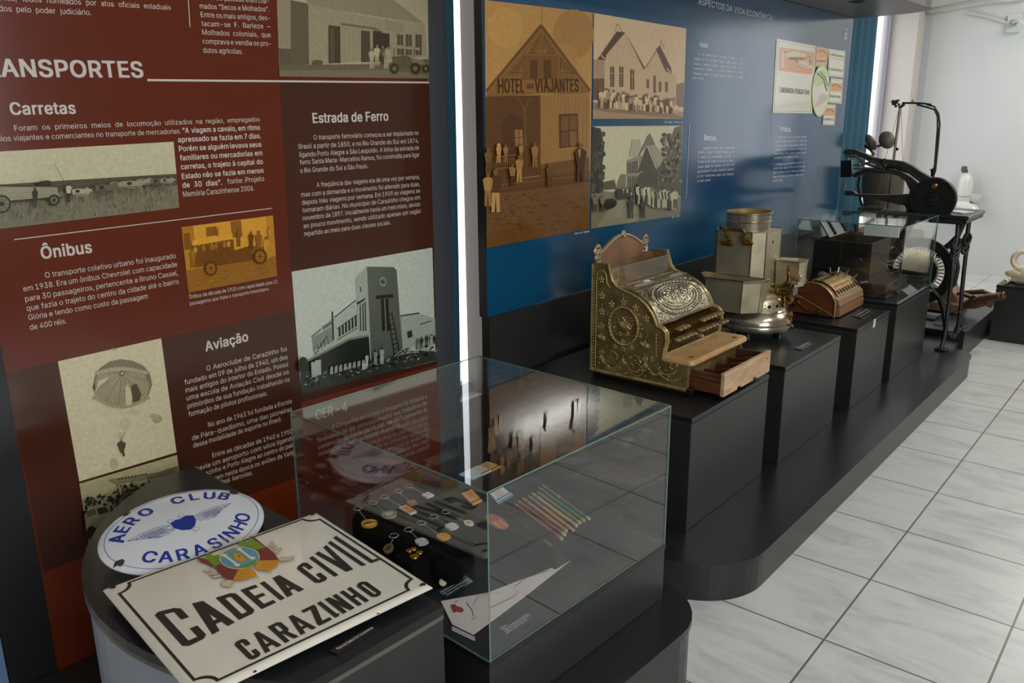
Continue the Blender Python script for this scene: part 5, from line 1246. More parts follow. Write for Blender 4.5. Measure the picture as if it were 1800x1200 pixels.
KZ = ZK + 0.001
def kp(u, v): return onZ(u, v, KZ)
def keyring(ring, fob, kind, rgb, label, rgb2=None, chain=True):
    """split ring at px ring, fob at px fob"""
    a, c = kp(*ring), kp(*fob)
    d = (c - a).normalized(); sd = EZ.cross(d)
    t = thing('keyring', label, 'keyring', V((c.x, c.y, KZ)), 'keyrings on the velvet cushion')
    R = .0115
    MB().torus(a + EZ * .0018, R, .0014, V((1,0,0)), V((0,1,0)), 22, 6).torus(a + EZ * .0032, R * .97, .001, V((1,0,0)), V((0,1,0)), 22, 5).build('split_ring', CHROME, t)
    L = (c - a).length - R
    fobr = {'disc': .021, 'ring': .021, 'rect': .026, 'square': .016, 'oval': .02, 'shield': .018, 'clear': .017}[kind]
    if chain:
        m = MB(); k = max(4, int((L - fobr) / .0052))
        for i in range(k):
            p = a + d * (R + (L - fobr) * (i + .5) / k) + EZ * .002
            m.torus(p, .0034, .0009, d, sd if i % 2 else (sd * .5 + EZ * .8).normalized(), 8, 4, 0, .0019)
        m.build('chain', STEEL, t)
    else:
        MB().tube([a + d * R + EZ * .002, a + d * (R + L - fobr) + EZ * .002], .0018, 6).build('strap', STEEL, t)
    FX, FY = d, sd
    m = MB(); zt = .0055
    plas = M('fob_' + '%02x%02x%02x' % rgb, rgb, 0.25, coat=.4)
    def plate(outline, mi, z0, z1): m.prism([c + FX * x + FY * y + EZ * z0 for x, y in outline], (0, 0, z1 - z0), mi)
    circ = lambda rx, ry, n=24: [(rx*cos(2*pi*k/n), ry*sin(2*pi*k/n)) for k in range(n)]
    if kind in ('disc', 'ring'): o = circ(.021, .021)
    elif kind == 'rect': o = [(-.026, -.011), (.026, -.011), (.026, .011), (-.026, .011)]
    elif kind == 'square': o = [(-.013, -.012), (.013, -.012), (.013, .012), (-.013, .012)]
    elif kind == 'oval': o = circ(.021, .012)
    elif kind == 'clear': o = circ(.015, .011)
    else: o = [(-.017, -.006), (-.012, -.013), (0, -.0155), (.013, -.013), (.017, 0), (.013, .013), (0, .0155), (-.012, .013), (-.017, .006)]
    plate(o, 0, .0005, zt)
    rim = M('fob_rim', (170, 150, 110), .3, 1.0) if kind in ('disc', 'ring') else M('fob_edge', (220, 216, 206), .25)
    m.build('fob', [plas], t)
    ins = MB(); C2 = rgb2 or (230, 226, 214)
    top_ = lambda pts, z, col: ins.poly([c + FX * x + FY * y + EZ * z for x, y in pts], 0, lin(col))
    if kind == 'disc':
        top_(circ(.0195, .0195), zt + .0003, (214, 160, 30)); top_([(-.004, -.018), (.004, -.018), (.006, .018), (-.001, .018)], zt + .0006, (120, 66, 40)); top_([(.006, -.014), (.014, -.011), (.014, .010), (.007, .016)], zt + .0006, (226, 206, 150)); top_([(-.009, -.007), (-.004, -.009), (-.004, .006), (-.008, .007)], zt + .0006, (60, 44, 36))
    elif kind == 'ring':
        top_(circ(.0195, .0195), zt + .0003, (62, 118, 138)); top_(circ(.0115, .0115), zt + .0006, (196, 166, 96)); top_(circ(.0085, .0085), zt + .0009, (206, 178, 110))
        for k in range(3): top_([(-.004 + .003*k, -.006), (-.003 + .003*k, -.006), (-.003 + .003*k, .006), (-.004 + .003*k, .006)], zt + .0012, (120, 96, 60))
    elif kind == 'rect':
        top_([(-.022, -.005), (-.015, -.009), (0, -.006), (.015, -.009), (.022, -.005), (.022, .005), (.015, .009), (0, .006), (-.015, .009), (-.022, .005)], zt + .0003, (208, 92, 30)); top_([(-.018, -.003), (.018, -.004), (.018, .004), (-.018, .003)], zt + .0006, (226, 160, 60))
        for k in range(6): top_([(-.015 + .005*k, -.002), (-.013 + .005*k, -.002), (-.013 + .005*k, .002), (-.015 + .005*k, .002)], zt + .0009, (180, 74, 26))
    elif kind == 'square':
        if rgb[0] < 200: top_(circ(.009, .009), zt + .0003, (190, 110, 80)); top_(circ(.0055, .0055), zt + .0006, (120, 44, 36)); top_(circ(.0025, .0025), zt + .0009, (200, 130, 90))
        else:
            for pts in ([(-.006, -.004), (-.004, -.004), (-.001, .002), (-.003, .002)], [(-.003, .002), (0, .002), (.004, -.004), (.002, -.005)], [(-.001, .004), (.006, .002), (.006, .004), (-.001, .006)]): top_(pts, zt + .0003, (190, 60, 56))
    elif kind == 'oval': top_(circ(.016, .008), zt + .0003, (84, 66, 40)); top_(circ(.010, .005), zt + .0006, (60, 46, 28))
    elif kind == 'shield':
        if rgb[2] < 90:
            for k in range(4): top_([(-.008 + .0045*k, -.008), (-.0068 + .0045*k, -.008), (-.0068 + .0045*k, .008), (-.008 + .0045*k, .008)], zt + .0003, (160, 108, 26))
        else: top_([(-.010, -.009), (.009, -.009), (.011, .003), (.004, .010), (-.009, .009)], zt + .0003, C2); top_([(-.002, -.006), (.001, -.006), (.003, .006), (0, .006)], zt + .0006, (110, 104, 96))
    elif kind == 'clear': top_([(-.009, -.007), (.009, -.007), (.009, .007), (-.009, .007)], zt + .0003, (214, 172, 40)); top_([(-.002, -.002), (.004, -.003), (.002, .003)], zt + .0006, (70, 60, 30))
    ins.build('fob_print', CARD, t)
    return t
keyring((629, 895), (649, 922), 'disc', (206, 150, 36), 'keyring with yellow disc fob showing a brown bus, back row')
keyring((655.5, 885), (684, 906), 'ring', (170, 140, 90), 'keyring with blue rimmed round fob and tan centre')
keyring((676.5, 874.5), (717, 898), 'rect', (222, 214, 200), 'keyring with long white fob bearing an orange sign')
keyring((700.5, 864.5), (724, 885), 'square', (150, 74, 54), 'keyring with reddish brown rectangular fob touching the orange one')
keyring((719.5, 856), (752, 872), 'square', (222, 214, 206), 'keyring with small white square fob marked in red')
keyring((692.5, 943), (683, 966), 'oval', (120, 96, 58), 'keyring with dark oval fob half hidden by the rectangular sign', chain=False)
keyring((718.5, 932.5), (741, 954), 'shield', (190, 186, 178), 'keyring with silver rounded fob just above the gold buttons', (206, 202, 196))
keyring((741, 920.5), (779.5, 945), 'shield', (216, 150, 28), 'keyring with orange yellow shield fob in the front row')
keyring((762.5, 909.5), (794, 927), 'shield', (196, 196, 196), 'keyring with pale silver shield fob beside the clear one', (212, 212, 210))
keyring((784, 901), (824, 921), 'clear', (206, 210, 206), 'keyring with clear fob holding a yellow square, rightmost of the rings')

# gold buttons on their block
bc = [S1(-.385, .050, 0), S1(-.385, .116, 0), S1(-.300, .116, 0), S1(-.300, .050, 0)]
pillow(bc, ZC, .445, .02, MB()).top('velvet_block', VELVET, 'small black velvet block under the gold buttons', 'block')
for (u, v, r), lab in zip(((719, 969, .0085), (727, 966, .008), (737, 972, .009), (728, 979, .0115)), ('small gold button at the left of the cluster', 'small gold button at the back of the cluster', 'tilted gold button at the right of the cluster', 'largest gold button at the front of the cluster')):
    c = onZ(u, v, .4455)
    t = thing('gold_button', lab + ' on black velvet', 'button', c, 'gold buttons on the velvet block')
    MB().lathe([(0, .0), (r, 0), (r, .002), (r*.9, .0035), (r*.7, .003), (r*.45, .0048), (0, .0055)], c, 18).build('button_face', M('gold', (190, 150, 60), .25, 1.0), t)
# round velvet box with a medal
def rbox():
    c = S1(-.300, .165, 0)
    t = thing('ring_box', 'round black velvet jewel box with closed lid in the showcase', 'box', V((c.x, c.y, ZC)))
    P_ = [(0.034, 0), (.036, .004), (.036, .016), (.0345, .018)]
    MB().lathe([(0, ZC)] + [(r, ZC + h) for r, h in P_] + [(0, ZC + .018)], V((c.x, c.y, 0)), 28).build('base', VELVET, t)
    MB().lathe([(0, ZC + .0185), (.036, ZC + .0185), (.0365, ZC + .021), (.036, ZC + .034), (.032, ZC + .040), (0, ZC + .042)], V((c.x, c.y, 0)), 28).build('lid', VELVET, t)
rbox()
c = onZ(778, 1026, ZC + .012)
dn = (EA * .62 - EB * .3 + EZ * .72).normalized(); dx = EZ.cross(dn).normalized(); dy = dn.cross(dx)
mc = onZ(778, 1024, ZC + .010)
t = thing('medal', 'small round silver and gold medal leaning on the round velvet box', 'medal', V((mc.x, mc.y, ZC)))
MB().lathe([(0, 0), (.0095, 0), (.0095, .002), (.008, .0022), (0, .0022)], mc, 20, ax=(dx, dy, dn)).build('disc', M('medal_silver', (196, 190, 172), .3, 1.0), t)
MB().lathe([(.0095, -.0003), (.0105, .001), (.0095, .0027), (.0085, .0022)], mc, 20, ax=(dx, dy, dn), cap=False).build('rim', BRASS, t)
# bluish caption card
CARDF = lambda u, v, z=ZC: onZ(u, v, z)
def flat_card(name, label, cat, quad, col, z, texts=(), th=.0008, mat=None, lines_=0, group=None, ink=(230, 230, 230), cap=.0035):
    """quad px: near-left, near-right, far-right, far-left"""
    q = [onZ(u, v, z) for u, v in quad]; c = sum(q, V()) / 4
    t = thing(name, label, cat, V((c.x, c.y, z)), group)
    MB().prism(q, (0, 0, th)).build('sheet', mat or M(name + '_paper', col, .45), t)
    if texts:
        m2 = MB()
        for (L, R, txt) in texts:
            A = q[0].lerp(q[1], L[0]).lerp(q[3].lerp(q[2], L[0]), L[1]) + EZ * (th + .0003); B = q[0].lerp(q[1], R[0]).lerp(q[3].lerp(q[2], R[0]), R[1]) + EZ * (th + .0003)
            exx = (B - A).normalized(); k = cap / CAPH; ws = txt.split(' '); W = (B - A).length
            nat = sum(glyphs(x_, .01, 2)[3] - glyphs(x_, .01, 2)[2] for x_ in ws) * k + SPACE * k * (len(ws) - 1); sx = W / nat; x = 0
            for x_ in ws: x += put(m2, x_, A + exx * x, exx, EZ.cross(exx), cap, 0, lin(ink), .01, sx) + SPACE * k * sx
        m2.build('printed_text', INK, t)
    return t
CLEARCARD = M('glossy_black_card', (40, 52, 62), .1, spec=.8)  # blue light on the black card put into its colour
flat_card('caption_card', 'glossy dark caption card with white print beside the round velvet box', 'label', [(784, 1051), (832, 1022), (815, 1009), (764, 1040)], None, ZC, [((.06, .60), (.62, .60), 'Abotoadura'), ((.06, .38), (.95, .38), 'Peças doadas pela família de Carazinho'), ((.10, .14), (.70, .14), 'Década de 1930 a 1950')], mat=CLEARCARD, cap=.004)
flat_card('caption_card', 'black caption card with small white print at front corner of the showcase', 'label', [(889, 1119), (940, 1087), (928, 1073), (876, 1104)], None, ZC, [((.05, .80), (.25, .80), 'Mapa'), ((.08, .56), (.95, .66), 'Mapa da estrada de ferro que ligava a'), ((.08, .36), (.95, .46), 'cidade com os municípios vizinhos em'), ((.08, .16), (.80, .22), 'papel linho, doado por família local')], mat=M('black_card', (40, 40, 40), .4), cap=.0042)
flat_card('caption_card', 'narrow black caption card below the pencils in the showcase', 'label', [(1003, 987), (1037, 963), (1026, 956), (993, 979)], None, ZC, [((.05, .62), (.95, .62), 'Lapiseira de prata e lápis de propaganda'), ((.05, .22), (.9, .22), 'de casas comerciais da região')], mat=M('black_card', (40, 40, 40), .4), cap=.0036)
# folded map
mz = ZC + .0012
mq = [onZ(u, v, mz) for u, v in ((795, 1098), (832, 1116), (918, 1052), (1003, 985), (935, 1012), (858, 1042), (775, 1057))]
t = thing('folded_map', 'creased white paper map with red and blue lines in the showcase', 'map', V((mq[1].x, mq[1].y, ZC)))
MB().prism(mq, (0, 0, .0014)).build('sheet', M('map_paper', (214, 200, 198), .6, var=.04, vscale=14), t)
m_ = MB()
for k in (1, 2): 
    A = [onZ(u, v + 4*k, ZC + .0003*(2-k)) for u, v in ((793, 1099), (833, 1118), (836, 1116), (796, 1097))]
    m_.prism(A, (0, 0, .0005))
m_.build('folded_edge', M('map_fold', (188, 180, 184), .6), t)
P = Pic(Plane((0, 0, mz + .0014), EZ, (-1, 0, 0)), .0003); O = lambda x, y: (740 + x*480/1800, 980 + y*220/825)
P.p((150, 60, 66), [O(*q) for q in ((192, 312), (222, 303), (238, 320), (265, 325), (285, 345), (268, 362), (240, 355), (212, 362))])
P.pl_((60, 70, 110), [O(*q) for q in ((302, 292), (312, 315), (335, 340), (345, 385))], 1.3); P.pl_((170, 150, 150), [O(*q) for q in ((340, 320), (380, 250), (450, 238), (520, 228))], .9)
P.pl_((156, 56, 50), [O(*q) for q in ((455, 330), (540, 290), (600, 262), (635, 233))], 1.3); P.pl_((84, 84, 84), [O(*q) for q in ((612, 192), (700, 128), (720, 122), (842, 82))], 1.2)
P.l((90, 90, 100), O(222, 292), O(246, 280), 1); P.l((90, 90, 100), O(200, 272), O(212, 266), .9); P.l((150, 140, 140), O(330, 408), O(372, 390), 1.2)
P.mb.build('print', CARD, t)
# raised black block at the back, carrying matchbooks, badge and pencils
ZB = 0.420
MB().box((-0.668, 0.366, ZC), (-0.128, 0.654, ZB), 0, 0.002, S1F).top('display_block', M('black_felt', (16, 16, 17), .7, spec=.3), 'low black display block under the pencils and matchbooks', 'block')
# matchbooks
def matchbook(label, quad, cover, paper, strip, z=ZB):
    q = [onZ(u, v, z) for u, v in quad]; c = sum(q, V()) / 4           # near-left, near-right, far-right, far-left
    t = thing('matchbook', label, 'matchbook', V((c.x, c.y, z)), 'matchbooks in the showcase')
    MB().prism(q, (0, 0, .004)).build('cover', M('matchbook_' + '%02x%02x%02x' % cover, cover, .5), t)
    m = MB(); B = lambda s_, t_, o=.0043: q[0].lerp(q[1], s_).lerp(q[3].lerp(q[2], s_), t_) + EZ * o
    m.poly([B(.05, .34), B(.95, .34), B(.95, .95), B(.05, .95)], 0, lin(paper))
    m.poly([B(.0, .10), B(1, .10), B(1, .2), B(0, .2)], 0, lin(strip))
    for k in range(4): m.poly([B(.2, .84 - k*.13, .0046), B(.8 - .1*(k % 2), .84 - k*.13, .0046), B(.8 - .1*(k % 2), .80 - k*.13, .0046), B(.2, .80 - k*.13, .0046)], 0, lin((120, 104, 80)))
    m.build('print', CARD, t)
matchbook('orange and pink matchbook in front of the dark stripes', [(831, 889), (848, 881), (829, 861.5), (811, 869)], (224, 160, 70), (226, 160, 110), (110, 70, 40))
matchbook('white and blue matchbook left of the pencils', [(876, 887), (902, 871), (884, 857), (860, 870)], (96, 140, 180), (224, 220, 208), (224, 206, 160))
def matchbook_at(label, a, b_, cover, paper, strip, rot=0.0):
    cx, cy = a, b_; q = []
    for x, y in ((.028, -.02), (.028, .02), (-.028, .02), (-.028, -.02)): q.append(S1(cx + x*cos(rot) - y*sin(rot), cy + x*sin(rot) + y*cos(rot), ZB))
    t = thing('matchbook', label, 'matchbook', V((q[0]+q[2])/2), 'matchbooks in the showcase')
    MB().prism(q, (0, 0, .004)).build('cover', M('matchbook_' + '%02x%02x%02x' % cover, cover, .5), t)
    m = MB(); B = lambda s_, t_, o=.0043: q[0].lerp(q[1], s_).lerp(q[3].lerp(q[2], s_), t_) + EZ * o
    m.poly([B(.05, .30), B(.95, .30), B(.95, .95), B(.05, .95)], 0, lin(paper)); m.poly([B(0, .08), B(1, .08), B(1, .2), B(0, .2)], 0, lin(strip))
    for k in range(4): m.poly([B(.2, .84 - k*.13, .0046), B(.8, .84 - k*.13, .0046), B(.8, .80 - k*.13, .0046), B(.2, .80 - k*.13, .0046)], 0, lin((120, 104, 80)))
    m.build('print', CARD, t)
matchbook_at('tan orange matchbook at the back corner of the row of three', -.600, .622, (214, 160, 84), (216, 170, 100), (120, 80, 44), .05)
matchbook_at('off white matchbook in the middle of the row of three', -.600, .580, (222, 214, 196), (206, 210, 206), (140, 120, 90), .05)
matchbook_at('pale blue matchbook at the left of the row of three', -.600, .537, (150, 186, 210), (196, 212, 220), (220, 214, 200), .05)
# pencils
pens = [((903, 884), (988, 947), (178, 84, 84), 'red and pink pencil nearest the front', .0042), ((909, 878.5), (993, 940), (150, 84, 70), 'dull reddish pencil second from the front', .0042), ((916, 873.5), (996, 933), (200, 140, 84), 'light orange pencil with dark ring', .0046), ((926, 869), (1008, 932), (128, 140, 150), 'pencil with grey blue front half and orange back', .0042),
        ((932, 864.5), (1014, 924), (196, 180, 120), 'cream pencil printed with lettering', .0046), ((942, 862), (1020, 919), (146, 140, 84), 'olive green pencil', .0042), ((945, 855), (1027, 915), (40, 140, 100), 'bright green pencil', .0042), ((952, 851), (1036, 912), (110, 116, 84), 'thin dark green pencil with flesh coloured end at the back', .0036)]
for i, (a, b_, rgb, lab, r) in enumerate(pens):
    A, B = onZ(*a, ZB + .0048), onZ(*b_, ZB + .0048); d = (B - A).normalized()
    t = thing('pencil', lab + ' in the showcase', 'pencil', V(((A.x+B.x)/2, (A.y+B.y)/2, ZB)), 'pencils in the showcase')
    c0 = A + d * .022
    m = MB(); m.tube([c0, B - d * .012], r, 6); m.build('barrel', M('pencil_%02x%02x%02x' % rgb, rgb, .3, coat=.3), t)
    MB().tube([A + d * .006, c0], [.0012, r], 8).build('sharpened_wood', M('pencil_wood', (206, 160, 110), .6), t)
    MB().tube([A, A + d * .006], [.0003, .0012], 6).build('lead', M('pencil_lead', (60, 50, 46), .4), t)
    if i in (3, 7): MB().tube([A.lerp(B, .38), B - d * .012], r + .0003, 6).build('sleeve', M('pencil_sleeve', (206, 150, 96), .4), t) if i == 3 else MB().tube([A.lerp(B, .36), A.lerp(B, .42)], r + .0006, 6).build('sleeve', M('pencil_sleeve', (206, 150, 96), .4), t)
    MB().tube([B - d * .012, B], r + .0003, 8).build('end_cap', M('pencil_cap_%d' % (i % 3), ((200, 150, 110), (176, 176, 170), (196, 160, 90))[i % 3], .3, 0.0), t)
    if i in (2, 4): MB().tube([A + d * .036, A + d * .040], r + .0004, 8).build('band', M('pencil_band', (50, 44, 36), .3), t)
# propelling pencil with silver clip, badge
A, B, C3 = onZ(886, 897, ZB + .004), onZ(958, 951, ZB + .004), onZ(971, 961, ZB + .004)
t = thing('dip_pen', 'slim clear pen with silver end lying before the pencils', 'pen', V(((A.x+B.x)/2, (A.y+B.y)/2, ZB)))
MB().tube([A, A.lerp(B, .2), B], [.0012, .0026, .0026], 8).build('shaft', M('pen_dark', (96, 100, 98), .2, 1.0), t)
MB().tube([B, C3], .0055, 6).build('end_block', CHROME, t)
cc = onZ(873, 917, ZB + .002); d = (onZ(888, 929, ZB) - onZ(858, 905, ZB)).normalized(); sd = EZ.cross(d)
t = thing('badge', 'oval reddish badge with yellow wheat ears in the showcase', 'badge', V((cc.x, cc.y, ZB)))
circ = [(.047*cos(2*pi*k/28), .022*sin(2*pi*k/28)) for k in range(28)]
MB().prism([cc + d*x + sd*y for x, y in circ], (0, 0, .002)).build('disc', M('badge_red', (164, 84, 70), .45, var=.1, vscale=60), t)
m = MB()
for k in range(9):
    for s_ in (-1, 1):
        x0, y0 = -.005 + k*.005, s_*.004; m.poly([cc + d*(x0+px_) + sd*(y0 + s_*py_) + EZ*.0024 for px_, py_ in ((0, 0), (.006, .004), (.009, .010), (.002, .006))], 0, lin((222, 150, 70)))
m.poly([cc + d*x + sd*y + EZ*.0023 for x, y in ((-.03, -.001), (.045, -.001), (.045, .001), (-.03, .001))], 0, lin((222, 150, 70)))
m.poly([cc + d*(-.018 + .012*cos(2*pi*k/14)) + sd*(.012*sin(2*pi*k/14)) + EZ*.0022 for k in range(14)], 0, lin((150, 60, 60)))
m.build('print', CARD, t)

# ================================================================ brass cash register
Y0, Y1, ZP = 0.277, 0.696, 0.524
t = thing('cash_register', 'ornate antique brass cash register with marble shelf and open wooden drawer', 'cash register', (-.81, (Y0+Y1)/2, ZP))
prof = [(-1.016, .540), (-1.016, .943), (-.946, .947), (-.940, .925), (-.928, .890), (-.911, .872), (-.882, .862), (-.847, .853), (-.815, .840), (-.789, .823), (-.765, .797), (-.750, .772), (-.741, .752), (-.722, .748), (-.708, .735), (-.704, .705), (-.711, .675), (-.714, .648), (-.707, .632), (-.617, .632), (-.617, .540)]
def xz(p, y): return V((p[0], y, p[1]))
TH2 = 0.014
for nm, ya in (('side_plate', Y0), ('side_plate', Y1 - TH2)):
    MB().prism([xz(p, ya) for p in prof], (0, TH2, 0)).build(nm, BRONZE, t)
inner = [(-1.010, .545), (-1.010, .865), (-.915, .865), (-.882, .855), (-.847, .846), (-.815, .833), (-.789, .815), (-.765, .788), (-.752, .765), (-.752, .745), (-.760, .640), (-.625, .640), (-.625, .545)]
MB().prism([xz(p, Y0 + TH2) for p in inner], (0, Y1 - Y0 - 2*TH2, 0)).build('body', BRONZE, t)
# moulded foot
mb = MB(); mb.box((-1.006, Y0 + .006, ZP), (-.622, Y1 - .006, ZP + .018), 0, .002).box((-1.012, Y0 + .003, ZP + .016), (-.610, Y1 - .003, ZP + .022), 0, .002)
mb.box((-.622, Y0 - .001, ZP), (-.600, Y0 + .030, ZP + .030), 0, .004).box((-.622, Y1 - .03, ZP), (-.600, Y1 + .001, ZP + .030), 0, .004)
mb.build('foot', M('dark_bronze', (70, 58, 38), .45, 1.0), t)
# beaded rims of the near side plate
mb = MB()
mb.tube([xz((p[0], p[1]), Y0 - .001) for p in prof[2:18]], .0045, 8)
mb.tube([xz((-1.012, .545), Y0 - .001), xz((-1.012, .940), Y0 - .001)], .004, 8).tube([xz((-1.014, .549), Y0 - .001), xz((-.620, .549), Y0 - .001)], .0065, 8)
MB().tube([xz(p, Y1 - .002) for p in prof[2:18]], .004, 8).build('far_rim', BRONZEHI, t)
for k in range(34): mb.ball(xz((-1.003, .556 + k * .0112), Y0 - .001), .003, 0, 6, 4)
mb.tube([xz(p, Y0 - .001) for p in ((-.993, .56), (-.993, .905), (-.985, .920), (-.965, .922), (-.954, .91), (-.950, .88), (-.935, .862))], .0025, 6)
mb.build('side_moulding', BRONZEHI, t)
# relief ornament on the near side
mb = MB(); AXR = (V((1,0,0)), V((0,0,1)), V((0,-1,0)))
Q = lambda u, v: onY(1030 + u*.21665, 420 + v*.21665, Y0)
cR = Q(305, 705)
mb.torus(cR + V((0, -.001, 0)), .060, .0048, V((1,0,0)), V((0,0,1)), 40, 8, 0, .068)
for k in range(30): a = 2*pi*k/30; mb.ball(cR + V((.060*cos(a), -.005, .068*sin(a))), .0035, 0, 6, 4)
def boss(u, v, r, petals=5):
    c = Q(u, v); mb.ball(c, (r*.6, r*.5, r*.7), 0, 8, 5)
    for k in range(petals):
        a = 2*pi*k/petals + .4; mb.ball(c + V((r*1.1*cos(a), 0, r*1.1*sin(a))), (r*.42, r*.35, r*.42), 0, 6, 4)
def shell(u, v, r):
    c = Q(u, v)
    for k in range(7):
        a = radians(205 + 130 * k / 6); d = V((cos(a), 0, sin(a)))
        mb.tube([c + V((0, -.001, r*.6)), c + V((0, -.006, r*.6)) + d * r * .7, c + V((0, -.002, r*.6)) + d * r * 1.35], [r*.10, r*.2, r*.08], 6)
    mb.ball(c + V((0, -.002, r*.72)), r*.22, 0, 8, 5)
def chainb(pts, r=.0026):
    for (u0_, v0_), (u1_, v1_) in zip(pts, pts[1:]):
        n_ = max(2, int(sqrt((u1_-u0_)**2 + (v1_-v0_)**2) / 24))
        for k in range(n_): c = Q(u0_ + (u1_-u0_)*k/n_, v0_ + (v1_-v0_)*k/n_); mb.ball(c, (r*random.uniform(.7, 1.3), r, r*random.uniform(.7, 1.3)), 0, 6, 4)
def swag(u0_, v0_, u1_, v1_, sag, r=.003):
    chainb([(u0_ + (u1_-u0_)*k/8, v0_ + (v1_-v0_)*k/8 + sag*4*(k/8)*(1-k/8)) for k in range(9)], r)
def leaf(u, v, ang, L, r=.003):
    c = Q(u, v); d = V((cos(ang), 0, sin(ang))); mb.tube([c, c + d*L*.5 + V((0, -.003, 0)), c + d*L], [r*.5, r, r*.3], 6)
for u, v in ((125, 330), (130, 460), (130, 590), (207, 530), (402, 560), (302, 510), (488, 645)): boss(u, v, .0085); chainb([(u, v - 60), (u, v + 60)], .0018)
for u, v, r in ((312, 700, .026), (128, 795, .017), (478, 860, .018)): shell(u, v, r)
mb.torus(Q(122, 705), .012, .002, V((1,0,0)), V((0,0,1)), 16, 6); boss(122, 705, .005)
for u, v in ((300, 835), (300, 890), (370, 880), (235, 870), (480, 975), (125, 918), (535, 975), (440, 780), (335, 765), (280, 770)): boss(u, v, .0065)
for u, v in ((480, 975), (125, 918)): mb.torus(Q(u, v), .009, .002, V((1,0,0)), V((0,0,1)), 14, 6)
for v in range(780, 960, 28): mb.ball(Q(568, v), (.0035, .003, .005), 0, 6, 4)
swag(125, 930, 300, 950, 110); swag(300, 950, 480, 985, 110); swag(480, 985, 600, 1080, 60); swag(150, 1000, 260, 1050, 40, .002); swag(340, 1060, 470, 1080, 40, .002); swag(560, 1020, 740, 1060, 60); swag(600, 1100, 780, 1120, 40)
for u, v in ((125, 940), (480, 1000), (300, 960)):
    for a in (-1.2, -1.5, -1.8, -2.05): leaf(u, v, a, random.uniform(.022, .036))
for k in range(60):
    u = random.uniform(100, 760); v = 900 + random.uniform(0, 170) + u * .10
    if u < 560 or v > 1010: leaf(u, v, random.uniform(0, 6.28), random.uniform(.006, .014), random.uniform(.0014, .0026))
for k in range(46):
    u = random.uniform(110, 520); v = random.uniform(600, 900)
    if abs(u - 305) > 60: leaf(u, v, random.uniform(0, 6.28), random.uniform(.005, .011), .0016)
for k in range(14): a = 2*pi*k/14; leaf(305 + 70*cos(a), 705 + 80*sin(a), a + 1.2, .014, .002)
mb.tube([Q(200, 905), Q(235, 920), Q(255, 950), Q(245, 970)], [.002, .004, .004, .001], 6).tube([Q(375, 960), Q(395, 945), Q(425, 960), Q(430, 990)], [.002, .004, .004, .001], 6)
mb.build('side_relief', BRONZEHI, t, 'raised shells, garlands and an oval ring')
# curved embossed lid
arcp = [(-.852, .8575), (-.830, .8505), (-.809, .8405), (-.789, .8275), (-.771, .8095), (-.757, .7865), (-.747, .766), (-.740, .752)]
def lidp(s_, y, off=0.0):
    k = s_ * (len(arcp) - 1); i = min(int(k), len(arcp) - 2); f = k - i
    a, b_ = arcp[i], arcp[i+1]; x, z = a[0] + (b_[0]-a[0])*f, a[1] + (b_[1]-a[1])*f
    dx_, dz_ = b_[0]-a[0], b_[1]-a[1]; L = sqrt(dx_*dx_ + dz_*dz_)
    return V((x - dz_/L*off, y, z + dx_/L*off))
ya, yb_ = Y0 + .012, Y1 - .012
rows = [[lidp(k/28, ya + (yb_-ya)*j/20) for j in range(21)] for k in range(29)]
low = [[lidp(k/28, ya + (yb_-ya)*j/20, -.006) for j in range(21)] for k in range(29)]
mb = MB().sheet(rows).sheet(low).sheet([rows[0], low[0]]).sheet([rows[-1], low[-1]]).sheet([[r[0] for r in rows], [r[0] for r in low]]).sheet([[r[-1] for r in rows], [r[-1] for r in low]])
mb.build('lid', LIDSILVER, t)
mb = MB(); ym = (Y0 + Y1) / 2
def lidel(sc, yr, sr, r, n_=64, beads=0):
    pts = [lidp(sc + sr*sin(2*pi*k/n_), ym + yr*cos(2*pi*k/n_), .001) for k in range(n_)]
    if beads:
        for k in range(beads): a = 2*pi*k/beads; mb.ball(lidp(sc + sr*sin(a), ym + yr*cos(a), .001), (r, r*1.25, r), 0, 8, 5)
    else: mb.tube(pts, r, 6, closed=True)
lidel(.46, .128, .31, .0028); lidel(.46, .112, .25, .002); lidel(.46, .150, .385, .0052, beads=44); lidel(.46, .165, .43, .0018)
for k in range(150):
    a = random.uniform(0, 6.28); q = sqrt(random.random()) * .95
    c = lidp(.46 + .23*q*sin(a), ym + .105*q*cos(a), .0006); mb.ball(c, (random.uniform(.002, .005), random.uniform(.002, .006), .0024), 0, 6, 4)
for k in range(170):
    s_ = random.uniform(.05, .95); y = random.uniform(ya + .012, yb_ - .012)
    if ((s_ - .46)/.47)**2 + ((y - ym)/.178)**2 > 1: mb.ball(lidp(s_, y, .0004), (random.uniform(.002, .006), random.uniform(.002, .008), .002), 0, 6, 4)
for side in (ya + .006, yb_ - .006):
    mb.tube([lidp(k/28, side, .001) for k in range(29)], .003, 6)
mb.tube([lidp(.985, ya, .001), lidp(.985, yb_, .001)], .003, 6).tube([lidp(.015, ya, .001), lidp(.015, yb_, .001)], .0025, 6)
for k in range(60): mb.ball(lidp(.94, ya + (yb_-ya)*(k+.5)/60, .001), .0022, 0, 6, 4)
mb.ball(lidp(.84, ym + .03, .002), (.006, .007, .006), 0, 8, 5).tube([lidp(.84, ym + .03, .002), lidp(.95, ym + .032, .005)], .002, 6)
mb.build('lid_relief', M('embossed_silver_light', (190, 182, 160), .26, 1.0), t, 'raised oval wreath and floral embossing')
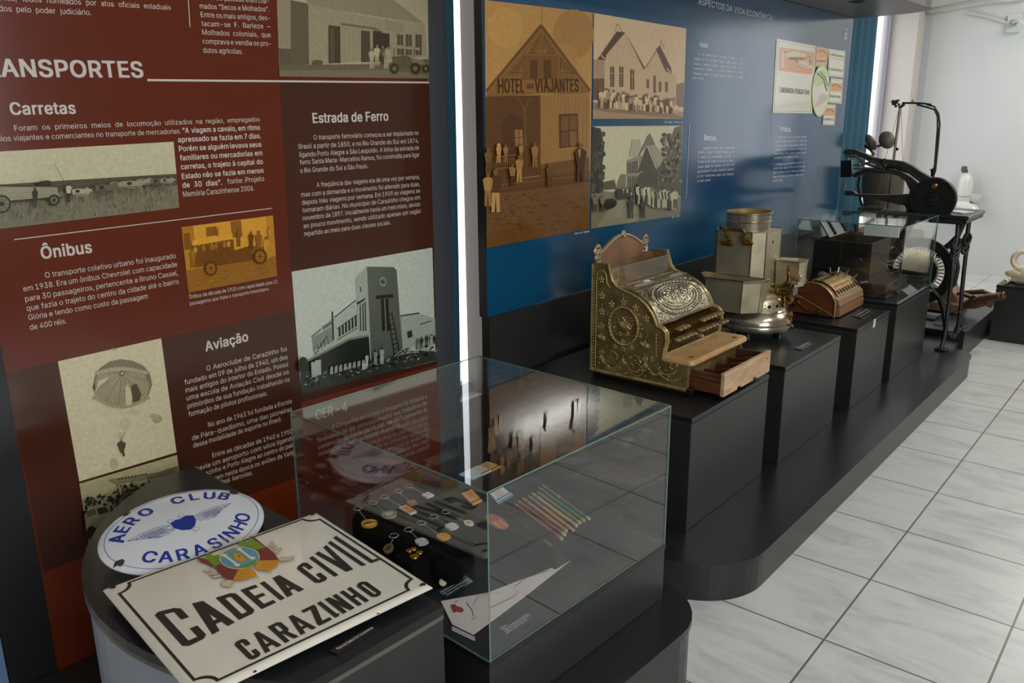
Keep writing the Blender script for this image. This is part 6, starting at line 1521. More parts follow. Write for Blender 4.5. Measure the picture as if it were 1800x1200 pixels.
# ledge between window and lid
mb = MB(); mb.box((-.922, ya, .858), (-.852, yb_, .8665), 0, .001)
for k in range(58): mb.ball((-.905, ya + (yb_-ya)*(k+.5)/58, .868), .0026, 0, 6, 4)
mb.tube([(-.913, ya, .8685), (-.913, yb_, .8685)], .0022, 6).tube([(-.86, ya, .867), (-.86, yb_, .867)], .0016, 6)
for k in range(40): mb.ball((-.882 + random.uniform(-.012, .012), random.uniform(ya + .02, yb_ - .02), .866), (.006, .008, .0025), 0, 6, 4)
mb.build('ledge', LIDSILVER, t)
mb = MB()
for a, b_ in ((.07, .20), (.32, .40)): mb.box((-.868, Y0 + a - .03, .867), (-.861, Y0 + b_ - .03, .872), 0, .001)
mb.build('hinge', CHROME, t)
q = MB().ball((-.884, Y0 + .16, .868), (.010, .022, .005), 0, 14, 6); q.build('nameplate', ENAMEL, t)
# indicator window
MB().prism([V((-.938, Y0 + TH2, .926)), V((-.927, Y0 + TH2, .868)), V((-.924, Y0 + TH2, .868)), V((-.935, Y0 + TH2, .927))], (0, Y1 - Y0 - 2*TH2, 0)).build('window_pane', [GLASS], t)
MB().tube([(-.9365, Y0 + TH2, .9275), (-.9365, Y1 - TH2, .9275)], .0016, 6).build('window_edge', GLASS_EDGE, t)
for yy in (Y0 + .030, Y0 + .062):
    mb = MB(); mb.prism([V((-.958, yy, .868)), V((-.958, yy, .915)), V((-.958, yy + .007, .921)), V((-.958, yy + .015, .922)), V((-.958, yy + .023, .921)), V((-.958, yy + .026, .915)), V((-.958, yy + .026, .868))], (.002, 0, 0))
    mb.build('flag', M('indicator_flag', (46, 40, 30), .5, rgb2=(190, 170, 120), vscale=55), t)
MB().box((-1.012, Y0 + TH2, .86), (-1.006, Y1 - TH2, .936)).build('back_rail', M('copper_plate', (172, 132, 100), .38, .7, rgb2=(140, 104, 78), vscale=12), t)
# crest on top (arched sign plate with scrolls)
mb = MB(); ol = []
for k in range(25):
    f = k / 24; y = Y0 + .02 + .30 * f; ol.append((y, .945 + .030 + .052 * sin(pi * f) ** 1.1 if 0 < k < 24 else .955))
pts = [V((-1.006, Y0 + .02, .935))] + [V((-1.006, y, z)) for y, z in ol] + [V((-1.006, Y0 + .32, .935))]
mb.prism(pts, (.008, 0, 0)); mb.build('crest_plate', M('copper_plate', (172, 132, 100), .38, .7, rgb2=(140, 104, 78), vscale=12), t)
mb = MB(); mb.tube([V((-1.001, y, z)) for y, z in ol], .006, 8)
for k in range(40):
    f = (k + .5) / 40; mb.ball((-.995, Y0 + .02 + .30*f, .945 + .030 + .052*sin(pi*f)**1.1), .0042, 0, 6, 4)
yc = Y0 + .17
for k in range(5): a = radians(30 + 30*k); mb.tube([(-.995, yc, 1.022), (-.993, yc + .012*cos(a), 1.022 + .016*sin(a)), (-.995, yc + .017*cos(a), 1.022 + .022*sin(a))], [.002, .005, .002], 6)
mb.ball((-.992, yc, 1.022), .007, 0, 8, 5)
for ys, s_ in ((Y0 + .012, -1), (Y0 + .335, 1)):
    for zz, R in ((.985, .016), (.960, .010)):
        mb.tube([V((-1.0, ys + s_*(.004 + R*.1*k**.5*cos(k*.75)), zz + R*(k/11.0)*sin(k*.75)*1.05)) + V((0, s_*R*(k/11.0)*cos(k*.75), 0)) for k in range(12)], .0042, 7)
    mb.torus((-1.0, ys, .992), .014, .0052, V((0,1,0)), V((0,0,1)), 16, 8).torus((-1.0, ys - s_*.014, .982), .009, .004, V((0,1,0)), V((0,0,1)), 14, 7)
    mb.tube([(-1.0, ys + s_*.004, .978), (-1.0, ys + s_*.012, .962), (-1.0, ys + s_*.006, .944), (-1.0, ys - s_*.02, .946)], [.004, .006, .006, .004], 7)
mb.build('crest_scrolls', M('pale_cast_metal', (170, 152, 126), .4, .8), t)
# key board
mb = MB(); mb.box((-.752, Y0 + TH2, .64), (-.748, Y1 - TH2, .75)); mb.build('key_backplate', M('key_recess', (58, 46, 26), .5, 1.0), t)
for k in range(31):
    y = Y0 + .030 + k * .0118
    MB().prism([V((-.747, y, .735)), V((-.722, y, .655)), V((-.718, y, .655)), V((-.743, y, .737))], (0, .005, 0)).build('key_slat', BRASS, t)
mb = MB(); mb.box((-.736, Y0 + TH2, .640), (-.708, Y1 - TH2, .652), 0, .001).tube([(-.712, Y0 + TH2, .656), (-.712, Y1 - TH2, .656)], .003, 6)
mb.build('key_rail', NICKEL, t)
mb = MB()
for k in range(38): mb.ball((-.707, Y0 + .02 + k*.0103, .647), (.003, .0034, .005), 0, 6, 4)
mb.build('bead_row', M('ivory_bead', (214, 200, 164), .35), t)
IV = M('worn_key', (168, 150, 112), .42, .6, rgb2=(120, 100, 64), vscale=80)
def key(x, y, z, droop=0.0):
    k = MB(); k.tube([(-.745, y, z + .004), (x - .008, y, z)], .0025, 6); o = k.build('key', BRASS, t)
    h = MB(); h.ball((x, y, z - droop), (.017, .0105, .0065), 0, 12, 6).ball((x + .003, y, z + .004 - droop), (.012, .0075, .003), 0, 10, 4); h.build('key_cap', IV, o)
for i in range(12):
    y = Y0 + .058 + i * .0285
    if i not in (3, 4, 5): key(-.690, y, .7385 + (.001 if i % 3 else 0))
for i in range(12):
    y = Y0 + .040 + i * .0285; key(-.684 if i != 5 else -.672, y, .706 if i != 5 else .694)
for i in (10, 11): key(-.668, Y0 + .055 + i * .0285, .712)
# shoulder scrolls at each end of the key board
mb = MB()
for yy in (Y0 + .007, Y1 - .007): mb.tube([xz((p[0] + .002, p[1]), yy) for p in prof[12:19]], .008, 8)
mb.build('key_board_cheek', BRONZEHI, t)
# marble shelf
def shelf():
    bm_ = MB(); y0_, y1_ = Y0 - .004, Y1 + .012; x0_, x1_ = -.716, -.598
    ol_ = [(x0_, y0_), (x1_ - .02, y0_)] + [(x1_ - .02 + .02*sin(radians(k*15)), y0_ + .02 - .02*cos(radians(k*15))) for k in range(1, 7)] + [(x1_ - .02 + .02*cos(radians(k*15)), y1_ - .02 + .02*sin(radians(k*15))) for k in range(0, 7)] + [(x0_, y1_)]
    c_ = V(((x0_+x1_)/2, (y0_+y1_)/2, 0))
    rows_ = []
    for ins, z in ((.004, .632), (.0, .637), (0, .646), (.003, .652), (.008, .654)):
        rows_.append([V((max(x0_, p[0] - (ins if p[0] > x1_ - .03 else 0)), p[1] + (ins if p[1] < y0_ + .03 else -ins if p[1] > y1_ - .03 else 0), z)) for p in ol_])
    bm_.sheet(rows_, 0, True, True).add(rows_[-1], [list(range(len(ol_)))], 0).add(rows_[0], [list(range(len(ol_)))[::-1]], 0)
    sh_ = bm_.build('marble_shelf', MARBLE, t, 'tan marble shelf')
    for yy in (y0_ + .045, y1_ - .06):
        h = MB().lathe([(.0, .6546), (.0055, .6546), (.0065, .6552), (.0, .656)], (-.628, yy, 0), 12); h.build('screw', IRON, sh_)
        MB().tube([(-.634, yy - .006, .655), (-.622, yy + .006, .655)], .0018, 5).build('clip', IRON, sh_)
shelf()
# open drawer, pulled out towards the aisle
dx0, dx1, dy0, dy1, dz0, dz1 = -.66, -.508, Y0 + .028, Y1 - .020, .548, .622
dr = MB().box((dx0, dy0 + .006, dz0), (dx1, dy1 - .006, dz0 + .008)).box((dx0, dy0 + .006, dz0), (dx1, dy0 + .014, dz1 - .010)).box((dx0, dy1 - .014, dz0), (dx1, dy1 - .006, dz1 - .010)).box((dx0, dy0 + .006, dz0), (dx0 + .008, dy1 - .006, dz1 - .01))
d_ = dr.build('drawer', DRAWERIN, t, 'open wooden drawer')
fy = [dy0, dy0 + .105, dy0 + .105, dy0 + .135, dy0 + .135, dy1 - .14, dy1 - .14, dy1 - .11, dy1 - .11, dy1]
fz = [dz0 - .006, dz0 - .006, dz0 + .004, dz0 + .004, dz0 - .006, dz0 - .006, dz0 + .004, dz0 + .004, dz0 - .006, dz0 - .006]
MB().prism([V((dx1, y, z)) for y, z in zip(fy, fz)] + [V((dx1, dy1, dz1)), V((dx1, dy0, dz1))], (.012, 0, 0)).build('drawer_front', DRAWERWOOD, d_)
for k, y in enumerate((dy0 + .11, dy0 + .20, dy0 + .29)):
    pts = [V((dx0 + .008, y, dz0 + .008)), V((dx1, y, dz0 + .008)), V((dx1, y, dz1 - .012)), V((dx1 - .03, y, dz1 - .014)), V((dx1 - .08, y, dz1 - .03)), V((dx0 + .008, y, dz1 - .03))]
    MB().prism(pts, (0, .007, 0)).build('partition', WOODDK, d_)
MB().box((dx0, dy0, dz1 - .030), (dx1, dy0 + .006, dz1 - .024), 0, .001).box((dx0, dy0 - .002, dz0), (dx1, dy0 + .006, dz1 - .034)).build('drawer_side', WOODDK, d_)
MB().lathe([(0, 0), (.003, 0), (.003, .002), (0, .002)], (dx1 + .012, dy1 - .03, dz0 + .05), 8, ax=(V((0,1,0)), V((0,0,1)), V((1,0,0)))).build('nail', IRON, d_)

# ================================================================ nickel urn / water heater with taps
UC = V((-.801, 1.227, 0))
t = thing('water_heater', 'tall nickel plated water heater with brass taps and round base', 'heater', (UC.x, UC.y, ZP))
base = [(0, .556), (.136, .556), (.146, .559), (.150, .566), (.150, .578), (.147, .584), (.150, .588), (.149, .600), (.140, .618), (.128, .630), (.124, .634), (.126, .640), (.122, .645)]
MB().lathe(base + [(0, .645)], UC, 48).build('base', NICKELB, t)
mb = MB().lathe([(.120, .645), (.120, .684), (.116, .692), (.108, .698), (.112, .706), (.104, .716), (.085, .722), (0, .724)], UC, 48); mb.build('burner_drum', NICKEL, t)
HOLE = M('vent_hole', (10, 9, 8), .9)
for k in range(15):
    a = radians(-130 + k * 18); d = V((cos(a), sin(a), 0)); c = UC + d * .1205 + V((0, 0, .668))
    m = MB().lathe([(0, 0), (.0075, 0), (.0075, .0008), (0, .0008)], c, 12, ax=(V((-sin(a), cos(a), 0)), V((0,0,1)), d)); m.build('vent_hole', HOLE, t)
    a2 = a + radians(9); d2 = V((cos(a2), sin(a2), 0))
    m = MB()
    for dz_ in (-.008, .008): m.lathe([(0, 0), (.0028, 0), (.0028, .0008), (0, .0008)], UC + d2*.1205 + V((0, 0, .668 + dz_)), 8, ax=(V((-sin(a2), cos(a2), 0)), V((0,0,1)), d2))
    m.build('vent_dots', HOLE, t)
for a in (-1.95, -.1, 1.15, 2.6, 4.9 - 2*pi):
    d = V((cos(a), sin(a), 0)); m = MB().lathe([(.012, ZP + .002), (.014, ZP), (.014, ZP + .004), (.010, ZP + .01), (.010, .556)], UC + d * .118, 12); m.build('foot', IRON, t)
for a in (-2.35, .12, 1.9):
    d = V((cos(a), sin(a), 0)); sdv = V((-sin(a), cos(a), 0)); m = MB()
    for k in range(26): m.ball(UC + d * (.143 + random.uniform(-.004, .007)) + sdv * random.uniform(-.026, .026) + V((0, 0, .596 + random.uniform(-.038, .034))), random.uniform(.005, .009), 0, 7, 5)
    m.tube([UC + d*.15 + sdv*.012 + V((0, 0, .575)), UC + d*.158 + sdv*.016 + V((0, 0, .566)), UC + d*.160 + sdv*.02 + V((0, 0, .560))], [.009, .007, .004], 7)
    m.build('paw_ornament', BRASS, t)
# tower
X0, X1, YA, YB, ZT = -.985, -.762, 1.150, 1.365, .972
def chamf(x0, x1, y0, y1, c): return [(x0 + c*.55, y0), (x1 - c, y0), (x1, y0 + c), (x1, y1 - c*.4), (x1 - c*.4, y1), (x0 + c*.4, y1), (x0, y1 - c*.4), (x0, y0 + c*.55)]
ol = chamf(X0, X1, YA, YB, .045)
mb = MB().prism([V((x, y, .70)) for x, y in ol], (0, 0, ZT - .70)); mb.build('tower', NICKEL, t)
mb = MB()
for x, y in ol: mb.tube([(x, y, .72), (x, y, ZT)], .0028, 6)
mb.tube([V((x, y, ZT)) for x, y in ol], .0032, 6, closed=True); mb.build('seams', M('bright_seam', (196, 184, 156), .25, 1.0), t)
MB().lathe([(0, 0), (.006, 0), (.006, .001), (0, .001)], (X1 + .0005, 1.262, .925), 10, ax=(V((0,1,0)), V((0,0,1)), V((1,0,0)))).build('tower_hole', HOLE, t)
MB().lathe([(.0, ZT), (.013, ZT), (.013, ZT + .012), (.009, ZT + .014), (.0, ZT + .014)], (X0 + .030, 1.175, 0), 14).build('filler_cap', BRASS, t)
cc = V((-.872, 1.253, 0))
MB().lathe([(.094, ZT), (.094, 1.006), (.0985, 1.010), (.094, 1.014), (.094, 1.036), (.100, 1.043), (.100, 1.048), (.093, 1.050)], cc, 48, cap=False).build('collar', NICKELB, t)
MB().lathe([(.092, 1.050), (.090, .985), (0, .985)], cc, 48, cap=False).build('collar_inside', M('gilt_inside', (176, 140, 70), .45, .3), t)
# dolphin handle
mb = MB(); yh = YA - .012; q = lambda u, v: onY(1240 + u*.19175, 380 + v*.19175, yh)
mb.tube([q(190, 155), q(210, 180), q(228, 195)], .006, 8)
mb.tube([q(235, 215), q(215, 185), q(192, 150), q(196, 122), q(230, 110), q(262, 118), q(300, 125), q(345, 128), q(360, 150), q(345, 182), q(325, 205)], [.006, .006, .0055, .0065, .0065, .006, .006, .0065, .006, .006, .006], 8)
for base_, tipx in (((235, 240), 150), ((345, 238), 425)):
    for k in range(60):
        f = random.random(); x = base_[0] + (tipx - base_[0]) * f; mb.ball(q(x, 238 + random.uniform(-30, 24) * (1 - .55*f)), random.uniform(.005, .0095), 0, 7, 5)
mb.build('handle', BRASS, t, 'brass handle shaped like two dolphins')
# troughs
def trough(name, plan, ztop, zbot, wall=.004, taper=.0):
    n_ = len(plan); c = V((sum(p[0] for p in plan)/n_, sum(p[1] for p in plan)/n_, 0)); m = MB()
    def ring(ins, z): return [V((p[0], p[1], z)) + (V((c.x - p[0], c.y - p[1], 0)).normalized() * ins) for p in plan]
    rows_ = [ring(taper, zbot), ring(0, ztop - .012), ring(-.006, ztop), ring(wall - .004, ztop + .001), ring(wall + taper, zbot + .006)]
    m.sheet(rows_, 0, False, True); m.add(rows_[0], [list(range(n_))[::-1]]); m.add(rows_[-1], [list(range(n_))])
    o = m.build(name, NICKEL, t)
    e_ = MB().tube(ring(-.005, ztop), .003, 6, closed=True); e_.build('rim', M('bright_seam', (196, 184, 156), .25, 1.0), o)
    for i in range(n_):
        s2 = MB().tube([ring(taper, zbot)[i], ring(0, ztop - .012)[i]], .002, 6)
        s2.build('seam', M('bright_seam', (196, 184, 156), .25, 1.0), o)
    return o
trough('trough', [(-1.008, 1.146), (-.722, 1.146), (-.728, 1.098), (-.782, 1.036), (-.950, 1.036), (-1.0, 1.098)], .785, .648, taper=.006)
trough('trough', [(-.756, 1.30), (-.756, 1.372), (-.70, 1.400), (-.655, 1.395), (-.640, 1.34), (-.655, 1.30)], .842, .735, taper=.004)
# taps
def U(u, v, y=1.20): return onY(1240 + u*.19175, 380 + v*.19175, y)
tp = MB()
tp.tube([U(500, 715), U(560, 728)], .016, 10).tube([U(505, 712), U(520, 720)], .021, 10)
tp.lathe([(.0, 0), (.019, 0), (.019, .006), (.016, .008), (.016, .048), (.020, .050), (.020, .056), (.010, .060), (0, .061)], U(590, 815) , 14)
tp.tube([U(590, 730), U(640, 720), U(690, 700)], [.013, .012, .012], 10)
ap = tp.build('tap_body', BRASS, t)
tp = MB().tube([U(655, 745), U(655, 655)], .010, 10).tube([U(640, 660), U(650, 625)], .012, 8).tube([U(690, 705), U(760, 715)], .016, 10).tube([U(720, 720), U(722, 790)], [.018, .014], 10).tube([U(715, 790), U(718, 832)], .012, 10).tube([U(765, 745), U(790, 740)], .02, 10)
tp.build('tap_valve', BRASS, t)
tp = MB().tube([U(700, 640), U(745, 620), U(772, 585), U(765, 530), U(760, 500)], [.008, .014, .013, .008, .007], 10).tube([U(760, 500), U(758, 450)], [.006, .005], 8).tube([U(748, 500), U(778, 498)], .006, 8).tube([U(640, 640), U(705, 645)], .010, 8)
tp.build('tap_neck', BRASS, t)
MB().tube([U(770, 545), U(800, 558), U(835, 562), U(862, 570)], [.009, .013, .016, .014], 10).build('tap_handle', M('tap_wood', (140, 100, 70), .4), t)
MB().ball(U(866, 571), (.008, .014, .015), 0, 10, 6).build('handle_ferrule', NICKELB, t)
w_ = U(805, 680, 1.19)
mb = MB().lathe([(.018, 0), (.024, .004), (.024, .008), (.018, .012)], w_ , 14, ax=(V((0, 1, 0)), V((0, 0, 1)), V((1, 0, 0)))).tube([w_ + V((0, -.022, 0)), w_ + V((0, .022, 0))], .004, 6).tube([w_ + V((0, 0, -.024)), w_ + V((0, 0, .024))], .004, 6)
mb.build('valve_wheel', STEEL, t)
tp = MB().tube([U(815, 740), U(870, 738)], .006, 8).tube([U(785, 620), U(782, 790)], .009, 8).tube([U(765, 760), U(768, 800)], .012, 8).tube([U(600, 640), U(645, 640), U(650, 690)], .007, 8)
tp.build('pipe', BRASS, t)

# ================================================================ small wooden counting machine
ys, ye = 1.76, 2.135; ZM = .511
t = thing('adding_machine', 'small wooden counting machine with brass slotted face and crank', 'adding machine', (-.75, (ys+ye)/2, ZM))
pf = [(-.868, .517), (-.640, .517), (-.640, .585), (-.647, .603), (-.664, .627), (-.690, .651), (-.724, .667), (-.760, .671), (-.790, .664), (-.815, .648), (-.836, .625), (-.862, .585)]
MB().prism([xz(p, ys) for p in pf], (0, .016, 0)).build('side_panel', WOODDK, t)
MB().prism([xz(p, ye - .016) for p in pf], (0, .016, 0)).build('side_panel', WOODDK, t)
pin = [(p[0]*.98 - .015, .517 + (p[1]-.517)*.965) for p in pf]
MB().prism([xz(p, ys + .016) for p in pin], (0, ye - ys - .032, 0)).build('body', WOOD, t)
mb = MB().tube([xz((p[0], p[1]), ys - .001) for p in pf[1:11]], .005, 8).tube([xz((-.846, .612), ys - .001), xz((-.642, .519), ys - .001)], .0035, 6)
mb.build('edge_trim', M('pale_brass_trim', (190, 168, 118), .35, .9), t)
# slotted brass face
face = [(-.785, .667), (-.760, .674), (-.724, .670), (-.688, .653), (-.662, .629), (-.650, .608)]
def fcp(s_, y, off=.0):
    k = s_*(len(face)-1); i = min(int(k), len(face)-2); f = k - i; a, b_ = face[i], face[i+1]; dx_, dz_ = b_[0]-a[0], b_[1]-a[1]; L = sqrt(dx_*dx_+dz_*dz_)
    return V((a[0]+dx_*f - dz_/L*off*-1*-1, y, a[1]+dz_*f + dx_/L*off))
y0_, y1_ = ys + .05, ye - .03
rows = [[fcp(k/20, y0_ + (y1_-y0_)*j/8, .002) for j in range(9)] for k in range(21)]
MB().sheet(rows).build('face_plate', M('brass_face', (190, 158, 104), .4, .6, rgb2=(160, 128, 78), vscale=30), t)
mb = MB()
for j in range(9):
    y = y0_ + .02 + j*.037
    mb.tube([fcp(.30, y, .003), fcp(.36, y, .003)], .004, 6); mb.ball(fcp(.5, y, .003), .0022, 0, 6, 4)
    mb.tube([fcp(.78, y, .003), fcp(.86, y + .008, .004)], .003, 6); mb.ball(fcp(.9, y + .006, .004), .005, 0, 6, 4); mb.ball(fcp(.80, y - .008, .004), .0035, 0, 6, 4)
mb.tube([fcp(.18, y0_ + .01, .003), fcp(.18, y1_ - .05, .003)], .0022, 6)
mb.build('levers', IRON, t)
MB().tube([fcp(.66, y0_ + .02, .003), fcp(.66, y1_ - .08, .003)], .0025, 6).build('indicator_line', M('copper_line', (170, 90, 50), .4, .8), t)
mb = MB()
mb.box((-.80, ye - .20, .664), (-.765, ye - .15, .684), 0, .003).ball((-.785, ye - .17, .685), (.016, .022, .006), 0, 10, 5)
for k in range(4): mb.tube([fcp(.12 + .18*k, ye - .10 + .02*k, .0), fcp(.10 + .18*k, ye - .085 + .02*k, .030)], .004, 6)
MB().tube([fcp(.25, ye - .05, .008), fcp(.8, ye - .045, .010)], .006, 6).build('carriage_rod', STEEL, t)
mb.build('carriage', STEEL, t)
mb = MB().lathe([(.016, 0), (.022, .003), (.022, .012), (.016, .015)], (-.74, ye - .13, .668), 18); mb.build('brass_knob', BRASS, t)
mb = MB().tube([(-.665, ye - .02, .615), (-.650, ye + .025, .622), (-.630, ye + .045, .625)], .006, 8); mb.build('crank_lever', STEEL, t)
mb = MB().prism([V((-.640, ys + .016, .517)), V((-.622, ys + .016, .519)), V((-.622, ys + .016, .556)), V((-.640, ys + .016, .562))], (0, ye - ys - .032, 0)); mb.build('front_rail', WOOD, t)
mb = MB().prism([V((-.642, ys + .016, .566)), V((-.624, ys + .016, .566)), V((-.632, ys + .016, .596)), V((-.648, ys + .016, .606))], (0, ye - ys - .03, 0)); mb.build('upper_rail', WOOD, t)
mb = MB().tube([(-.84, ys + .02, .650), (-.84, ye - .25, .652)], .012, 8); mb.build('back_roll', WOOD, t)
# carrying handle at the near end
q = lambda u, v: onY(1340 + u*.11111, 440 + v*.11111, ys - .014)
mb = MB().tube([q(590, 760), q(562, 775), q(562, 800), q(585, 840), q(700, 925), q(800, 985), q(850, 985), q(880, 970)], .0042, 8); mb.build('handle', BRASS, t)
for u, v, r in ((515, 850, .010), (888, 975, .011)):
    MB().lathe([(0, 0), (r, 0), (r, .006), (r*.7, .012), (0, .013)], onY(1340 + u*.11111, 440 + v*.11111, ys), 16, ax=(V((1,0,0)), V((0,0,1)), V((0,-1,0)))).build('handle_boss', BRASS, t)
for x, y in ((-.65, ys + .02), (-.85, ys + .02), (-.65, ye - .02), (-.85, ye - .02)): MB().lathe([(.008, ZM), (.008, ZM + .006)], (x, y, 0), 10).build('foot', IRON, t)

# label plates on the pedestals
placard('dark label plate on the pedestal in front of the cash register drawer', [(1257, 697), (1285, 684), (1279, 680), (1251, 693)], .524, [((.45, .2), (.95, .2), 'Caixa registradora', .007)], None, .003, base=(40, 44, 46))
placard('dark label plate with two lines on the pedestal before the water heater', [(1409, 617), (1433, 603), (1421, 600), (1396, 613)], .524, [((.1, .55), (.9, .55), 'Cafeteira', .012), ((.15, .15), (.8, .15), 'Peça do Bar Central de Carazinho', .008)], None, .003)
placard('dark label plate with grey patch on the pedestal before the wooden counting machine', [(1515, 561), (1541, 545), (1522, 541), (1496, 556)], .511, [((.15, .6), (.9, .6), 'Caixa registradora manual', .012), ((.15, .25), (.8, .25), 'Início do século XX', .010)], None, .003, base=(58, 56, 52))

# ================================================================ far glass case
glass_case('smaller far glass case over a dark wooden box', ID, -1.02, -.478, 2.192, 2.800, .5285, .915, .005)
ZF = .529
# dark wooden box with a raised ledger flap
t = thing('wooden_box', 'dark antique wooden box on a stepped base inside the far glass case', 'box', (-.75, 2.5, ZF))
DKW = M('blackened_wood', (58, 46, 38), .45, rgb2=(42, 34, 28), vscale=9, stretch=(1, 1, 5)); DKW2 = M('dark_side_wood', (72, 62, 50), .5, rgb2=(54, 46, 38), vscale=8)
bx0, bx1, by0, by1, bz = -.96, -.660, 2.30, 2.62, .800
m = MB().box((bx0, by0, ZF + .07), (bx0 + .012, by1, bz)).box((bx1 - .012, by0, ZF + .07), (bx1, by1, bz)).box((bx0 + .012, by0, ZF + .07), (bx1 - .012, by0 + .012, bz)).box((bx0 + .012, by1 - .012, ZF + .07), (bx1 - .012, by1, bz)).box((bx0 + .012, by0 + .012, ZF + .07), (bx1 - .012, by1 - .012, ZF + .09))
m.build('carcass', DKW2, t)
MB().box((bx0 - .015, by0 - .03, ZF), (bx1 + .105, by1 + .05, ZF + .012), 0, .003).box((bx0 - .005, by0 - .02, ZF + .012), (bx1 + .095, by1 + .04, ZF + .07), 0, .004).build('stepped_base', DKW, t)
MB().box((bx0 - .002, by0 - .003, ZF + .07), (bx0 + .004, by0, bz + .005)).box((bx0 + .140, by0 - .003, ZF + .07), (bx0 + .146, by0, bz + .002)).build('brass_edge', BRASS, t)
MB().box((bx0, by0 - .002, ZF + .075), (bx0 + .14, by0, bz)).box((bx0 + .146, by0 - .002, ZF + .14), (bx1, by0, bz)).build('front_board', M('black_board', (26, 24, 24), .4), t)
# flap: sloped pale panel with dark clip rows
A, B, C_, D_ = onY(1472, 387, 2.30), onY(1497, 418, 2.30), onY(1543, 404, 2.36), onY(1526, 391, 2.40)
A, B = V((-.985 + .05, 2.27, .900)), V((-.955 + .08, 2.27, .815))
n_ = (B - A).cross(V((0, 1, 0))).normalized()
if n_.z < 0: n_ = -n_
Ly = V((0, .27, 0))
m = MB().prism([A, B, B + Ly, A + Ly], n_ * .006); m.build('flap', M('grey_flap', (158, 160, 158), .5), t)
m = MB()
for f in (.33, .93):
    for k in range(6): c = A + Ly * f + (B - A) * (.12 + .15*k) + n_ * .010; m.box((c.x - .006, c.y - .010, c.z - .005), (c.x + .006, c.y + .010, c.z + .007), 0, .001)
    m.tube([A + Ly*f + (B-A)*.06 + n_*.008, A + Ly*f + (B-A)*.96 + n_*.008], .004, 6)
m.tube([A + n_*.003, B + n_*.003], .004, 6).tube([B + n_*.003, B + Ly + n_*.003], .004, 6)
m.build('clip_row', IRON, t)
m = MB().tube([B + V((0, 0, -.006)), B + Ly + V((0, 0, -.006))], .005, 6); m.build('flap_rail', BRASS, t)
m = MB().ball((bx1 - .05, by0 - .003, ZF + .185), .006, 0, 8, 5); m.build('keyhole_stud', STEEL, t)
# white notices laid in the case
flat_card('paper_note', 'small white caption card lying in the far glass case', 'label', [(1597, 519), (1613, 510), (1600, 500), (1583, 508)], (226, 228, 224), ZF)
m = MB(); c = onZ(1575, 515, ZF + .01)
m.ball(c + V((0, 0, .004)), (.016, .02, .012), 0, 10, 6).ball(c + V((.018, -.008, .0)), (.010, .010, .009), 0, 8, 5)
o = m.top('ink_stopper', IRON, 'small black knobbed piece beside the white card in the far case', 'stopper')
t = thing('paper_sheet', 'white sheet standing at the back of the far glass case', 'paper', (-.74, 2.74, .80))
# a little shelf of papers resting on the back of the box
m = MB(); m.box((-.80, 2.60, .8005), (-.62, 2.615, .870)); m.build('sheet', M('paper_white', (232, 234, 232), .6), t)

# narrow iron stand between blue panel and far case
c = onY(1443, 416, 3.02)
t = thing('iron_stand', 'narrow black iron stand with small grey plate top behind the far case', 'stand', (c.x, 3.02, HP))
MB().box((c.x - .045, 2.96, c.z - .006), (c.x + .045, 3.10, c.z + .004), 0, .002).build('top_plate', M('grey_plate', (112, 114, 112), .35, .8), t)
m = MB().tube([(c.x - .01, 3.0, HP + .002), (c.x - .01, 3.0, c.z - .006)], .012, 8).tube([(c.x + .02, 3.06, HP + .01), (c.x + .015, 3.06, c.z - .006)], .009, 8)
m.box((c.x - .035, 2.97, HP), (c.x + .05, 3.10, HP + .012), 0, .003).box((c.x - .035, 2.985, c.z - .035), (c.x + .03, 3.08, c.z - .006), 0, .003)
for k in range(4): m.ball((c.x + .01, 3.0, c.z - .07 - .03*k), (.016, .016, .012), 0, 8, 5)
m.build('column', IRON, t)

# ================================================================ shoemaker's sewing machine on its treadle stand
YM = 3.15
t = thing('sewing_machine', 'black cast iron patching sewing machine on a treadle stand', 'sewing machine', (-.62, YM, HP))
def YP(pts, y): return [onY(u, v, y) for u, v in pts]
def ext(pts, y0, y1, name, mat=IRON, par=None, lab=None):
    """silhouette traced at mid depth, built as a solid of real thickness"""
    ym = (y0 + y1) / 2; q = [onY(u, v, ym) for u, v in pts]
    m = MB(); n2 = len(q); c = sum(q, V()) / n2
    def ring(y, k): return [V((p.x + (c.x - p.x)*0, y, p.z)) for p in q]
    m.prism(ring(y0, 1), (0, y1 - y0, 0)); return m.build(name, mat, par or t, lab)
OLDIRON = M('worn_black_enamel', (34, 32, 30), .35, rgb2=(62, 54, 42), vscale=14, spec=.6)
ext([(1484, 268), (1486, 263.5), (1492, 262), (1506, 263), (1520, 269), (1535, 276), (1552, 279.5), (1570, 281), (1590, 284), (1606, 292), (1622, 303), (1642, 314), (1640, 326), (1622, 320), (1604, 305), (1585, 297), (1555, 293), (1535, 287), (1518, 277), (1505, 272), (1488, 272.5)], YM - .022, YM + .022, 'upper_arm', OLDIRON)
ext([(1499, 307), (1512, 300), (1530, 295), (1552, 295), (1582, 299), (1604, 312), (1622, 328), (1640, 345), (1612, 358), (1603, 350), (1601, 335), (1593, 318), (1581, 309), (1565, 305), (1540, 304), (1522, 305), (1503, 312)], YM - .018, YM + .018, 'lower_arm', OLDIRON)
ext([(1487, 335), (1501, 335.5), (1507, 340.5), (1557, 342), (1601, 340.5), (1640, 345), (1640, 384), (1598, 388), (1597, 372), (1592, 361), (1560, 354), (1520, 346.5), (1503, 343.5), (1487, 343)], YM - .020, YM + .020, 'bed_arm', OLDIRON)
ext([(1600, 336), (1642, 312), (1672, 340), (1668, 384), (1600, 388)], YM - .016, YM + .03, 'column', OLDIRON)
ext([(1481, 282), (1499, 281), (1500, 300), (1498, 311), (1480, 311)], YM - .028, YM + .028, 'head_block', M('black_head', (14, 14, 14), .35))
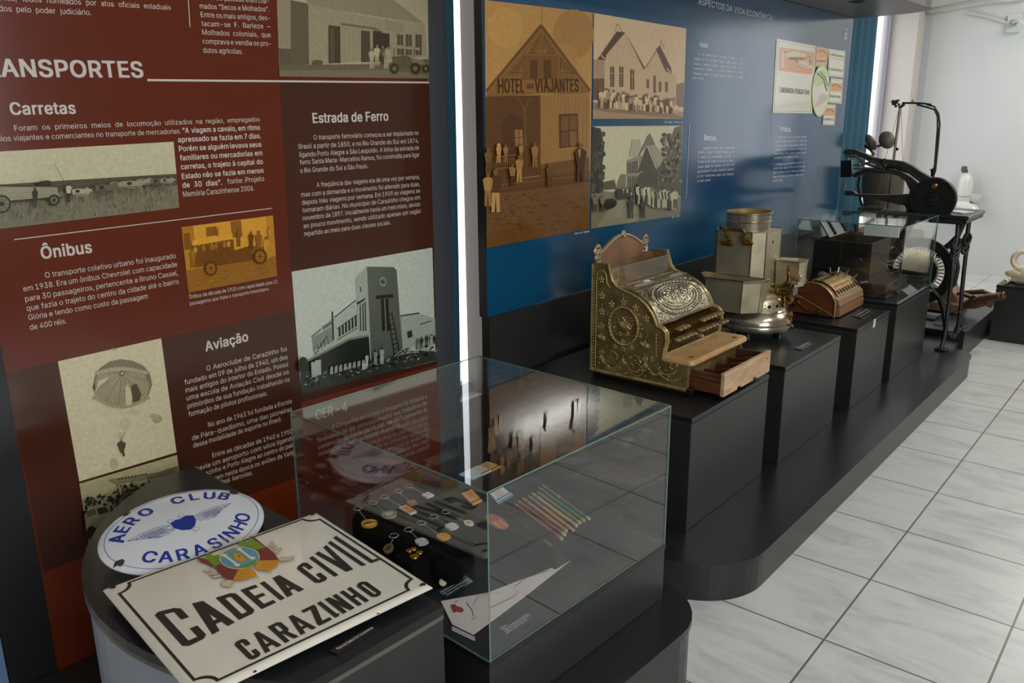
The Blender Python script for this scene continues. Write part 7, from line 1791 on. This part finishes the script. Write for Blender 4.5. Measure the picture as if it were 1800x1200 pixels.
a, b_ = onY(1485, 311, YM), onY(1483, 336, YM)
MB().tube([a, b_], .006, 8).tube([a.lerp(b_, .5), a.lerp(b_, .75)], .011, 8).build('needle_bar', CHROME, t)
m = MB().tube(YP([(1490, 264), (1491, 283)], YM), .008, 8).tube(YP([(1503, 273), (1518, 286), (1530, 290), (1552, 297)], YM - .026), .008, 8).tube(YP([(1500, 290), (1515, 289), (1534, 284), (1549, 292)], YM - .03), .007, 8).tube(YP([(1500, 296), (1530, 297), (1560, 302)], YM - .026), .006, 8)
m.ball(onY(1486, 266, YM), .012, 0, 8, 5).ball(onY(1479, 296, YM), .010, 0, 8, 5).ball(onY(1511, 289, YM - .03), .013, 0, 8, 5).tube(YP([(1485, 275), (1503, 275)], YM - .02), .005, 6)
m.build('linkage', STEEL, t)
m = MB().ball(onY(1555, 292, YM - .025), (.018, .014, .022), 0, 10, 6).tube(YP([(1553, 300), (1553, 284), (1556, 279)], YM - .03), .009, 8).tube(YP([(1556, 293), (1575, 294), (1600, 303), (1622, 320)], YM - .026), .010, 8)
m.build('tension_unit', IRON, t)
# hand wheel, facing the viewer
wc = onY(1640, 350, YM - .075); R = .124; AXW = (V((1, 0, 0)), V((0, 0, 1)), V((0, -1, 0)))
MB().lathe([(0, -.02), (R*.96, -.02), (R, -.014), (R, .012), (R*.97, .018), (R*.86, .018), (R*.84, .010), (R*.34, .008), (R*.30, .016), (R*.16, .018), (R*.14, .026), (0, .026)], wc, 56, ax=AXW).build('hand_wheel', M('black_wheel', (13, 13, 13), .45), t)
c = onY(1643.5, 327, YM - .09)
MB().lathe([(.012, -.004), (.016, .004), (.018, .016), (.012, .026), (0, .028)], c, 16, ax=AXW).build('wheel_knob', BRASS, t)
MB().tube([wc + V((0, .02, 0)), wc + V((0, .10, 0))], .02, 10).build('axle', IRON, t)
# table top of the stand
zt = .900
tt0, tt1 = onY(1640, 384, 3.02), onY(1706, 380, 3.02)
MB().box((-.86, 3.0, .872), (-.372, 3.42, .895), 0, .006).build('table_top', M('black_table', (26, 28, 28), .3), t)
m = MB().box((-.62, 3.0, .846), (-.384, 3.03, .872), 0, .004).box((-.398, 3.0, .852), (-.380, 3.42, .872), 0, .003); m.build('table_rail', IRON, t)
m = MB().prism([V((-.53, 3.18, .896)), V((-.43, 3.12, .896)), V((-.39, 3.22, .896)), V((-.49, 3.28, .896))], (0, 0, .004)); m.build('paper_on_table', M('white_sheet', (222, 224, 220), .6), t)
# end frame (right) of the treadle stand: two legs, collar knots, feet and cross stay
def leg(name, px, y0_, y1_, r):
    n2 = len(px); pts = [onY(u, v, y0_ + (y1_-y0_)*i/(n2-1)) for i, (u, v) in enumerate(px)]
    rs_ = r if isinstance(r, list) else [r]*n2
    return MB().tube(pts, rs_, 8), pts
m, pts = leg('leg', [(1684, 392), (1683, 418), (1677, 440), (1675, 462), (1672, 500), (1666, 545), (1662, 580), (1658, 600), (1655, 613)], 3.05, 2.965, [.012, .013, .014, .012, .011, .011, .012, .012, .010])
for u, v in ((1681, 428), (1678, 446), (1681, 436), (1677, 452)): m.torus(onY(u, v, 3.03), .022, .009, V((.6, .5, .2)).normalized(), V((-.1, .2, 1)).normalized(), 12, 6, 0, .032)
m.tube([pts[-1], pts[-1] + V((.0, 0, -.0))], .012, 8) if 0 else None
m.box((pts[-1].x - .03, 2.93, HP), (pts[-1].x + .03, 2.99, HP + .014), 0, .004); m.tube([pts[-2], V((pts[-1].x, 2.96, HP + .012))], .012, 8)
m.build('leg', IRON, t)
m, pts = leg('leg', [(1704, 386), (1700, 415), (1697, 430), (1698, 445), (1694, 480), (1690, 520), (1688, 555), (1691, 575), (1688, 586)], 3.36, 3.31, [.012, .013, .014, .012, .012, .012, .012, .012, .010])
for u, v in ((1700, 420), (1696, 436), (1695, 428)): m.torus(onY(u, v, 3.29), .02, .009, V((.6, .5, .2)).normalized(), V((-.1, .2, 1)).normalized(), 12, 6, 0, .032)
m.box((pts[-1].x - .028, 3.29, .1705), (min(pts[-1].x + .03, -.366), 3.33, .183), 0, .004); m.tube([pts[-2], V((pts[-1].x, 3.31, .181))], .012, 8)
m.build('leg', IRON, t)
m = MB().tube(YP([(1666, 585), (1672, 592), (1678, 588), (1684, 572), (1688, 548)], 3.12), [.012, .016, .016, .012, .011], 8).tube([onY(1667, 592, 3.0), onY(1690, 578, 3.30)], .012, 8).ball(onY(1674, 590, 3.1), (.024, .03, .02), 0, 10, 6)
m.build('foot_stay', IRON, t)
m = MB().tube(YP([(1694, 392), (1684, 414), (1672, 427), (1656, 440), (1648, 452)], 3.2), [.014, .014, .016, .016, .014], 8).tube(YP([(1668, 430), (1680, 445), (1684, 470), (1678, 500), (1660, 512), (1636, 525)], 3.22), .012, 8).tube(YP([(1666, 482), (1676, 484)], 3.15), .013, 8)
m.tube(YP([(1640, 510), (1652, 522), (1660, 545), (1662, 575), (1662, 590)], 3.1), [.022, .02, .018, .014, .012], 8).tube(YP([(1608, 375), (1594, 405), (1578, 432)], 3.2), .026, 8)
m.build('curved_brace', IRON, t)
# left end frame (seen through the case)
for yy in (3.04, 3.25):
    m = MB().tube([(-.82, yy, .872), (-.84, yy, .60), (-.80, yy, .35), (-.86, yy, HP + .012)], [.012, .014, .012, .012], 8).box((-.89, yy - .03, HP), (-.83, yy + .03, HP + .014), 0, .004); m.build('leg', IRON, t)
m = MB().tube([(-.84, 3.04, .24), (-.84, 3.25, .24)], .012, 8).tube([(-.82, 3.2, .30), (-.42, 3.2, .30)], .012, 8).box((-.78, 3.10, .255), (-.50, 3.34, .275), 0, .004); m.build('treadle', IRON, t)
# drive wheel
dc = onY(1614, 476, 3.10); DR = .196
m = MB().lathe([(DR - .05, -.014), (DR, -.014), (DR + .004, 0), (DR, .014), (DR - .05, .014), (DR - .054, 0), (DR - .05, -.014)], dc, 56, ax=AXW, cap=False)
m.build('drive_wheel', IRON, t)
m = MB()
for k in range(40): a = 2*pi*k/40; d = V((cos(a), 0, sin(a))); m.tube([dc + d*(DR - .088), dc + d*(DR - .056)], .0042, 5)
m.torus(dc, DR - .09, .006, V((1,0,0)), V((0,0,1)), 36, 6)
m.build('spoke_ring', M('pale_spokes', (164, 148, 120), .5), t)
m = MB()
for k in range(5): a = 2*pi*k/5 + .3; d = V((cos(a), 0, sin(a))); m.tube([dc + d*.02, dc + d*(DR - .09)], .012, 7)
m.lathe([(0, -.03), (.03, -.03), (.03, .03), (0, .03)], dc, 16, ax=AXW).lathe([(0, -.005), (DR - .092, -.005), (DR - .092, .005), (0, .005)], dc, 40, ax=AXW); m.build('wheel_spider', IRON, t)

# ================================================================ dental chair on the far block
YD = 3.95; ZB_ = .17
t = thing('dental_chair', 'antique dental chair with two round headrest pads and brown leather footrest', 'chair', (-1.0, YD, ZB_))
m = MB(); cxs, ydd = onY(1547, 335, YD).x, YD
bw = .135
rows = []
for i in range(11):
    f = i / 10; z = .775 + (1.085 - .775) * f; ww = bw * (.72 + .30*sin(min(1, f*1.4)*pi/2)) ; row = []
    for k in range(17):
        a = -1 + 2*k/16; row.append(V((cxs + ww*a, ydd + .05*(a*a) - .02 , z)))
    rows.append(row)
back = [[p + V((0, .035, 0)) for p in r] for r in rows]
m.sheet(rows).sheet(back).sheet([rows[0], back[0]]).sheet([rows[-1], back[-1]]).sheet([[r[0] for r in rows], [r[0] for r in back]]).sheet([[r[-1] for r in rows], [r[-1] for r in back]])
m.build('backrest', GREYLEATHER, t)
for u, v, rot in ((1531, 250, .9), (1559, 246, -.3)):
    c = onY(u, v, YD); d1 = V((cos(rot)*.7, .4, .35)).normalized(); d2 = V((-.15, .2, 1)).normalized(); d2 = (d2 - d1*d2.dot(d1)).normalized(); d3 = d1.cross(d2)
    MB().ball(c, (.030 if rot > 0 else .052, .062 if rot < 0 else .062, .040 if rot < 0 else .03), 0, 16, 10, (d1, d2, d3)).build('headrest_pad', GREYLEATHER, t)
m = MB().tube(YP([(1520, 255), (1530, 262), (1536, 270), (1530, 278), (1545, 290)], YD + .03), .012, 8).tube(YP([(1538, 258), (1550, 255)], YD + .02), .008, 8).tube(YP([(1571, 250), (1575, 251)], YD), .006, 6).tube(YP([(1545, 285), (1547, 310)], YD + .05), .014, 8)
m.build('headrest_bracket', M('rusty_steel', (104, 86, 68), .45, .9), t)
m = MB().tube(YP([(1511, 310), (1508, 325), (1512, 350), (1517, 366)], YD - .03), .010, 8).tube(YP([(1586, 310), (1584, 345), (1578, 366)], YD + .05), .010, 8); m.build('back_frame', IRON, t)
# arms and seat
m = MB().tube(YP([(1508, 369), (1530, 366), (1555, 368)], YD - .16), [.018, .022, .018], 10); m.build('armrest', M('steel_arm', (122, 112, 96), .4, .8), t)
MB().tube(YP([(1565, 369), (1588, 367), (1598, 366)], YD + .16), .014, 8).build('armrest', M('steel_arm', (122, 112, 96), .4, .8), t)
m = MB().ball(onY(1590, 368, YD + .16), (.022, .022, .02), 0, 10, 6); m.build('arm_knob', STEEL, t)
m = MB()
pillow([V((-1.27, YD - .20, 0)), V((-.86, YD - .20, 0)), V((-.86, YD + .22, 0)), V((-1.27, YD + .22, 0))], .58, .66, .05, m); m.build('seat', LEATHER, t)
m = MB().lathe([(.16, ZB_), (.16, ZB_ + .02), (.07, ZB_ + .05), (.055, .38), (.07, .42), (.055, .46), (.06, .58)], (-1.08, YD, 0), 24); m.build('pedestal_base', IRON, t)
m = MB().tube([(-1.20, YD - .17, .60), (-1.24, YD - .17, .80)], .014, 8).tube([(-1.20, YD + .17, .60), (-1.0, YD + .17, .80)], .014, 8).tube([(-1.12, YD + .04, .58), (-1.14, YD + .05, .80)], .02, 8); m.build('arm_post', IRON, t)
# leg rest board and foot rest
def q(u, v, y):
    p = onY(1580 + u*.20833, 370 + v*.20833, y); p.z = max(p.z, .188); return p
m = MB().prism([q(255, 765, 3.78), q(500, 802, 3.78), V((q(500, 802, 3.78).x, 3.78, .172)), V((q(255, 765, 3.78).x, 3.78, .172))], (0, .30, 0)); m.build('footboard', M('brown_board', (126, 96, 70), .5, rgb2=(98, 74, 54), vscale=10), t)
m = MB().prism([q(330, 660, 3.86), q(400, 590, 3.86), q(418, 640, 3.86), q(490, 735, 3.86), q(500, 795, 3.86), q(330, 770, 3.86)], (0, .20, 0)); m.build('leg_pad', LEATHER, t)
m = MB().tube([q(490, 705, 3.90), q(545, 690, 3.90), q(590, 690, 3.90), q(708, 682, 3.90), q(735, 690, 3.90), q(810, 712, 3.90)], [.010, .014, .015, .016, .014, .010], 8).tube([q(530, 700, 3.80), q(600, 725, 3.80), q(650, 742, 3.80)], .014, 8).tube([q(505, 830, 3.80), q(560, 790, 3.80), q(620, 755, 3.80)], .016, 8)
m.ball(q(635, 745, 3.80), (.03, .03, .03), 0, 12, 6).torus(q(632, 748, 3.77), .02, .006, V((1,0,0)), V((0,0,1)), 14, 6); m.build('footrest_frame', M('rusty_steel', (104, 86, 68), .45, .9), t)
m = MB().tube([q(665, 745, 3.82), q(700, 742, 3.80), q(790, 728, 3.74), q(870, 722, 3.68)], [.022, .024, .025, .026], 12); m.build('footrest_roll', LEATHER, t)
m = MB().torus(q(880, 722, 3.675), .022, .008, V((0, 1, 0)), V((0, 0, 1)), 14, 7); m.build('roll_end_ring', M('rusty_steel', (104, 86, 68), .45, .9), t)
m = MB().tube([q(545, 812, 3.84), q(640, 800, 3.84), q(720, 780, 3.84), q(765, 775, 3.84)], [.014, .022, .02, .012], 8).tube([q(740, 790, 3.80), q(775, 810, 3.80), q(795, 770, 3.80), q(765, 765, 3.80)], .012, 8).tube([q(690, 760, 3.82), q(800, 760, 3.82), q(860, 735, 3.74)], .008, 8)
m.build('footrest_bar', M('brown_bar', (112, 78, 52), .5), t)
m = MB().tube([q(500, 830, 3.95), (-.72, 3.95, .30), (-1.02, 3.95, .40)], .018, 8); m.build('footrest_arm', IRON, t)

# treadle dental drill: tall rod, cord arm and handpiece
YR = 3.56
t = thing('dental_drill', 'treadle dental drill with tall thin rod and curved cord arm', 'drill', (onY(1556, 400, YR).x, YR, ZB_))
A, B = onY(1557, 395, YR), onY(1582, 190, YR); D = (A - B).normalized(); foot = A + D * ((A.z - .20) / -D.z)
MB().tube([foot, B], .008, 8).build('rod', M('rod_steel', (138, 124, 106), .35, .9), t)
MB().lathe([(.10, ZB_), (.10, ZB_ + .012), (.03, ZB_ + .03), (.02, ZB_ + .06), (0, ZB_ + .06)], V((foot.x, foot.y, 0)), 20).build('base', IRON, t)
m = MB().tube(YP([(1566, 178), (1575, 180)], YR), .004, 6)
for k in range(14): m.ball(onY(1574 + random.uniform(-4, 8), 181 + random.uniform(-5, 7), YR), random.uniform(.006, .011), 0, 7, 5)
m.tube(YP([(1580, 190), (1590, 183)], YR), .009, 8); m.build('pulley_head', M('head_metal', (84, 74, 62), .5, .8), t)
m = MB().tube(YP([(1586, 181), (1605, 181), (1625, 182), (1637, 184)], YR), .006, 8); m.build('arm', M('arm_dark', (60, 62, 56), .4, .6), t)
m = MB().tube(YP([(1612, 184), (1632, 189), (1643, 193), (1648, 205), (1648, 225), (1643, 290), (1640, 302)], YR), .0055, 8).tube(YP([(1630, 184), (1642, 187), (1650, 200), (1652, 218), (1649, 255), (1644, 302)], YR), .0055, 8); m.build('cord_sleeve', M('cord_dark', (58, 52, 48), .5), t)
m = MB().ball(onY(1605, 177.5, YR), .011, 0, 10, 6); m.build('arm_knob', M('bone_knob', (190, 176, 150), .4), t)
m = MB().tube(YP([(1640, 296), (1641, 299), (1640, 305), (1639, 312)], YR), [.020, .017, .013, .010], 10); m.build('handpiece_cup', IRON, t)
m = MB().tube(YP([(1580, 192), (1556, 280), (1538, 370)], YR - .02), .0014, 5).tube(YP([(1584, 192), (1587, 290), (1590, 372)], YR + .02), .0014, 5); m.build('drive_cord', M('cord_tan', (150, 120, 84), .6), t)
m = MB().ball(onY(1577, 262, YR), .010, 0, 8, 5); m.build('rod_stop', IRON, t)

# white enamel irrigator on the far wall
YI = WY - .10
t = thing('enamel_irrigator', 'white enamel bottle and basin unit mounted on the far wall', 'irrigator', onY(1698, 345, WY))
q = lambda u, v, y=YI: onY(1560 + u*.1, 280 + v*.1, y)
c = q(1345, 640); H = (q(1345, 250) - q(1345, 640)).length; R = (q(1475, 500) - q(1212, 500)).length / 2
MB().lathe([(0, 0), (R*.98, 0), (R, .02), (R, H*.55), (R*.93, H*.72), (R*.75, H*.86), (R*.45, H*.97), (R*.2, H), (0, H)], c, 28).build('bottle', ENAMEL, t)
MB().lathe([(0, -.10), (R*.98, -.10), (R*1.0, -.09), (R*1.0, -.004), (0, -.004)], c, 28).build('bottle_base', M('enamel_band', (214, 210, 200), .3), t)
m = MB().tube([q(1345, 235), q(1348, 190), q(1352, 120)], [.016, .026, .022], 10).tube([q(1360, 180), q(1390, 165), q(1405, 200), q(1395, 235)], .007, 8); m.build('nozzle', M('grey_rubber', (96, 88, 92), .5), t)
m = MB().lathe([(.0, 0), (.03, .0), (.05, .03), (.056, .07), (.053, .07), (.046, .034), (.025, .012), (0, .012)], q(1520, 750, YI + .02), 22); m.build('basin', M('clear_white', (216, 220, 218), .15), t)
m = MB().tube([q(1230, 770), q(1300, 760), q(1350, 735), q(1400, 770), q(1490, 760)], .014, 8).tube([q(1340, 740), q(1345, 800)], .012, 8).tube([q(1450, 700), q(1455, 790), q(1490, 830)], .012, 8); m.build('fittings', M('aged_fittings', (96, 88, 70), .35, 1.0), t)
m = MB().tube([q(1180, 800, YI - .05), q(1330, 830, YI - .05), q(1480, 900, YI - .05), q(1530, 960, YI - .05), q(1530, 1010, YI - .05)], [.035, .05, .06, .06, .04], 14); m.build('cup_holder', ENAMEL, t)
m = MB().box((c.x - .06, WY - .10, c.z - .20), (c.x + .06, WY, c.z - .10), 0, .006); m.build('wall_bracket', ENAMEL, t)

# cream canvas bag on the right-hand pedestal
t = thing('canvas_bag', 'cream canvas satchel with rolled strap and ring on the right pedestal', 'bag', (-.05, 4.12, .37))
m = MB(); rows = []
for i in range(9):
    f = i / 8; z = .394 + .112 * sin(f*pi/2)**.8; r = cos(f*pi/2)**.45 if f < 1 else 0.05
    rows.append([V((-.06 + .255*r*cos(2*pi*k/36) * (1 if cos(2*pi*k/36) > 0 else 1.0), 4.14 + .17*r*sin(2*pi*k/36), z + .02*cos(2*pi*k/36))) for k in range(36)])
m.sheet(rows, 0, True, True); m.add(rows[0], [list(range(36))[::-1]]); m.add(rows[-1], [list(range(36))]); m.build('body', CREAM, t)
m = MB().tube([(-.30, 3.96, .389), (-.29, 4.3, .389)], .017, 12); m.torus((-.30, 3.955, .389), .012, .006, V((1,0,0)), V((0,0,1)), 14, 6); m.build('rolled_edge', CREAM, t)
c = onY(1780, 481, 4.0)
m = MB().ball(c, (.045, .012, .024), 0, 16, 6); m.build('round_patch', M('canvas_patch', (206, 194, 164), .7), t)
c = onY(1797, 457, 4.06)
m = MB().torus(c, .055, .014, V((1, .3, 0)).normalized(), V((0, 0, 1)), 24, 8).torus(c + V((.01, .02, .0)), .05, .010, V((1, .3, 0)).normalized(), V((0, 0, 1)), 24, 8); m.build('strap_ring', CREAM, t)
m = MB().box((-.25, 3.985, .372), (.25, 4.30, .388), 0, .004); m.build('base_pad', M('canvas_dark', (70, 74, 66), .7), t)

# label plates on the low block and platform
placard('blue grey label plate at the front of the low far block', [(1641, 571), (1668, 574), (1670, 566), (1644, 562)], .17, [((.1, .4), (.9, .4), 'Gabinete dentário', .012)], None, .003, base=(96, 104, 112))
placard('small dark label plate near the corner of the low far block', [(1692, 581), (1700, 575), (1692, 573), (1686, 579)], .17, [((.1, .4), (.9, .4), 'Cadeira', .012)], None, .003)
